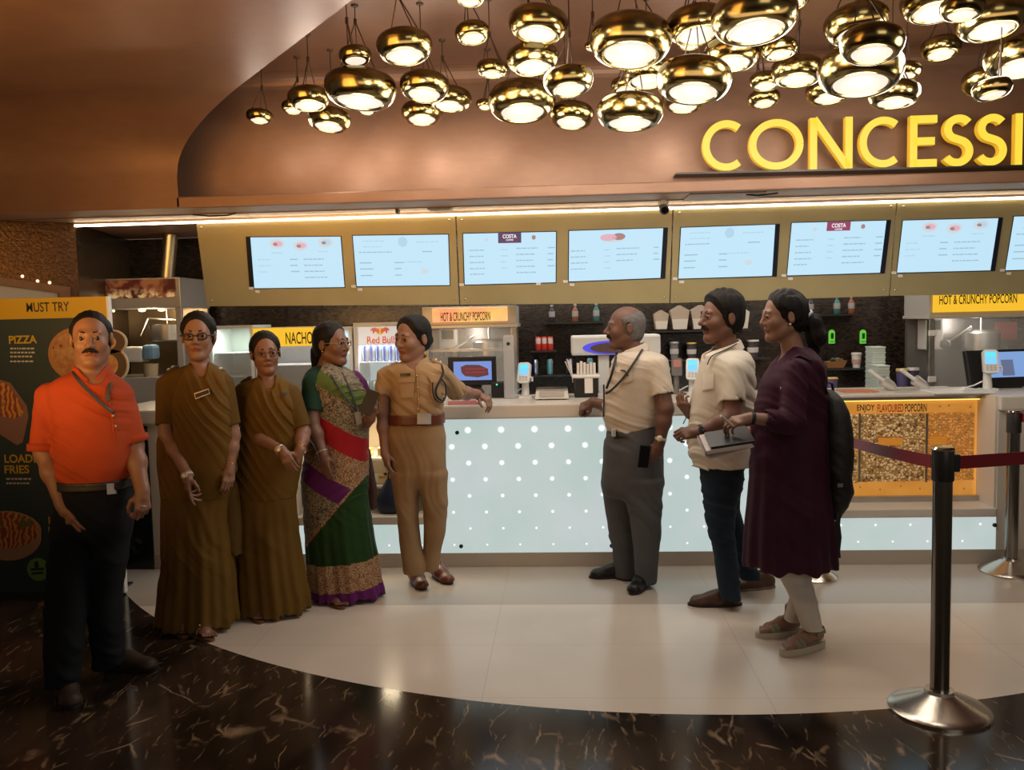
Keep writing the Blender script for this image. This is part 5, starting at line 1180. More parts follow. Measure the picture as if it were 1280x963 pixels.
def fold(P, amp, dirs, freq, ph=0.0):
    """cloth creases: rounded ridges with sharper valleys, fading in and out"""
    d = nv(dirs); d = d/np.linalg.norm(d); u = P@d; x, y, z = P[:, 0], P[:, 1], P[:, 2]
    w = 0.9*np.sin(7*z+5*x+ph)+0.6*np.sin(13*x-9*y+ph*2)+0.5*np.sin(17*z-6*y+ph)
    m = np.clip(0.50+0.35*np.sin(9*z-11*x+ph*3)+0.30*np.sin(15*x+8*z+ph), 0.05, 1)
    a_ = freq*1.7*u+1.5*w+ph
    r = 0.75-1.5*np.abs(np.sin(0.5*a_)); r2 = np.sin(2.3*a_+2*w+1.3)
    return amp*1.35*m*(-r*0.8+0.28*r2)
def polygonise(fn, lo, hi, h):
    lo, hi = nv(lo), nv(hi); B = 8
    nb = np.maximum(np.ceil((hi-lo)/(h*B)).astype(int), 1); org = lo
    bi = np.stack(np.meshgrid(*[np.arange(k) for k in nb], indexing='ij'), -1).reshape(-1, 3)
    cen = org+(bi*B+(B-1)/2.0)*h; dc = fn(cen); keep = np.abs(dc) < h*B*0.866*1.35+0.012
    V = np.repeat(np.repeat(np.repeat(dc.reshape(nb), B, 0), B, 1), B, 2).astype(np.float32)
    off = np.stack(np.meshgrid(*[np.arange(B)]*3, indexing='ij'), -1).reshape(-1, 3)
    kb = bi[keep]
    for s in range(0, len(kb), 700):
        g = (kb[s:s+700, None, :]*B+off[None]).reshape(-1, 3); V[g[:, 0], g[:, 1], g[:, 2]] = fn(org+g*h)
    V[0] = np.maximum(V[0], h); V[-1] = np.maximum(V[-1], h); V[:, 0] = np.maximum(V[:, 0], h); V[:, -1] = np.maximum(V[:, -1], h); V[:, :, 0] = np.maximum(V[:, :, 0], h); V[:, :, -1] = np.maximum(V[:, :, -1], h)
    S = V < 0; nx, ny, nz = [k-1 for k in S.shape]
    cnt = np.zeros((nx, ny, nz), np.int8)
    for i in (0, 1):
        for j in (0, 1):
            for k in (0, 1): cnt += S[i:i+nx, j:j+ny, k:k+nz]
    act = (cnt > 0) & (cnt < 8); idx = np.argwhere(act)
    acc = np.zeros((len(idx), 3)); num = np.zeros(len(idx))
    for ax in range(3):
        o1, o2 = [q for q in range(3) if q != ax]
        for u in (0, 1):
            for w in (0, 1):
                a = np.zeros(3, int); a[o1] = u; a[o2] = w; b = a.copy(); b[ax] = 1
                pa, pb = idx+a, idx+b; va = V[pa[:, 0], pa[:, 1], pa[:, 2]]; vb = V[pb[:, 0], pb[:, 1], pb[:, 2]]
                c = (va < 0) != (vb < 0); t = np.where(c, va/np.where(va == vb, 1, va-vb), 0)
                p = np.repeat(a[None].astype(float), len(idx), 0); p[:, ax] = t
                acc += p*c[:, None]; num += c
    vert = org+(idx+acc/num[:, None])*h
    ids = np.full(act.shape, -1, np.int32); ids[act] = np.arange(len(idx))
    F = []
    for ax in range(3):
        o1, o2 = [(1, 2), (2, 0), (0, 1)][ax]
        s0 = [slice(1, -1)]*3; s1 = [slice(1, -1)]*3; s0[ax] = slice(0, -1); s1[ax] = slice(1, None)
        A_, B_ = S[tuple(s0)], S[tuple(s1)]; e = np.argwhere(A_ != B_)
        if not len(e): continue
        base = e+1; base[:, ax] -= 1
        fl = A_[e[:, 0], e[:, 1], e[:, 2]]
        d1 = np.zeros(3, int); d1[o1] = 1; d2 = np.zeros(3, int); d2[o2] = 1
        g = lambda p: ids[p[:, 0], p[:, 1], p[:, 2]]
        q = np.stack([g(base-d1-d2), g(base-d2), g(base), g(base-d1)], 1)
        q[~fl] = q[~fl][:, ::-1]; F.append(q)
    F = np.concatenate(F); F = F[(F >= 0).all(1)]
    return vert, F
def relax(V, F, it=1, lam=0.5):
    for _ in range(it):
        acc = np.zeros_like(V); n = np.zeros(len(V))
        for a, b in ((0, 1), (1, 2), (2, 3), (3, 0)):
            np.add.at(acc, F[:, a], V[F[:, b]]); np.add.at(n, F[:, a], 1); np.add.at(acc, F[:, b], V[F[:, a]]); np.add.at(n, F[:, b], 1)
        V = V+lam*(acc/np.maximum(n, 1)[:, None]-V)
    return V
def smesh_(name, fn, lo, hi, h, m, parent, classify=None, colour=None, it=1):
    V, F = polygonise(fn, lo, hi, h); V = relax(V, F, it)
    idx = None
    if classify is not None: idx = classify(V[F].mean(1))
    o = npobj(name, V, F, m, parent, True, idx)
    if colour is not None:
        a = o.data.color_attributes.new('tone', 'FLOAT_COLOR', 'POINT'); c = np.ones((len(V), 4), np.float32); c[:, :3] = colour(V); a.data.foreach_set('color', c.ravel())
    return o
# ---- materials for people
def skin(name, col):
    s = Sh(name); at_ = s.node('ShaderNodeAttribute'); at_.attribute_name = 'tone'
    n_ = s.noise(s.tc.outputs['Object'], 30, 3)
    c = s.mix(1.0, at_.outputs['Color'], tuple(col), 'MULTIPLY'); c = s.mix(s.rng(n_.outputs[0], 0.3, 0.7, 0, 0.18), c, tuple(x*0.72 for x in col))
    s.L.new(c, s.b.inputs['Base Color']); s.b.inputs['Roughness'].default_value = 0.48
    s.b.inputs['Subsurface Weight'].default_value = 0.0
    return _M[name]
def cloth(name, col, rough=0.85, var=0.12, sheen=0.0): return mat(name, col, rough, var=var, vscale=6, bump=0.12, bscale=420, spec=0.15)
HAIRM = mat('hair_black', (0.006, 0.005, 0.005), 0.55, var=0.4, vscale=60, bump=0.4, bscale=160, spec=0.22)
HAIRG = mat('hair_grey', (0.11, 0.10, 0.10), 0.5, var=0.4, vscale=60, bump=0.5, bscale=160)
EYEW = mat('eye_white', (0.55, 0.50, 0.46), 0.2); EYEI = mat('eye_iris', (0.014, 0.008, 0.006), 0.1)
SLV = mat('silver', (0.62, 0.60, 0.56), 0.42, 0.75); GLD = mat('gold', (0.65, 0.42, 0.14), 0.25, 1.0)
CORD = mat('black_cord', (0.012, 0.011, 0.012), 0.6)
def rotm(yaw, pitch=0, roll=0):
    return np.array(Matrix.Rotation(math.radians(yaw), 3, 'Z') @ Matrix.Rotation(math.radians(pitch), 3, 'X') @ Matrix.Rotation(math.radians(roll), 3, 'Y'))
def head_parts(o):
    """list of (function in head space, blend, op)"""
    j = o.get('jaw', 1.0); nz = o.get('nose', 1.0); ck = o.get('cheek', 1.0)
    L = [(ellf((0, .014, .032), (.075, .096, .085)), 0, 'u'), (ellf((0, -.022, -.036), (.060*j, .068, .084)), .03, 'u')]
    for s in (-1, 1):
        L += [(capf((s*.047*j, .012, -.058), (s*.016, -.060, -.102), .022, .020), .022, 'u'), (ellf((s*.034, -.060, -.026), (.026*ck, .026, .026*ck)), .022, 'u')]
    L += [(ellf((0, -.071, -.100), (.020, .018, .017)), .022, 'u'), (capf((-.034, -.080, .023), (.034, -.080, .023), .011, .011), .016, 'u')]
    for s in (-1, 1): L.append((ellf((s*.031, -.102, .004), (.020, .018, .013)), .014, 's'))
    L += [(capf((0, -.086, .014), (0, -.088-.019*nz, -.026), .008, .0115*nz), .013, 'u')]
    for s in (-1, 1): L.append((ellf((s*.0115*nz, -.094, -.033), (.0085, .011, .0075)), .008, 'u'))
    for s in (-1, 1):
        L.append((ellf((s*.031, -.0785, .003), (.0135, .0125, .0115)), .003, 'u'))
        L.append((capf((s*.018, -.0885, .0105), (s*.043, -.0825, .0085), .0042, .0038), .004, 'u'))
        L.append((capf((s*.019, -.0875, -.0055), (s*.042, -.0820, -.0050), .0034, .0030), .004, 'u'))
    L += [(capf((-.021, -.083, -.0605), (0, -.0925, -.0575), .0048, .0062), .005, 'u'), (capf((.021, -.083, -.0605), (0, -.0925, -.0575), .0048, .0062), .005, 'u'),
          (capf((-.016, -.0835, -.068), (.016, -.0835, -.068), .0062, .0062), .005, 'u'), (capf((-.024, -.0915, -.0640), (.024, -.0915, -.0640), .0022, .0022), .004, 's')]
    for s in (-1, 1):
        L += [(ellf((s*.0795, .014, -.006), (.010, .019, .031)), .006, 'u'), (ellf((s*.091, .010, -.002), (.006, .011, .018)), .006, 's')]
    return L
def eval_parts(L, P):
    d = None
    for f, k, op in L:
        v = f(P)
        if d is None: d = v
        elif op == 'u': d = smin(d, v, k) if k else np.minimum(d, v)
        elif op == 's': d = smax(d, -v, k)
        else: d = smax(d, v, k)
    return d
class Person:
    def __init__(s, label, gx, gy, skin_m, cat='person'):
        s.g = atz(gx, gy); s.Y = s.g.y; s.root = thing('person', label, cat, s.g); s.skin = skin_m
        s.groups = []; s.hd = None; s.bounds = []
    def P(s, px, py, dy=0.0): return nv(at(px, py, s.Y+dy))
    def st(s, rows, dy=0.0):
        out = []
        for r in rows:
            py, xl, xr, b = r[:4]; d = dy+(r[4] if len(r) > 4 else 0)
            a = at(xl, py, s.Y+d); c = at(xr, py, s.Y+d); out.append(((a.z+c.z)/2, (a.x+c.x)/2, s.Y+d, (c.x-a.x)/2, b))
        return out
    def loft(s, rows, dy=0.0, n=2.3, cap=0.02): return Loft(s.st(rows, dy), n, cap)
    def head(s, cx, ytop, ychin, yaw, pitch=0, roll=0, dy=0.0, **o):
        T, C = s.P(cx, ytop, dy), s.P(cx, ychin, dy); H = T[2]-C[2]; s.hs = H/0.238; s.hR = rotm(yaw, pitch, roll); s.hc = (T+C)/2+nv((0, 0, 0.0)); s.ho = o
        L = head_parts(o); c, R, k = s.hc, s.hR, s.hs
        s.headf = lambda P: eval_parts(L, (P-c)@R/k)*k
        s.bounds.append((c-0.16, c+0.16))
    def hp(s, v): return s.hc+s.hR@(nv(v)*s.hs)
    def hl(s, P): return (P-s.hc)@s.hR.T.T/s.hs if False else ((P-s.hc)@s.hR)/s.hs
    def neck(s, px, py, r, dy=0.0, r0=None):
        s.neckf = capf(s.hp((0, .018, -.055)), s.P(px, py, dy), (r0 or r*0.95), r*1.15)
    def arm(s, S, E, W, rs=(.050, .043, .029), hand=None):
        fs = [(capf(S, E, rs[0], rs[1]), 0, 'u'), (capf(E, W, rs[1]*.98, rs[2]), .02, 'u'), (ellf(E*0.62+W*0.38, (rs[1]*1.02,)*3), .02, 'u')]
        pts = [S, E, W]
        if hand: h_, pp = make_hand(W, **hand); fs += h_; pts += pp
        A = np.array(pts); s.bounds.append((A.min(0)-0.09, A.max(0)+0.09)); s.groups.append((fs,)+s.bounds[-1])
    def extra(s, fs, lo, hi): s.bounds.append((nv(lo), nv(hi))); s.groups.append((fs, nv(lo), nv(hi)))
    def body(s, torso, h=0.004, legs=()):
        """one continuous skin surface from head to feet"""
        lo = np.min([b[0] for b in s.bounds], 0); hi = np.max([b[1] for b in s.bounds], 0)
        tz = torso; shr = 0.014
        allz = [l for l in legs]
        lo[2] = -0.01
        for L in [torso]+allz:
            x0 = (L.T[1]-L.T[3]).min(); x1 = (L.T[1]+L.T[3]).max(); y0 = (L.T[2]-L.T[4]).min(); y1 = (L.T[2]+L.T[4]).max()
            lo = np.minimum(lo, (x0-.02, y0-.02, max(L.z0-.02, -0.01))); hi = np.maximum(hi, (x1+.02, y1+.02, L.z1+.02))
        hf, nf = s.headf, s.neckf
        def sub(P, f, lo_, hi_):
            m = ((P > lo_) & (P < hi_)).all(1); d = np.full(len(P), 0.5)
            if m.any(): d[m] = f(P[m])
            return d
        def fn(P):
            d = smin(sub(P, hf, s.hc-0.2, s.hc+0.2), sub(P, nf, s.hc-0.4, s.hc+0.4), 0.022)
            d = smin(d, tz(P)+shr, 0.02)
            for L in allz: d = smin(d, L(P)+0.012, 0.02)
            for fs, l0, h0 in s.groups: d = smin(d, sub(P, lambda p, fs=fs: eval_parts(fs, p), l0-0.02, h0+0.02), 0.006)
            return d
        def tone(V):
            q = s.hl(V); t = np.ones((len(V), 3), np.float32)
            lip = (np.abs(q[:, 0]) < .0235) & (q[:, 1] < -.078) & (np.abs(q[:, 2]+.0635) < .0095)
            t[lip] = (0.80, 0.50, 0.50)
            return t
        s.bodyo = smesh_('body', fn, lo, hi, h, s.skin, s.root, None, tone)
        for sg in (-1, 1):
            c = s.hp((sg*.031, -.0800, .003)); M = Matrix([list(r) for r in s.hR]).to_4x4() @ Matrix.Rotation(math.radians(90), 4, 'X'); g = MB(); k = s.hs
            pr = []; n = 14
            for i in range(n+1):
                a = math.pi*i/n; pr.append((.0123*k*math.sin(a), .0123*k*math.cos(a)))
            g.lathe(pr, c, 16, 0, M); g.mi = [1 if (q//16) < 4 else 0 for q in range(len(g.f))]
            g.build('eye', [EYEW, EYEI], s.root, True)
        for sg in (-1, 1):
            pts = [s.hp(v) for v in ((sg*.015, -.0905, .0268), (sg*.030, -.0885, .0295), (sg*.047, -.0770, .0225))]
            MB().tube(pts, [.0040*s.hs, .0038*s.hs, .0018*s.hs], 8, flat=(0.6, 1.0)).build('eyebrow', s.ho.get('browm', HAIRM), s.root, True)
    def hair(s, fn_local, lo, hi, m=HAIRM, h=0.004, name='hair', add=None, wob=0.0014):
        c, R, k = s.hc, s.hR, s.hs
        def fn(P):
            q = (P-c)@R/k; d = fn_local(q)*k
            if add is not None: d = smin(d, add(P), 0.012)
            return d+wob*(np.sin(260*q[:, 0]+25*q[:, 2]+2*np.sin(40*q[:, 1]))*.7+.5*np.sin(150*q[:, 0]-90*q[:, 1]))*np.clip((q[:, 1]+.06)*20, .15, 1)
        return smesh_(name, fn, lo, hi, h, m, s.root)
    def moustache(s, m=HAIRM, w=1.0, th=1.0):
        pts = [s.hp(v) for v in ((-.030*w, -.080, -.058), (-.016*w, -.0935, -.050), (0, -.0995, -.047), (.016*w, -.0935, -.050), (.030*w, -.080, -.058))]
        MB().tube(pts, [.0028*th*s.hs, .0075*th*s.hs, .0072*th*s.hs, .0075*th*s.hs, .0028*th*s.hs], 10, flat=(0.8, 1.0)).build('moustache', m, s.root, True)
    def glasses(s, m=None, th=1.0):
        m = m or mat('spectacle_frame', (0.015, 0.012, 0.012), 0.3)
        M = Matrix([list(r) for r in s.hR]); g = MB()
        for sg in (-1, 1):
            pts = [s.hp((sg*(.0325+.0225*math.copysign(abs(math.cos(a))**.62, math.cos(a))), -.099+.006*abs(math.cos(a)), .001+.0150*math.copysign(abs(math.sin(a))**.62, math.sin(a)))) for a in [2*math.pi*i/18 for i in range(19)]]
            g.tube(pts, .0026*th, 6, cap=False)
            g.tube([s.hp(v) for v in ((sg*.0535, -.093, .004), (sg*.078, -.06, .005), (sg*.084, .012, .004))], .0024*th, 6)
            v = [s.hp((sg*(.0325+.0205*math.cos(a)), -.0985+.006*abs(math.cos(a)), .001+.015*math.sin(a))) for a in [2*math.pi*i/18 for i in range(18)]]
        g.tube([s.hp((-.0125, -.0985, .004)), s.hp((0, -.101, .0065)), s.hp((.0125, -.0985, .004))], .0024*th, 6)
        return g.build('spectacles', m, s.root, True)
    def garment(s, name, fn, bl, m, h=0.006, classify=None, it=1, parent=None):
        lo = np.min([b[0] for b in bl], 0); hi = np.max([b[1] for b in bl], 0)
        return smesh_(name, fn, lo, hi, h, m, parent or s.root, classify, None, it)
    def on(s, L, px, py, off=0.006, side=-1):
        p = s.P(px, py)
        for _ in range(4):
            y = L.front(p[0], p[2], off, side); p = nv(at(px, py, y))
        return p
def lb(L, pad=0.03):
    return (nv(((L.T[1]-L.T[3]).min()-pad, (L.T[2]-L.T[4]).min()-pad, L.z0-pad)), nv(((L.T[1]+L.T[3]).max()+pad, (L.T[2]+L.T[4]).max()+pad, L.z1+pad)))
def pb(*pts, pad=0.09):
    A = np.array(pts); return (A.min(0)-pad, A.max(0)+pad)
def make_hand(W, d, back, side='R', curl=(25, 30, 20), scale=1.0, thumb=0.5, spread=1.0, pts=None):
    """palm with four separate fingers and a thumb leaving the side of the palm"""
    y = nv(d); y /= np.linalg.norm(y); z = nv(back); z -= y*(z@y); z /= np.linalg.norm(z); x = np.cross(y, z)
    sg = -1 if side == 'R' else 1; k = scale
    W = nv(W); T = lambda v: W+(x*v[0]*sg+y*v[1]+z*v[2])*k
    out = []; P = []
    xs = [.027, .0095, -.0085, -.0255]; ky = [.092, .096, .091, .082]
    out.append((capf(T((0, -.01, 0)), T((0, .03, 0)), .025*k, .027*k), .014, 'u'))
    for i in range(4):
        out.append((capf(T((xs[i]*.62, .018, 0)), T((xs[i], ky[i]-.012, .001)), .0135*k, .0115*k), .010, 'u'))
    out.append((ellf(T((.019, .040, -.008)), (.017*k,)*3), .012, 'u'))
    ln = [(.043, .026, .020), (.047, .030, .021), (.043, .028, .020), (.034, .020, .018)]
    rr_ = [.0088, .0090, .0085, .0076]
    cur = curl if isinstance(curl[0], (tuple, list)) else [curl]*4
    for i in range(4):
        p = nv((xs[i], ky[i]-.010, .001)); ang = 0.0; sp = xs[i]*0.9*spread
        for j in range(3):
            ang += math.radians(cur[i][j]); q = p+nv((sp*math.cos(ang), math.cos(ang), -math.sin(ang)))*ln[i][j]
            r0 = rr_[i]*(1-.09*j)*k
            out.append((capf(T(p), T(q), r0, r0*.90), .003, 'u')); p = q; P.append(T(q))
    a = nv((.014, .018, -.004)); dirs = [nv((.72, .60, -.25-.3*thumb)), nv((.45-.45*thumb, .82, -.30-.3*thumb)), nv((.25-.75*thumb, .86, -.25-.25*thumb))]
    for j, (L_, r0, r1) in enumerate(((.040, .0130, .0108), (.031, .0104, .0095), (.025, .0094, .0078))):
        dd = dirs[j]/np.linalg.norm(dirs[j]); b = a+dd*L_
        out.append((capf(T(a), T(b), r0*k, r1*k), .006 if j == 0 else .003, 'u')); a = b; P.append(T(b))
    return out, P
def unite(fs, k):
    def f(P):
        d = fs[0](P)
        for g in fs[1:]: d = smin(d, g(P), k)
        return d
    return f
def sleeve(pts, rs, cut, hollow=0.010):
    """cloth tube round an arm, open at the cuff; cut = (point, outward normal)"""
    rs = [rs[0]*.80]+list(rs[1:])
    fs = [capf(pts[i], pts[i+1], rs[i], rs[i+1]) for i in range(len(pts)-1)]; inn = [capf(pts[i], pts[i+1], rs[i]-hollow, rs[i+1]-hollow) for i in range(len(pts)-1)]
    u = unite(fs, 0.02); v = unite(inn, 0.02); pl = planef(*cut)
    def f(P):
        d = smax(u(P), pl(P), 0.004); c = pl(P)
        return np.maximum(d, -np.maximum(v(P), -(c+0.03)))
    return f
def tube_on(s, L, pix, r, name, m, off=0.007, closed=False, n=8, flat=None):
    pts = [Vector(s.on(L, px, py, off)) for px, py in pix]
    if closed: pts.append(pts[0])
    out = []
    for i in range(len(pts)-1):
        p0, p1, p2, p3 = pts[max(i-1, 0)], pts[i], pts[i+1], pts[min(i+2, len(pts)-1)]
        for q in range(4):
            t = q/4; out.append(0.5*((2*p1)+(p2-p0)*t+(2*p0-5*p1+4*p2-p3)*t*t+(3*p1-p0-3*p2+p3)*t**3))
    out.append(pts[-1])
    return MB().tube(out, r, n, flat=flat).build(name, m, s.root, True)
def band_on(s, L, z0, z1, off, name, m, tilt=0.0):
    """belt: a ring standing just off the loft"""
    lo, hi = lb(L, 0.05); lo[2] = min(z0, z1)-0.05; hi[2] = max(z0, z1)+0.05
    def f(P):
        d = L(P, False); zz = P[:, 2]-tilt*P[:, 0]
        return smax(np.maximum(d-off, -(d-off+0.010)), np.maximum(zz-z1, z0-zz), 0.003)
    return smesh_(name, f, lo, hi, 0.005, m, s.root)
def patch_on(s, L, quad, off, name, m, parent=None, th=0.003, n=6):
    """thin cloth or metal piece lying on the garment, from four pixels (tl, tr, br, bl)"""
    tl, tr, br, bl = [nv(q) for q in quad]; g = MB(); k = n+1
    for lay in (off, off-th):
        for i in range(k):
            for j in range(k):
                u, v = j/n, i/n; q = (tl*(1-u)+tr*u)*(1-v)+(bl*(1-u)+br*u)*v; g.v.append(Vector(s.on(L, q[0], q[1], lay)))
    N = k*k
    for i in range(n):
        for j in range(n):
            a = i*k+j; g.f.append([a, a+k, a+k+1, a+1]); g.f.append([N+a, N+a+1, N+a+k+1, N+a+k])
    ring = [j for j in range(k)]+[i*k+n for i in range(1, k)]+[n*k+j for j in range(n-1, -1, -1)]+[i*k for i in range(n-1, 0, -1)]
    for i in range(len(ring)): a, b = ring[i], ring[(i+1) % len(ring)]; g.f.append([a, b, N+b, N+a])
    g.mi = [0]*len(g.f)
    return g.build(name, m, parent or s.root, autos=40)
def ring_at(s, p, axis, r, th, name, m, w=None, parent=None):
    """bracelet or watch strap round a limb"""
    M = Vector(axis).normalized().to_track_quat('Z', 'Y').to_matrix(); n = 20
    pts = [Vector(p)+M @ Vector((r*math.cos(2*math.pi*i/n), r*math.sin(2*math.pi*i/n), 0)) for i in range(n+1)]
    g = MB(); w = w or th
    for i, q in enumerate(pts):
        rad_ = (q-Vector(p)).normalized(); ax = M @ Vector((0, 0, 1))
        g.v += [q+rad_*th+ax*w, q+rad_*th-ax*w, q-rad_*th*0.3-ax*w, q-rad_*th*0.3+ax*w]
        if i:
            for c in range(4): g.f.append([(i-1)*4+c, (i-1)*4+(c+1) % 4, i*4+(c+1) % 4, i*4+c])
    g.mi = [0]*len(g.f); return g.build(name, m, parent or s.root, True)
def watch(s, p, axis, r, face_dir, strap, case):
    o = ring_at(s, p, axis, r, 0.003, 'wristwatch', strap, 0.008)
    f = Vector(face_dir).normalized(); M = f.to_track_quat('Z', 'Y').to_matrix().to_4x4()
    MB().lathe([(0.0, 0.008), (0.013, 0.008), (0.017, 0.006), (0.018, 0.0), (0.017, -0.003)], Vector(p)+f*r, 20, 0, M).build('watch_face', case, o, autos=40)
    return o
def shoe(s, H, T, m, sole_m, name='shoe', length=0.275, w=0.046, hgt=0.085, lift=0.0, lace=None, ankle=None):
    """closed shoe from heel to toe on the floor"""
    H, T = nv(H), nv(T); d = T-H; d[2] = 0; d /= np.linalg.norm(d); c = (H+T)/2; c[2] = 0; H = c-d*length/2; x = nv((d[1], -d[0], 0)); up = nv((0, 0, 1.0))
    Q = lambda a, b, z: H+d*a*length+x*b+up*(z+lift)
    fs = [capf(Q(.13, 0, .038), Q(.45, 0, .036), w*.80, w*.92), capf(Q(.45, 0, .034), Q(.82, 0, .022), w*.95, w*.74), ellf(Q(.80, 0, .018), (w*.95, w*.95, .030)), capf(Q(.16, 0, .05), Q(.24, 0, hgt), w*.72, w*.70), capf(Q(.26, 0, hgt-.012), Q(.58, 0, .045), w*.62, w*.62)]
    u = unite(fs, .028); A = np.array([Q(-.05, -.08, -.01), Q(1.08, .08, .15), Q(-.05, .08, -.01), Q(1.08, -.08, .15)])
    lo, hi = A.min(0), A.max(0)
    ow = lambda a: w*(0.82+0.26*math.sin(math.pi*min(max(a, 0), 1)**0.8))*(1 if 0.06 < a < .94 else 0.75)
    op = capf(Q(.17, 0, hgt+.004), Q(.30, 0, hgt+.03), w*.62, w*.62)
    o = smesh_(name, lambda P: np.maximum(smax(u(P), (.014+lift)-P[:, 2], .004), -op(P)), lo, hi, 0.004, m, s.root)
    v = []; f = []; n = 28
    for zz in (0.001+lift, 0.016+lift):
        for i in range(n):
            a = 2*math.pi*i/n; uu = 0.5+0.515*math.cos(a); ww = w*1.04*math.sin(a)*(0.86+0.16*math.cos(a)); v.append(Vector(Q(uu-.01, ww, zz-lift)))
    for i in range(n): f.append([i, (i+1) % n, n+(i+1) % n, n+i])
    f += [list(range(n))[::-1], list(range(n, 2*n))]
    obj('sole', v, f, sole_m, o)
    if lace:
        g = MB()
        for k in range(3):
            a = .36+.08*k; zz = hgt+.022-.10*k*.28-.004*k
            g.tube([Q(a, -w*.55, zz-.014), Q(a+.01, 0, zz+.004), Q(a, w*.55, zz-.014)], .0028, 6)
        g.build('lace', lace, o, True)
    return o
def foot_parts(H, T, w=0.040, lift=0.0, length=0.235):
    H, T = nv(H), nv(T); d = T-H; d[2] = 0; d /= np.linalg.norm(d); c = (H+T)/2; c[2] = 0; H = c-d*length/2; x = nv((d[1], -d[0], 0)); up = nv((0, 0, 1.0))
    Q = lambda a, b, z: H+d*a*length+x*b+up*(z+lift)
    L = [(capf(Q(.12, 0, .032), Q(.45, 0, .034), w*.75, w*.72), 0, 'u'), (capf(Q(.45, 0, .032), Q(.74, 0, .018), w*.85, w*.55), .02, 'u'), (ellf(Q(.70, 0, .016), (w*.92, w*.92, .016)), .015, 'u'), (capf(Q(.24, 0, .05), Q(.27, 0, .11), w*.80, w*.62), .02, 'u')]
    for i, b in enumerate((-.027, -.012, .001, .013, .024)):
        r = .0105 if i == 0 else .0075
        L.append((capf(Q(.74, b, .013), Q(1.0-.028*i, b*1.12, .010), r, r*.9), .004, 'u'))
    pts = np.array([Q(-.1, -.07, -.01), Q(1.1, .07, .16), Q(-.1, .07, -.01), Q(1.1, -.07, .16)])
    return L, pts.min(0), pts.max(0), Q
def sandal(s, Q, w, m, sole_m, length=0.235, thick=0.016, lift=0.0, straps=((.66, .030), (.40, .05)), heel=True):
    v = []; f = []; n = 28
    for zz in (0.0, thick):
        for i in range(n):
            a = 2*math.pi*i/n; v.append(Vector(Q(0.5+0.56*math.cos(a), w*1.05*math.sin(a)*(0.88+0.16*math.cos(a)), 0))+Vector((0, 0, zz-thick)))
    for i in range(n): f.append([i, (i+1) % n, n+(i+1) % n, n+i])
    f += [list(range(n))[::-1], list(range(n, 2*n))]
    o = obj('sandal', v, f, sole_m, s.root)
    g = MB()
    for a, zz in straps:
        pts = []
        for i in range(13):
            t = math.pi*i/12; pts.append(Q(a, -w*1.02*math.cos(t), zz*math.sin(t)**0.7+0.004))
        g.tube(pts, .014, 8, flat=(1.0, 0.30))
    if heel: g.tube([Q(.30, -w*.9, .045), Q(.06, -w*.75, .055), Q(-.03, 0, .06), Q(.06, w*.75, .055), Q(.30, w*.9, .045)], .010, 8, flat=(0.3, 1.0))
    g.build('strap', m, o, True); return o

def strap_bar(s, a, b, w, m, name='shoulder_strap', stars=(), th=.005, up=.004):
    """flat strap lying along the top of a shoulder"""
    a, b = Vector(a)+Vector((0, 0, up)), Vector(b)+Vector((0, 0, up)); u = (b-a).normalized(); v = Vector((0, 1, 0)); n = u.cross(v).normalized(); n = n if n.z > 0 else -n
    M = Matrix((( u.x, v.x, n.x, (a.x+b.x)/2), (u.y, v.y, n.y, (a.y+b.y)/2), (u.z, v.z, n.z, (a.z+b.z)/2), (0, 0, 0, 1)))
    L_ = (b-a).length; o = MB().box((-L_/2, -w/2, -.010), (L_/2, w/2, th), bev=.004, M=M).build(name, m, s.root)
    for t in stars: MB().ball(a+(b-a)*t+n*(th+.002)+Vector((0, -w*.32, 0)), .0075, n=6).ball(a+(b-a)*t+n*(th+.002)+Vector((0, w*.1, 0)), .0075, n=6).build('badge_star', SLV, o, True)
    return o

def trousers(pel, L1, L2, fo):
    return lambda P: smin(pel(P), smin(L1(P), L2(P), .006), .03)+fo(P)
# ================================================================ THE PEOPLE
SK1 = skin('skin_a', (0.2520, 0.1260, 0.0798)); SK2 = skin('skin_b', (0.2772, 0.1470, 0.0966)); SK3 = skin('skin_c', (0.2436, 0.1218, 0.0798)); SK4 = skin('skin_d', (0.1848, 0.0882, 0.0571))
SK5 = skin('skin_e', (0.2604, 0.1386, 0.0924)); SK6 = skin('skin_f', (0.1302, 0.0605, 0.0420)); SK7 = skin('skin_g', (0.1680, 0.0806, 0.0538)); SK8 = skin('skin_h', (0.2856, 0.1554, 0.1050))
def short_hair(front=(-.080, .072), side=(.012, -.045), th=.012, nape=-.078, top_th=None, arch=.012, fade=.035, yt=-.028):
    f0 = nv((0, front[0], front[1])); e = nv((0, side[0], side[1])); t = e-f0; n = nv((0, -t[2], t[1])); n /= np.linalg.norm(n)
    if n[1] < 0: n = -n
    sh = ellf((0, .014, .032), (.075, .096, .085)); lowb = ellf((0, .022, -.02), (.069, .080, .075)); tt = th if top_th is None else top_th
    def f(q):
        k = (q-f0)@n-arch*np.clip(1-(q[:, 0]/.055)**2, -.6, 1)*np.clip((q[:, 2]-.01)*25, 0, 1)
        k = np.maximum(k, np.minimum(q[:, 1]-yt, (q[:, 2]+.012)*.8))
        g = np.clip(k/fade, 0, 1); g = g*g*(3-2*g); tz = np.clip((q[:, 2]-.03)*14, 0, 1)
        d = smin(sh(q), lowb(q), .02)-(.0022+(th*(1-tz)+tt*tz)*g)
        d = smax(d, -k, .003); d = smax(d, nape-q[:, 2], .008)
        ear = np.minimum(ellf((.085, .008, -.006), (.02, .020, .034))(q), ellf((-.085, .008, -.006), (.02, .020, .034))(q))
        return smax(d, -ear, .004)
    return f
HB = (-.13, .14)
def hairbox(s, r=0.17): return s.hc-r, s.hc+r
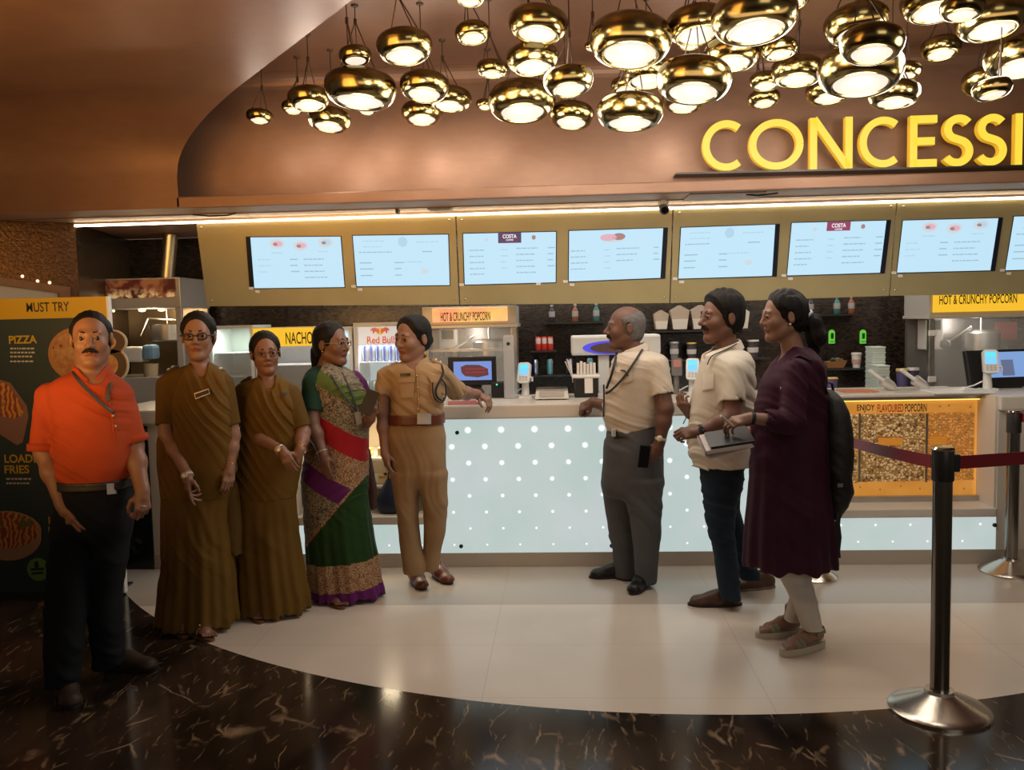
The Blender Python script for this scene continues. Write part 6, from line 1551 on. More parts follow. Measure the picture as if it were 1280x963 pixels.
def collar(s, px, py, r, h_, m, yaw, dy=0.0, open_=0.35, name='collar', tilt=0.25):
    """turned shirt collar with an open front"""
    c = s.P(px, py, dy); fw = nv((math.sin(math.radians(yaw)), -math.cos(math.radians(yaw)), 0)); up = nv((0, 0, 1.0)); sd = np.cross(fw, up)
    def f(P):
        q = P-c; zf = q[:, 2]; u = q@fw; w = q@sd; zz = zf+tilt*u
        rr = r+0.020*(1-np.clip(zz/h_, 0, 1)); rad = np.hypot(u*0.95, w); d = np.abs(rad-rr)-0.0055
        d = np.maximum(d, np.maximum(zz-h_, -0.004-zz-0.35*np.clip(u, 0, 1)))
        return np.maximum(d, -(np.abs(w)-open_*np.clip(u, 0, 1)*0 - open_*0.11*np.clip((u)/r, 0, 1)*1.0)*1.0*np.where(u > 0, -1, 0)*-1) if False else np.maximum(d, np.where(u > 0, open_*0.075*(0.35+np.clip(zz/h_, 0, 1))-np.abs(w), -1.0))
    return smesh_(name, f, c-0.13, c+0.13, 0.0045, m, s.root)
# ---------------------------------------------------------------- A: man in orange
A = Person('man in an orange rolled-sleeve shirt and dark trousers standing before the teal banner', 108, 862, SK1)
A.head(114, 388.5, 457, 24, 2, 0, 0.0, jaw=1.06)
A.neck(114, 472, .060)
ORG = cloth('orange_shirt', (0.40, 0.066, 0.024)); DTR = cloth('dark_trousers', (0.0105, 0.0125, 0.0155))
T = A.loft([(463, 99, 129, .055), (470, 78, 144, .085), (480, 64, 153, .105), (500, 67, 160, .122), (530, 74, 165, .135), (560, 74, 167, .145), (582, 74, 166, .145), (597, 79, 160, .135), (603, 82, 157, .13)], n=2.4)
S1, E1, W1 = A.P(61, 495), A.P(57, 566, -.03), A.P(79, 632, -.10); S2, E2, W2 = A.P(149, 495, .03), A.P(166, 556, .03), A.P(178, 614, -.05)
A.arm(S1, E1, W1, (.054, .046, .031), dict(d=A.P(97, 676, -.15)-W1, back=(-.28, -.95, -.02), side='R', curl=(22, 30, 18), scale=1.0, thumb=.8))
A.arm(S2, E2, W2, (.054, .044, .030), dict(d=A.P(179, 652, -.09)-W2, back=(.75, -.6, 0), side='L', curl=(50, 60, 35), scale=.98, thumb=.7))
pel = A.loft([(602, 80, 160, .128), (625, 74, 163, .135), (650, 72, 163, .13), (680, 70, 157, .115)]); pel.cap0 = .09
L1 = A.loft([(640, 73, 122, .115), (700, 64, 117, .10), (742, 60, 109, .09, -.03), (780, 58, 104, .082, -.05), (809, 58, 101, .078, -.07), (856, 60, 97, .074, -.08)])
L2 = A.loft([(640, 112, 163, .115, .02), (700, 112, 156, .10, .05), (742, 109, 149, .092, .08), (794, 116, 151, .082, .10), (832, 119, 153, .075, .12)])
A.body(T, legs=(L1, L2))
A.hair(short_hair((-.052, .098), (.004, -.035), .008, -.075, .003), 0, 0, m=HAIRM, *[]) if False else A.hair(short_hair((-.056, .090), (.002, -.035), .009, -.075, .002, .0, .03, -.022), *hairbox(A), m=HAIRM)
A.moustache(w=1.05, th=1.1)
c1 = (E1+nv((0, 0, .012)), E1-S1); c2_ = (E2+nv((0, 0, .02)), E2-S2)
sl = [sleeve([S1, E1, E1+(E1-S1)*.3], [.070, .066, .066], c1), sleeve([S2, E2, E2+(E2-S2)*.3], [.072, .062, .060], c2_)]
def shirtf(T, sl, neckcut, amp=.006, fr=46, d=(.5, 0, .9), ph=0.0, k=.035):
    def f(P):
        dd = T(P)+fold(P, amp, d, fr*1.35, ph)
        for q in sl: dd = smin(dd, q(P)+fold(P, amp*.42, (.75, .2, .6), 60, ph), k)
        return smax(dd, -neckcut(P), .006) if neckcut is not None else dd
    return f
A.garment('shirt', shirtf(T, sl, capf(A.P(117, 462, -.02), A.P(121, 476, -.16), .052, .030), .0065), [lb(T), pb(S1, E1), pb(S2, E2)], ORG)
collar(A, 115, 467, .062, .036, ORG, 28, 0.0, .5)
for i, (E, S, r) in enumerate(((E1, S1, .0665), (E2, S2, .0625))): ring_at(A, E+nv((0, 0, .022)), E-S, r, .005, 'rolled_cuff', ORG, .016)
A.garment('trousers', trousers(pel, L1, L2, lambda P: fold(P, .005, (.6, .2, .7), 34, 1.0)), [lb(pel), lb(L1), lb(L2)], DTR, .007)
zb = A.P(110, 599)[2]; bt = band_on(A, pel, zb-.036, zb+.006, .013, 'belt', mat('belt_black', (0.014, 0.011, 0.010), 0.4))
patch_on(A, pel, [(133, 605), (150, 603.5), (150, 617), (134, 618.5)], .026, 'belt_buckle', SLV, bt)
LANY = mat('lanyard_grey', (0.06, 0.055, 0.055), 0.6)
tube_on(A, T, [(91, 465), (96, 473), (105, 484), (117, 495), (128, 506), (138, 513), (147, 515), (155, 506)], .006, 'lanyard', LANY, .012, flat=(1.4, .5))
tube_on(A, T, [(137, 473), (138, 482), (134, 492), (136, 502)], .006, 'lanyard', LANY, .012, flat=(1.4, .5))
tube_on(A, T, [(147, 538), (152, 537), (158, 538)], .006, 'pocket_pen', CORD, .012)
for q in ((141, 520), (144, 533), (148, 558), (149, 575)):
    p = A.on(T, *q, .008); MB().ball(p, .006, n=6).build('button', mat('button_cream', (.55, .42, .28), .4), A.root, True)
tube_on(A, T, [(137, 500), (141, 530), (144, 560), (145, 598)], .0035, 'shirt_placket', ORG, .006)
DSH = mat('shoe_dark_brown', (0.035, 0.022, 0.016), 0.55, spec=.25); SOLD = mat('sole_dark', (0.012, 0.010, 0.009), 0.6)
shoe(A, atz(79, 862), atz(92, 888), DSH, SOLD, length=.27, lace=CORD); shoe(A, atz(134, 835), atz(195, 838), DSH, SOLD, length=.28, lace=CORD)
ring_at(A, W2+(A.P(179, 640, -.09)-W2)*.75, A.P(179, 652, -.09)-W2, .010, .002, 'finger_ring', SLV)
# ---------------------------------------------------------------- saris
OLV = cloth('olive_sari', (0.135, 0.074, 0.014), .7); OLB = cloth('olive_blouse', (0.110, 0.062, 0.014), .75)
def skirtf(L, amp=.012, nf=9, ph=0.0, zt=None, extra=None):
    z0, z1 = L.z0, L.z1
    def f(P):
        cx, cy, a, b = L.at(P[:, 2]); th = np.arctan2((P[:, 1]-cy)/b, (P[:, 0]-cx)/a); t = np.clip((z1-P[:, 2])/(z1-z0), 0, 1)
        w = t*amp*(np.sin(nf*th+ph+1.5*t)*.6+.4*np.sin((nf*2+3)*th+ph*2))+fold(P, .004, (.8, .1, .5), 30, ph)
        d = L(P)+w
        return d
    return f
def diag(amp, d, fr, ph): return lambda P: fold(P, amp, d, fr, ph)
def sari_woman(S, top, sk, T, K, arms, ph, folddir, skm):
    pass
# ---------------------------------------------------------------- B: first woman in olive
B = Person('taller woman in olive sari and spectacles standing beside the man in orange', 248, 784, SK2)
B.head(248, 391, 449, 14, 2, 0, 0, jaw=.97, nose=.95)
B.neck(249, 462, .046)
T = B.loft([(455, 238, 260, .05), (462, 214, 276, .080), (473, 202, 286, .10), (490, 211, 289, .115), (510, 221, 291, .132), (537, 222, 292, .125), (561, 212, 293, .122), (590, 206, 292, .127), (622, 204, 286, .135)], n=2.3)
K = B.loft([(600, 205, 291, .13), (622, 204, 286, .135), (650, 204, 285, .142), (704, 206, 290, .155), (750, 202, 294, .17), (765, 200, 295, .175), (778, 198, 296, .18)], n=2.2)
S1, E1, W1 = B.P(207, 482), B.P(208, 542, -.05), B.P(234, 594, -.17); S2, E2, W2 = B.P(280, 480), B.P(291, 545, .0), B.P(287, 585, -.06)
B.arm(S1, E1, W1, (.046, .038, .025), dict(d=B.P(236, 646, -.20)-W1, back=(-.75, -.65, .1), side='R', curl=[(8, 14, 10), (25, 38, 25), (38, 48, 30), (45, 52, 30)], scale=.93, thumb=.6))
B.arm(S2, E2, W2, (.046, .037, .025), dict(d=B.P(284, 618, -.12)-W2, back=(.6, -.8, 0), side='L', curl=(30, 38, 22), scale=.90, thumb=.8))
ft = foot_parts(atz(240, 786), atz(266, 804), .038, .016); B.extra(*ft[:3]); ft2 = foot_parts(atz(222, 780), atz(232, 799), .038, .016); B.extra(*ft2[:3])
B.body(T, legs=(K,))
def tied(front=(-.078, .078), th=.012): return short_hair(front, (.022, -.052), th, -.085, None, .020, .045, -.040)
hb = B.hp((0, .105, -.02)); B.hair(tied(), *hairbox(B, .18), m=HAIRM, add=ellf(hb, (.045, .035, .045)))
B.glasses(None, 1.5)
BL = [lb(T), pb(S1, E1), pb(S2, E2)]
sl = [sleeve([S1, E1, E1+(E1-S1)*.2], [.062, .0545, .053], (E1+nv((0, 0, .045)), E1-S1)), sleeve([S2, E2, E2+(E2-S2)*.2], [.060, .052, .050], (E2+nv((0, 0, .06)), E2-S2))]
nk = capf(B.P(249, 452, -.03), B.P(252, 479, -.15), .045, .012)
B.garment('blouse', shirtf(lambda P: T(P)+.003, sl, nk, .003, 50, (.3, 0, 1), .3), BL, OLB)
def pallu(S, T, nk, x_edge, amp, ph, off=.010, dirn=(.86, 0, .50), rightpx=None):
    """drape running from the hip up over one shoulder, with pleats along its length"""
    pl = planef(*x_edge)
    def f(P):
        fd = np.clip((P[:, 2]-T.z0)/.14, 0, 1)
        d = T(P)-off*fd+fold(P, amp, dirn, 80, ph)*np.clip((T.z1+.02-P[:, 2])*9, .25, 1)*(.35+.65*fd)
        d = smax(d, pl(P), .010); d = smax(d, -nk(P), .006); return d
    return f
e1_ = B.P(236, 466); e2_ = B.P(222, 508); e3 = nv((e2_[0]-e1_[0], 0, e2_[2]-e1_[2])); nrm = nv((e3[2], 0, -e3[0])); nrm = nrm if nrm[0] < 0 else -nrm
B.garment('sari_drape', pallu(B, T, nk, (e1_, nrm), .0085, .6), [lb(T, .05)], OLV, .006)
B.garment('sari_skirt', skirtf(K, .013, 8, .4), [lb(K, .05)], OLV, .007)
tl = B.loft([(602, 280, 296, .05, .06), (630, 281, 299, .055, .06), (670, 283, 302, .06, .07), (693, 285, 301, .055, .07)], n=2.0)
B.garment('sari_tail', skirtf(tl, .006, 5, 1.), [lb(tl, .04)], OLB, .006)
tb = B.loft([(520, 198, 226, .04, .08), (580, 196, 228, .05, .08), (640, 203, 226, .05, .08), (720, 203, 226, .05, .09), (768, 197, 226, .05, .10)], n=2.0)
B.garment('sari_tail', skirtf(tb, .006, 5, 2.), [lb(tb, .04)], OLB, .007)
BDG = mat('badge_dark', (.05, .035, .012), .6, spec=.2)
strap_bar(B, B.P(222, 459), B.P(209, 466.5), .045, BDG, 'shoulder_badge', (.3, .7)); strap_bar(B, B.P(268, 459), B.P(280, 466), .045, BDG, 'shoulder_badge', (.6,))
patch_on(B, T, [(243.5, 493), (260.5, 487), (261.5, 491.5), (245, 498)], .026, 'name_pin', mat('pin_dark', (.02, .018, .018), .4)); patch_on(B, T, [(242.5, 492), (261, 485.8), (262.5, 492.3), (244.5, 499.5)], .0235, 'pin_rim', SLV)
watch(B, W1+(W1-E1)*.02, W1-E1, .027, (-.2, -1, .2), mat('strap_white', (.5, .47, .43), .5), SLV); ring_at(B, W2-(W2-E2)*.12, W2-E2, .026, .002, 'bangle', GLD)
MB().ball(B.hp((-.083, 0, -.037)), .005, n=6).build('earring', GLD, B.root, True)
SDB = mat('sandal_brown', (.17, .075, .035), .6)
for q in (ft, ft2): sandal(B, q[3], .040, SDB, SDB, straps=((.66, .034),))
for k in range(4): MB().ball(nv(ft[3](.62+.03*k, -.03+.02*k, .05))+nv((0, 0, .008)), .006, n=6).build('strap_bead', GLD, B.root, True)
# ---------------------------------------------------------------- C: second woman in olive
C = Person('shorter woman in olive sari with clasped hands, between the other saris', 336, 766, SK3)
C.head(332, 415.5, 466.5, 24, 3, -4, 0, jaw=1.0, cheek=1.1)
C.neck(333, 478, .045)
T = C.loft([(471, 323, 346, .05), (477, 301, 359, .082), (488, 296, 368, .10), (501, 303, 371, .12), (525, 304, 374, .13), (550, 300, 376, .127), (575, 296, 375, .127), (600, 292, 371, .13), (622, 292, 369, .136)], n=2.3)
K = C.loft([(600, 292, 370, .13), (622, 292, 369, .136), (660, 292, 371, .142), (704, 294, 377, .152), (740, 296, 384, .162), (752, 297, 386, .165), (761, 298, 387, .167)], n=2.2)
S1, E1, W1 = C.P(304, 492), C.P(311, 541, -.06), C.P(353, 564, -.21); S2, E2, W2 = C.P(365, 492), C.P(379, 541, -.03), C.P(375, 564, -.17)
C.arm(S1, E1, W1, (.047, .039, .025), dict(d=C.P(366, 588, -.25)-W1, back=(-.1, -.9, .45), side='R', curl=(30, 45, 30), scale=.88, thumb=.6))
C.arm(S2, E2, W2, (.047, .038, .025), dict(d=C.P(361, 588, -.215)-W2, back=(.35, -.9, .3), side='L', curl=(35, 50, 30), scale=.86, thumb=.6))
ft = foot_parts(atz(314, 764), atz(326, 780), .038, .016); C.extra(*ft[:3]); ft2 = foot_parts(atz(334, 762), atz(346, 776), .038, .016); C.extra(*ft2[:3])
C.body(T, legs=(K,))
hb = C.hp((0, .105, -.03)); C.hair(tied(), *hairbox(C, .18), m=HAIRM, add=ellf(hb, (.042, .035, .042)))
C.glasses(mat('thin_frame', (.10, .06, .05), .3))
BL = [lb(T), pb(S1, E1), pb(S2, E2)]
sl = [sleeve([S1, E1, E1+(E1-S1)*.2], [.064, .057, .055], (E1+nv((0, 0, .055)), E1-S1)), sleeve([S2, E2, E2+(E2-S2)*.2], [.060, .052, .050], (E2+nv((0, 0, .03)), E2-S2))]
nk = capf(C.P(334, 468, -.03), C.P(338, 492, -.15), .044, .014)
C.garment('blouse', shirtf(lambda P: T(P)+.003, sl, nk, .003, 50, (.3, 0, 1), 1.3), BL, OLB)
e1_ = C.P(322, 478); e2_ = C.P(309, 522); e3 = nv((e2_[0]-e1_[0], 0, e2_[2]-e1_[2])); nrm = nv((e3[2], 0, -e3[0])); nrm = nrm if nrm[0] < 0 else -nrm
C.garment('sari_drape', pallu(C, T, nk, (e1_, nrm), .0085, 1.9), [lb(T, .05)], OLV, .006)
C.garment('sari_skirt', skirtf(K, .014, 8, 1.4), [lb(K, .05)], OLV, .007)
strap_bar(C, C.P(313, 472), C.P(302, 479), .045, BDG, 'shoulder_badge', (.4,))
patch_on(C, T, [(352, 491), (359.5, 491), (359.5, 494.5), (352, 494.5)], .026, 'name_pin', _M['pin_dark'])
watch(C, W1-(W1-E1)*.06, W1-E1, .027, (-.2, -1, .3), SLV, SLV)
for k in (0, .07): ring_at(C, W2-(W2-E2)*(.10+k), W2-E2, .028, .0022, 'bangle', GLD)
for q in (ft, ft2): sandal(C, q[3], .040, SDB, SDB, straps=((.66, .034),))
# ---------------------------------------------------------------- D: woman in green blouse
D = Person('woman in a green blouse and patterned green and red sari turned to the officer', 430, 746, SK4)
D.head(415, 404, 456, 68, 0, 0, 0, jaw=1.0, cheek=1.1)
D.neck(407, 464, .048, 0, .046)
T = D.loft([(456, 395, 420, .062), (463, 383, 436, .13), (478, 378, 447, .172), (496, 383, 457, .165), (512, 389, 459, .16), (530, 391, 459, .155), (546, 389, 458, .155), (567, 384, 458, .16), (595, 380, 458, .167), (630, 380, 459, .172)], n=2.3)
K = D.loft([(610, 380, 458, .168), (642, 381, 462, .172), (680, 383, 468, .177), (707, 386, 473, .182), (730, 388, 477, .19), (742, 388, 480, .193)], n=2.2)
S1, E1, W1 = D.P(391, 480, -.12), D.P(389, 527, -.17), D.P(404, 569, -.22); S2, E2, W2 = D.P(436, 482, .10), D.P(452, 530, .03), D.P(463, 524, -.12)
D.arm(S1, E1, W1, (.050, .044, .028), dict(d=D.P(410, 612, -.24)-W1, back=(-.35, -.9, .1), side='R', curl=(16, 26, 16), scale=.90, thumb=.7))
D.arm(S2, E2, W2, (.046, .040, .027), dict(d=D.P(466, 505, -.16)-W2, back=(.4, -.9, .1), side='L', curl=(40, 55, 35), scale=.88, thumb=.5))
ft = foot_parts(atz(405, 748), atz(430, 763), .038, .014); D.extra(*ft[:3])
D.body(T, legs=(K,))
pt = D.hp((0, .118, -.085)); pt2 = D.hp((0, .125, -.135))
D.hair(tied((-.078, .078), .012), *hairbox(D, .21), m=HAIRM, add=lambda P: smin(ellf(D.hp((0, .108, -.045)), (.038, .034, .04))(P), capf(pt, pt2, .030, .020)(P), .02))
D.glasses(mat('thin_frame2', (.20, .16, .13), .3))
GRB = cloth('green_blouse', (0.012, 0.045, 0.030), .7)
def printm(name, a, b, c, sc):
    s = Sh(name); P = s.tc.outputs['Object']
    n_ = s.noise(P, sc, 4, 2.2); v = s.node('ShaderNodeTexVoronoi'); v.inputs['Scale'].default_value = sc*1.1; s.L.new(P, v.inputs['Vector'])
    m_ = s.math('GREATER_THAN', n_.outputs[0], .50); k_ = s.mix(m_, a, b)
    k_ = s.mix(s.math('LESS_THAN', v.outputs['Distance'], .22), k_, c)
    s.L.new(k_, s.b.inputs['Base Color']); s.b.inputs['Roughness'].default_value = .8; return s.m
PRB = printm('beige_black_print', (.32, .26, .17), (.05, .045, .04), (.30, .20, .10), 75.0); PRG = printm('gold_red_print', (.40, .30, .17), (.20, .055, .02), (.38, .19, .05), 75.0)
RDS = cloth('red_band', (.34, .014, .022), .6); PUR = cloth('purple_band', (.115, .016, .12), .6); GRS = cloth('green_sari', (.016, .048, .012), .6); YGR = cloth('leaf_green_band', (.10, .14, .035), .7)
kx = (D.P(440, 560)[0]-D.P(400, 560)[0])/40; ox = D.P(400, 500); kz = (D.P(400, 500)[2]-D.P(400, 600)[2])/100
def uvD(Cn): return 400+(Cn[:, 0]-ox[0])/kx, 500+(ox[2]-Cn[:, 2])/kz
def clsD(Cn):
    x, y = uvD(Cn); yy = y-.045*(Cn[:, 1]-D.Y)*0; t = y-.62*(x-400)
    i = np.full(len(Cn), 0)                       # beige print
    i[(t >= 456) & (t < 474)] = 5; i[(t >= 512) & (t < 541)] = 1; i[(t >= 541) & (t < 580)] = 2; i[(t >= 580) & (t < 607)] = 3
    i[t >= 607] = 0
    dg = y-(680-1.15*(x-382)); i[dg > 0] = 4; i[(dg > -4) & (dg <= 0)] = 2
    return i
def clsK(Cn):
    x, y = uvD(Cn); i = clsD(Cn); yb = 700-.06*(x-400)+0.7*np.sin(x*.35)
    i[y > yb] = 2; i[y > yb+34] = 3; return i
SARI = [PRB, RDS, PRG, PUR, GRS, YGR]
BL = [lb(T), pb(S1, E1), pb(S2, E2)]
sl = [sleeve([S1, E1, E1+(E1-S1)*.2], [.072, .066, .064], (E1+nv((0, 0, .058)), E1-S1)), sleeve([S2, E2], [.060, .052], (E2+nv((0, 0, .04)), E2-S2))]
nk = capf(D.P(410, 452, 0), D.P(432, 480, -.05), .052, .030)
D.garment('blouse', shirtf(lambda P: T(P)+.004, sl, nk, .003, 50, (.3, 0, 1), 2.3), BL, GRB)
e1_ = D.P(406, 462); e2_ = D.P(398, 520)
D.garment('sari_drape', pallu(D, T, nk, (e1_, (-1, 0, .26)), .006, 2.9, .010, (-.5, .2, .85)), [lb(T, .05)], SARI, .0045, clsD)
D.garment('sari_skirt', skirtf(K, .012, 9, 2.4), [lb(K, .05)], SARI, .0050, clsK)
ps = D.loft([(463, 430, 447, .05, .10), (475, 437, 458, .06, .10), (492, 447, 465, .06, .10), (510, 452, 466, .05, .10), (525, 454, 464, .045, .10)], n=2.0)
D.garment('sari_shoulder_fold', skirtf(ps, .004, 5, 1.), [lb(ps, .04)], PUR, .005)
tb = D.loft([(560, 452, 462, .05, .10), (590, 456, 467, .06, .11), (615, 458, 471, .06, .12), (635, 459, 471, .055, .12)], n=2.0)
D.garment('sari_tail', skirtf(tb, .004, 5, 2.), [lb(tb, .04)], cloth('brown_pallu', (.085, .035, .025), .7), .006)
LBL2 = mat('lanyard_blue', (.03, .05, .08), .6)
tube_on(D, T, [(414, 468), (424, 484), (436, 501), (445, 514)], .0045, 'lanyard', LBL2, .016, flat=(1.4, .5)); tube_on(D, T, [(428, 466), (437, 484), (443, 500), (446, 514)], .0045, 'lanyard', LBL2, .016, flat=(1.4, .5))
patch_on(D, T, [(443, 516), (450, 514), (453, 529), (446, 532)], .022, 'identity_card', mat('card_cream', (.45, .40, .34), .5))
ring_at(D, W1-(W1-E1)*.10, W1-E1, .030, .0025, 'bangle', mat('bangle_white', (.5, .42, .36), .4)); MB().ball(D.hp((-.084, .006, -.040)), .0055, n=6).build('earring', GLD, D.root, True)
MB().tube([D.hp((-.050*math.cos(t), -.012-.055*math.sin(t), -.128-.018*math.sin(t))) for t in [math.pi*i/10 for i in range(11)]], .0022, 6).build('necklace', GLD, D.root)
sandal(D, ft[3], .040, SDB, SDB, straps=((.62, .034),))
pc_ = D.P(461.5, 503, -.165); M = Matrix.Translation(pc_) @ Matrix.Rotation(math.radians(22), 4, 'Y') @ Matrix.Rotation(math.radians(-15), 4, 'X')
ph = thing('smartphone', 'black smartphone held by the woman in the green blouse', 'phone', pc_)
MB().box((-.036, -.005, -.07), (.036, .004, .07), bev=.006, M=M).build('phone_body', BLK, ph); MB().box((-.032, .0041, -.064), (.032, .0048, .064), M=M).build('display', mat('phone_glass', (.01, .01, .012), .08), ph)
# ---------------------------------------------------------------- E: officer in khaki
E = Person('officer in khaki uniform and brown shoes leaning one arm on the counter', 537, 740, SK5)
E.head(515, 395, 450, -34, 6, 3, 0, jaw=1.03, cheek=1.08)
E.neck(520, 460, .050)
KHS = cloth('khaki_shirt', (.37, .245, .135), .8); KHT = cloth('khaki_trousers', (.30, .195, .105), .8)
T = E.loft([(451, 506, 532, .052), (455, 488, 547, .080), (462, 480, 555, .10), (476, 486, 556, .116), (500, 489, 555, .126), (518, 488, 553, .122), (531, 487, 554, .122)], n=2.4)
S1, E1, W1 = E.P(482, 470), E.P(479, 514, -.02), E.P(482, 567, -.07); S2, E2, W2 = E.P(551, 466), E.P(572, 491, .20), E.P(600, 493, .385)
E.arm(S1, E1, W1, (.050, .042, .029), dict(d=E.P(488, 606, -.11)-W1, back=(-.8, -.5, 0), side='R', curl=(22, 32, 20), scale=.92, thumb=.7))
E.arm(S2, E2, W2, (.050, .042, .029), dict(d=nv((.075, -.055, -.045)), back=(.25, -.35, .9), side='L', curl=(42, 48, 22), scale=.92, thumb=.3))
pel = E.loft([(528, 487, 554, .123), (546, 484.5, 557, .128), (580, 487, 558, .122), (606, 492, 559, .105)]); pel.cap0 = .09
L1 = E.loft([(590, 489, 530, .11), (625, 494, 524, .095), (650, 497, 523, .088, -.01), (680, 500.5, 526, .08, -.02), (705, 503, 531.5, .075, -.03), (716, 504, 532, .074, -.03)]); L2 = E.loft([(590, 520, 559, .11), (625, 528.5, 559.5, .095), (645, 530, 559, .092, .02), (665, 530, 557, .088, .03), (690, 529.5, 551, .078, .04), (712, 530, 548.5, .073, .04)])
E.body(T, legs=(L1, L2))
hb = E.hp((0, .108, -.025)); E.hair(tied((-.078, .076), .013), *hairbox(E, .18), m=HAIRM, add=ellf(hb, (.045, .036, .042)))
sl = [sleeve([S1, E1, E1+(E1-S1)*.2], [.066, .061, .059], (E1+nv((0, 0, .095)), E1-S1)), sleeve([S2, E2, E2+(E2-S2)*.2], [.066, .060, .058], (E2+(S2-E2)*.06, E2-S2))]
E.garment('shirt', shirtf(T, sl, capf(E.P(516, 450, -.03), E.P(516, 460, -.17), .050, .014), .0075, 52, (.6, 0, .8), .7), [lb(T), pb(S1, E1), pb(S2, E2)], KHS)
collar(E, 519, 456, .068, .044, KHS, -8, 0.0, .55)
E.garment('trousers', trousers(pel, L1, L2, lambda P: fold(P, .005, (.9, .1, .3), 40, 2.0)), [lb(pel), lb(L1), lb(L2)], KHT, .007)
BRB = mat('belt_brown', (.115, .028, .016), .35)
zb = E.P(520, 523)[2]; bt = band_on(E, T, zb-.032, zb+.032, .012, 'belt', BRB)
patch_on(E, T, [(521.5, 517), (539, 517), (539, 530.5), (521.5, 530.5)], .021, 'belt_buckle', SLV, bt, .006)
for q in ([(497, 473), (519, 472), (519, 478), (498, 479)], [(535, 470), (556, 468), (553, 476), (540, 480)]):
    f_ = patch_on(E, T, q, .011, 'pocket_flap', KHS, None, .005)
patch_on(E, T, [(499, 479.5), (518, 478.5), (517, 497), (501, 498)], .0085, 'pocket', KHS, None, .004); patch_on(E, T, [(538, 479), (553, 477), (551, 497), (539, 498)], .0085, 'pocket', KHS, None, .004)
patch_on(E, T, [(500, 467), (513, 466.5), (513, 470.5), (500, 471)], .014, 'name_plate', mat('name_plate_black', (.012, .010, .010), .3))
strap_bar(E, E.P(497, 453.5), E.P(483, 461), .045, KHS, 'shoulder_strap', (.5, .85)); strap_bar(E, E.P(540, 450), E.P(554, 457), .045, KHS, 'shoulder_strap', (.3, .7))
for q in ((521, 470), (522, 485), (523, 500), (523, 512)): MB().ball(E.on(T, *q, .009), .0055, n=6).build('button', GLD, E.root, True)
tube_on(E, T, [(520, 459), (521.5, 475), (523, 495), (523, 515)], .004, 'shirt_placket', KHS, .007)
tube_on(E, T, [(551.5, 456), (553, 460), (554, 467), (550, 476), (545, 488), (547, 497), (553, 501), (556, 497)], .0060, 'whistle_cord', CORD, .018)
tube_on(E, T, [(541, 478), (541, 490), (545, 500), (553, 503), (557, 495), (557, 482), (552, 474)], .0045, 'whistle_cord', CORD, .022)
ring_at(E, W2+(E2-W2)*.04, W2-E2, .033, .005, 'wristwatch', CORD, .009)
SHB = mat('shoe_tan_brown', (.135, .036, .016), .32); SHS = mat('sole_brown', (.03, .012, .008), .6)
shoe(E, atz(513, 722), atz(533, 742), SHB, SHS, length=.25, w=.044, lace=None); shoe(E, atz(540, 718), atz(566, 733), SHB, SHS, length=.25, w=.044)
# ---------------------------------------------------------------- F: man in grey trousers
F = Person('bald man in a pale shirt and grey trousers resting his fist on the counter', 797, 728, SK6)
F.head(781, 383, 436, -84, 0, 0, 0, jaw=1.05, nose=1.15, browm=HAIRG)
F.neck(792, 443, .052, 0, .056)
CRM = cloth('cream_shirt', (.54, .475, .395), .85); GRT = cloth('grey_trousers', (.095, .098, .104), .85)
T = F.loft([(437, 781, 805, .058), (442, 769, 826, .14), (450, 765, 835, .185), (470, 760, 838, .195), (488, 756, 838, .19), (505, 753, 836, .185), (520, 752.5, 831, .178), (534, 757, 825, .168), (543, 762, 823, .162)], n=2.3)
S1, E1, W1 = F.P(822, 458, -.16), F.P(832, 512, -.22), F.P(825, 553, -.23); S2, E2, W2 = F.P(788, 458, .15), F.P(772, 512, .20), F.P(741, 503, .235)
F.arm(S1, E1, W1, (.052, .046, .031), dict(d=F.P(814, 590, -.25)-W1, back=(.15, -1, .1), side='L', curl=(40, 50, 30), scale=.98, thumb=.5))
F.arm(S2, E2, W2, (.052, .045, .031), dict(d=F.P(722, 512, .245)-W2, back=(-.35, -.6, .7), side='R', curl=(60, 85, 50), scale=1.0, thumb=1.0))
pel = F.loft([(532, 759, 825, .165), (560, 754, 829, .168), (590, 752, 830, .165), (622, 751, 829, .145)]); pel.cap0 = .09
L1 = F.loft([(600, 751, 808, .088, .08), (660, 759.5, 794, .082, .085), (700, 767, 795, .078, .085), (721, 768, 797, .078, .085)]); L2 = F.loft([(600, 776, 829, .09, -.08), (660, 789, 827, .088, -.085), (700, 793, 823, .082, -.085), (728, 794, 821, .078, -.085)])
F.body(T, legs=(L1, L2))
def baldhair(q):
    d = short_hair((-.045, .075), (-.004, -.038), .007, -.080, .001, 0, .02, -.012)(q); return smax(d, q[:, 2]-.062-.35*np.clip(q[:, 1], -.1, .1), .004)
F.hair(baldhair, *hairbox(F), m=HAIRG); F.moustache(m=HAIRM, w=1.0, th=1.15)
sl = [sleeve([S1, E1, E1+(E1-S1)*.2], [.076, .070, .068], (F.P(830, 494, -.2), E1-S1)), sleeve([S2, E2, E2+(E2-S2)*.2], [.072, .064, .062], (E2+(S2-E2)*.25, E2-S2))]
zb = F.P(793, 533)[2]; ff = (F.P(768, 541)[2]-F.P(820, 527)[2])/(F.P(768, 541)[0]-F.P(820, 527)[0]); xc = F.P(793, 533)[0]
fsh = shirtf(T, sl, capf(F.P(786, 434, 0), F.P(766, 446, 0), .050, .030), .0070, 42, (.3, .2, .9), 1.7)
F.garment('shirt', lambda P: smax(fsh(P), np.where(P[:, 1] < F.Y-.19, -1., zb-.012-(P[:, 2]-ff*(P[:, 0]-xc))), .006), [lb(T), pb(S1, E1), pb(S2, E2)], CRM)
collar(F, 791, 444, .070, .050, CRM, -84, 0.0, .5, tilt=.35)
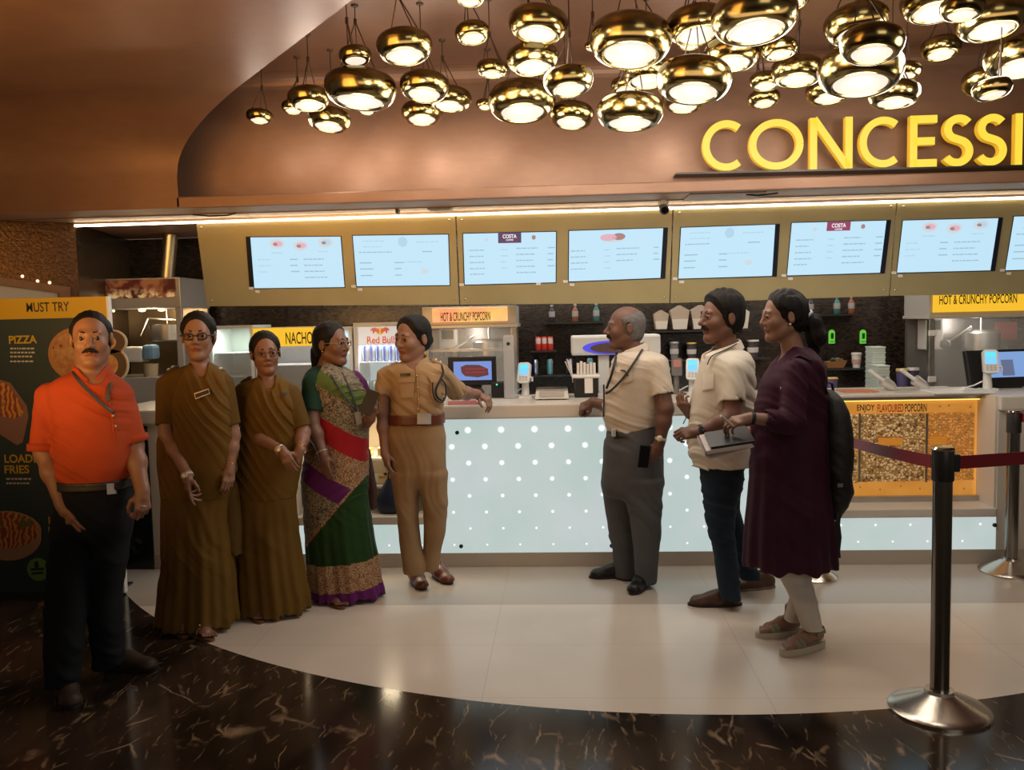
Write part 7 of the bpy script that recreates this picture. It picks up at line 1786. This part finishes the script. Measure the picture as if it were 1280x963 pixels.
F.garment('trousers', trousers(pel, L1, L2, lambda P: fold(P, .0055, (.7, .2, .6), 36, 3.0)), [lb(pel), lb(L1), lb(L2)], GRT, .007)
zb = F.P(793, 533)[2]; ff = (F.P(768, 541)[2]-F.P(820, 527)[2])/(F.P(768, 541)[0]-F.P(820, 527)[0]); xc = F.P(793, 533)[0]
bt = band_on(F, T, zb-.028-ff*xc, zb+.020-ff*xc, .014, 'belt', mat('belt_black2', (.010, .010, .011), .35), ff)
p = F.on(T, 767, 541, .020); MB().box((p[0]-.010, p[1]-.02, p[2]-.022), (p[0]+.012, p[1]+.02, p[2]+.022), bev=.004).build('belt_buckle', SLV, bt)
LNK = mat('lanyard_black', (.012, .011, .011), .6)
tube_on(F, T, [(803, 437), (796, 448), (786, 463), (776, 476), (764, 488), (757, 492)], .0055, 'lanyard', LNK, .016, flat=(1.4, .5)); tube_on(F, T, [(771, 441), (768, 455), (764, 470), (758, 486)], .0055, 'lanyard', LNK, .016, flat=(1.4, .5))
p = F.on(T, 755, 500, .012); MB().tube([p+nv((0, 0, .09)), p, p+nv((-.005, 0, -.10))], .005, 8).build('lanyard_strap', LNK, F.root)
patch_on(F, T, [(775, 462), (790, 459), (791, 476), (777, 480)], .008, 'chest_pocket', CRM, None, .004); tube_on(F, T, [(776, 463), (781, 464), (785, 470)], .004, 'pocket_pen', CORD, .014)
ring_at(F, E1+(S1-E1)*.02+nv((0, 0, -.008)), W1-E1, .047, .002, 'wrist_thread', mat('thread_white', (.55, .48, .45), .6))
watch(F, W1+(E1-W1)*.10, W1-E1, .032, (-.3, -1, .2), SLV, SLV)
BSH = mat('shoe_black', (.010, .010, .010), .4, spec=.3)
shoe(F, atz(790, 720), atz(738, 723), BSH, SOLD, length=.28); shoe(F, atz(810, 728), atz(789, 745), BSH, SOLD, length=.28)
pc_ = F.P(805, 571, -.265); ph = thing('smartphone', 'black smartphone held down beside the grey trousers', 'phone', pc_)
M = Matrix.Translation(pc_) @ Matrix.Rotation(math.radians(8), 4, 'Y') @ Matrix.Rotation(math.radians(20), 4, 'Z')
MB().box((-.034, -.004, -.066), (.034, .004, .066), bev=.006, M=M).build('phone_body', BLK, ph); MB().box((-.030, -.0048, -.06), (.030, -.0041, .06), M=M).build('display', _M['phone_glass'], ph)
# ---------------------------------------------------------------- G: man in white shirt and jeans
G = Person('man in an untucked white shirt and dark jeans in front of the woman in purple', 908, 756, SK7)
G.head(901, 366, 428, -70, 0, 0, 0, jaw=1.0, nose=1.12)
G.neck(909, 438, .051, 0, .054)
WSH = cloth('white_shirt', (.64, .59, .50), .85); JNS = cloth('dark_jeans', (.022, .036, .058), .8)
T = G.loft([(435, 894, 921, .058), (441, 878, 936, .145), (451, 877, 941, .185), (470, 872, 943, .195), (488, 866, 943, .19), (510, 862, 943, .185), (540, 860, 942, .185), (565, 860, 940, .187), (581, 866, 938, .187)], n=2.3)
S1, E1, W1 = G.P(916, 464, -.16), G.P(916, 520, -.22), G.P(872, 541, -.25); S2, E2, W2 = G.P(890, 464, .15), G.P(878, 524, .15), G.P(862, 517, .02)
G.arm(S1, E1, W1, (.052, .045, .030), dict(d=G.P(842, 543, -.27)-W1, back=(-.2, -.8, .55), side='L', curl=(50, 70, 40), scale=.98, thumb=.8))
G.arm(S2, E2, W2, (.050, .043, .029), dict(d=G.P(850, 500, -.02)-W2, back=(-.6, -.7, .2), side='R', curl=(45, 60, 35), scale=.96, thumb=.7))
pel = G.loft([(560, 872, 931, .15), (600, 876, 929, .14), (625, 879, 926, .12)]); pel.cap0 = .09
L1 = G.loft([(590, 876, 925, .088, -.06), (640, 880, 920, .083, -.07), (663, 884, 918, .078, -.07), (690, 892, 921, .072, -.07), (717, 895, 924, .070, -.07), (748, 900, 926, .068, -.07)]); L2 = G.loft([(590, 892, 928, .085, .08), (635, 896, 924, .082, .10), (665, 906, 932, .074, .12), (695, 917, 943, .070, .13), (724, 924, 951, .072, .14)])
G.body(T, legs=(L1, L2))
G.hair(short_hair((-.074, .080), (-.004, -.040), .009, -.078, .022, .004, .022, -.034), *hairbox(G, .18), m=HAIRM, wob=.0045); G.moustache(th=1.0)
sl = [sleeve([S1, E1, E1+(E1-S1)*.2], [.074, .068, .066], (G.P(913, 503, -.2), E1-S1)), sleeve([S2, E2, E2+(E2-S2)*.2], [.070, .060, .058], (E2+(S2-E2)*.3, E2-S2))]
G.garment('shirt', shirtf(T, sl, capf(G.P(900, 432, 0), G.P(880, 444, -.02), .048, .028), .0070, 40, (.4, .2, .85), 2.7), [lb(T), pb(S1, E1), pb(S2, E2)], WSH)
collar(G, 907, 442, .070, .050, WSH, -72, 0.0, .5, tilt=.35)
G.garment('jeans', trousers(pel, L1, L2, lambda P: fold(P, .0055, (.3, .2, .9), 52, 4.0)), [lb(pel), lb(L1), lb(L2)], JNS, .006)
tube_on(G, T, [(921, 430), (910, 436), (898, 441), (889, 446), (884, 456)], .0055, 'lanyard', LNK, .020, flat=(1.4, .5))
MB().tube([G.P(857, 510, -.06), G.P(858, 522, -.08), G.P(854, 530, -.10)], .003, 6).build('lanyard_cord', LBL2, G.root)
patch_on(G, T, [(876, 468), (892, 466), (892, 486), (877, 488)], .008, 'chest_pocket', WSH, None, .004)
watch(G, W1+(E1-W1)*.12, W1-E1, .031, (-.2, -1, .3), CORD, mat('watch_dark', (.03, .03, .03), .25))
BRS_ = mat('shoe_brown', (.075, .034, .018), .45)
shoe(G, atz(926, 757), atz(860, 757), BRS_, SHS, length=.29, lace=CORD); shoe(G, atz(958, 735), atz(922, 738), BRS_, mat('sole_pale', (.25, .20, .16), .6), length=.28)
# ---------------------------------------------------------------- H: woman in purple kurta
H = Person('woman in a long purple kurta and white leggings writing on a notepad', 998, 802, SK8)
H.head(978, 365, 426, -82, 3, 0, 0, jaw=.98, nose=.95, cheek=1.05)
H.neck(992, 441, .046, 0, .045)
KUR = cloth('purple_kurta', (.046, .011, .026), .6, .2); LEG = cloth('white_leggings', (.58, .53, .46), .8)
T = H.loft([(434, 982, 1012, .066), (443, 976, 1021, .125), (455, 966, 1028, .16), (475, 952, 1032, .17), (495, 947, 1032, .168), (515, 943, 1033, .162), (540, 939, 1034, .162), (570, 938, 1035, .167), (610, 936, 1036, .177), (650, 932, 1040, .192), (690, 929.5, 1043, .205), (705, 930, 1044, .208)], n=2.25)
S1, E1, W1 = H.P(996, 462, -.14), H.P(990, 528, -.21), H.P(938, 523, -.22); S2, E2, W2 = H.P(974, 462, .13), H.P(958, 527, .16), H.P(925, 549, -.03)
H.arm(S1, E1, W1, (.046, .038, .025), dict(d=H.P(914, 528, -.23)-W1, back=(-.1, -.5, .85), side='L', curl=(35, 45, 30), scale=.92, thumb=.8))
H.arm(S2, E2, W2, (.046, .038, .025), dict(d=H.P(905, 556, -.12)-W2, back=(.2, -.2, -1), side='R', curl=(30, 40, 25), scale=.90, thumb=.4))
L1 = H.loft([(690, 962, 1009, .068, -.05), (725, 976, 1014, .060, -.06), (750, 989, 1021, .055, -.10), (787, 1003, 1028, .050, -.13)]); L2 = H.loft([(690, 998, 1020, .060, .08), (730, 992, 1013, .056, .06), (776, 980, 1000, .048, .02)])
th_ = H.loft([(600, 955, 1020, .12), (700, 962, 1018, .10)])
ft = foot_parts(atz(1034, 808), atz(972, 822), .038, .036, .245); H.extra(*ft[:3]); ft2 = foot_parts(atz(998, 792), atz(951, 797), .038, .030, .235); H.extra(*ft2[:3])
H.body(T, legs=(L1, L2, th_))
pts = [H.hp(v) for v in ((0, .115, .00), (0, .150, -.045), (0, .165, -.11), (0, .155, -.175))]
H.hair(tied((-.080, .075), .015), H.hc-.19, H.hc+.30, m=HAIRM, add=unite([capf(pts[0], pts[1], .026, .040), capf(pts[1], pts[2], .040, .046), capf(pts[2], pts[3], .046, .024)], .02), wob=.004)
ring_at(H, pts[0]+(pts[1]-pts[0])*.1, pts[1]-pts[0], .030, .006, 'hair_tie', mat('hair_tie_white', (.6, .6, .62), .4), .006)
sl = [sleeve([S1, E1, E1+(W1-E1)*.68], [.068, .060, .047], (E1+(W1-E1)*.66, W1-E1)), sleeve([S2, E2, E2+(W2-E2)*.6], [.066, .056, .045], (E2+(W2-E2)*.58, W2-E2))]
def kurt(P):
    cx, cy, a, b = T.at(P[:, 2]); th = np.arctan2((P[:, 1]-cy)/b, (P[:, 0]-cx)/a); t = np.clip((1.05-P[:, 2])/.7, 0, 1)
    d = T(P)+fold(P, .006, (.5, .2, .8), 34, 5.0)*(1-.6*t)+t*.014*(.6*np.sin(7*th+.6)+.4*np.sin(17*th+1))
    for q in sl: d = smin(d, q(P)+fold(P, .004, (.6, .3, .7), 52, 5.), .03)
    return smax(d, -capf(H.P(982, 432, 0), H.P(962, 456, 0), .046, .022)(P), .006)
H.garment('kurta', kurt, [lb(T, .05), pb(S1, E1, W1), pb(S2, E2)], KUR, .006)
H.garment('leggings', lambda P: unite([L1, L2, th_], .02)(P)+fold(P, .002, (.2, .1, .9), 60, 6.0), [lb(L1), lb(L2), lb(th_)], LEG, .006)
ring_at(H, W1+(E1-W1)*.05, W1-E1, .027, .003, 'wrist_band', CORD, .008); MB().ball(H.hp((.080, .004, -.040)), .007, n=8).build('earring', SLV, H.root, True)
patch_on(H, T, [(975, 484), (980, 483), (980, 487), (976, 488)], .012, 'sleeve_tab', SLV, None, .003)
SDM = mat('sandal_olive', (.20, .19, .125), .5); SDS = mat('sandal_sole_cream', (.50, .44, .34), .6)
for q in (ft, ft2): sandal(H, q[3], .043, SDM, SDS, thick=.034, straps=((.64, .034), (.74, .028)))
# notepad, sheets and pen
c0 = H.P(908, 549, -.20); M = Matrix.Translation(c0) @ Matrix.Rotation(math.radians(-8), 4, 'Y') @ Matrix.Rotation(math.radians(18), 4, 'X') @ Matrix.Scale(.86, 4)
nb = thing('notepad', 'thick pad of white paper sheets held by the woman in purple', 'notepad', c0)
MB().box((-.13, -.10, -.026), (.115, .10, .0), bev=.010, M=M).build('paper_block', mat('paper_lilac', (.58, .52, .50), .7), nb)
g = MB(); sec = [(-.135+.0, -.004), (-.138, -.03), (-.11, -.048), (-.02, -.040), (.07, -.026), (.12, -.012)]
for i in range(len(sec)-1):
    (a, z0_q), (b_, z1_q) = sec[i], sec[i+1]; k = len(g.v)
    for (u, w) in ((a, z0_q), (b_, z1_q)):
        for yy in (-.105, .105): g.v += [M @ Vector((u, yy, w)), M @ Vector((u, yy, w-.003))]
    g.f += [[k, k+4, k+6, k+2], [k+1, k+3, k+7, k+5], [k, k+1, k+5, k+4], [k+2, k+6, k+7, k+3]]; g.mi += [0]*4
g.build('turned_sheet', mat('paper_white', (.62, .56, .53), .7), nb)
db = thing('diary', 'slim dark diary lying on top of the white paper pad', 'diary', c0+nv((.03, 0, .0)))
MB().box((-.10, -.095, .001), (.13, .085, .016), bev=.003, M=M).build('diary_cover', mat('diary_dark', (.02, .022, .026), .35), db); MB().box((-.102, -.093, .004), (.126, .083, .013), M=M).build('page_edge', mat('page_grey', (.35, .36, .37), .6), db)
pn = thing('pen', 'white pen held over the diary by the woman in purple', 'pen', H.P(905, 525, -.27))
a_, b_ = H.P(916, 533, -.245), H.P(901, 520, -.30); MB().tube([a_, b_], .0065, 10).build('pen_barrel', mat('pen_white', (.62, .55, .45), .4), pn, autos=40); MB().tube([a_, a_+(a_-b_)*.12], [.0055, .001], 8).build('pen_tip', SLV, pn)
# backpack hanging behind her
bx, by_ = 1045, .05
KL = H.loft([(487, 1026, 1040, .05), (497, 1024, 1050, .10), (515, 1022, 1058, .13), (545, 1022, 1062.5, .145), (580, 1024, 1062, .145), (600, 1026, 1060, .14), (612, 1026, 1063, .14), (625, 1026, 1058, .13), (645, 1028, 1046, .10)], .02, n=2.6)
bk = thing('backpack', 'black backpack worn on the back of the woman in purple', 'backpack', H.P(1045, 645, .02))
BKM = mat('backpack_black', (.010, .010, .011), .6, bump=.3, bscale=90)
smesh_('bag_body', lambda P: KL(P)+fold(P, .005, (.4, .3, .8), 30, 7.), *lb(KL, .03), .007, BKM, bk)
MB().tube([H.P(1032, 492, -.1), H.P(1022, 470, -.12), H.P(1012, 452, -.13), H.P(998, 446, -.13), H.P(988, 452, -.13)], .016, 8, flat=(1.3, .4)).build('shoulder_strap', BKM, bk, True)
MB().tube([H.P(1050, 628, -.09), H.P(1047, 655, -.1), H.P(1049, 672, -.1), H.P(1047, 690, -.1), H.P(1048, 698, -.1)], .010, 8, flat=(1.2, .25)).build('hanging_strap', BKM, bk, True)
MB().tube([H.P(1030, 492, .02), H.P(1033, 478, .02), H.P(1040, 480, .02), H.P(1042, 492, .02)], .007, 8).build('carry_handle', BKM, bk, True)
MB().box((-.012, -.006, -.008), (.012, .006, .008), M=Matrix.Translation(H.P(1050, 607, -.125))).build('strap_buckle', mat('buckle_grey', (.2, .25, .25), .4), bk)
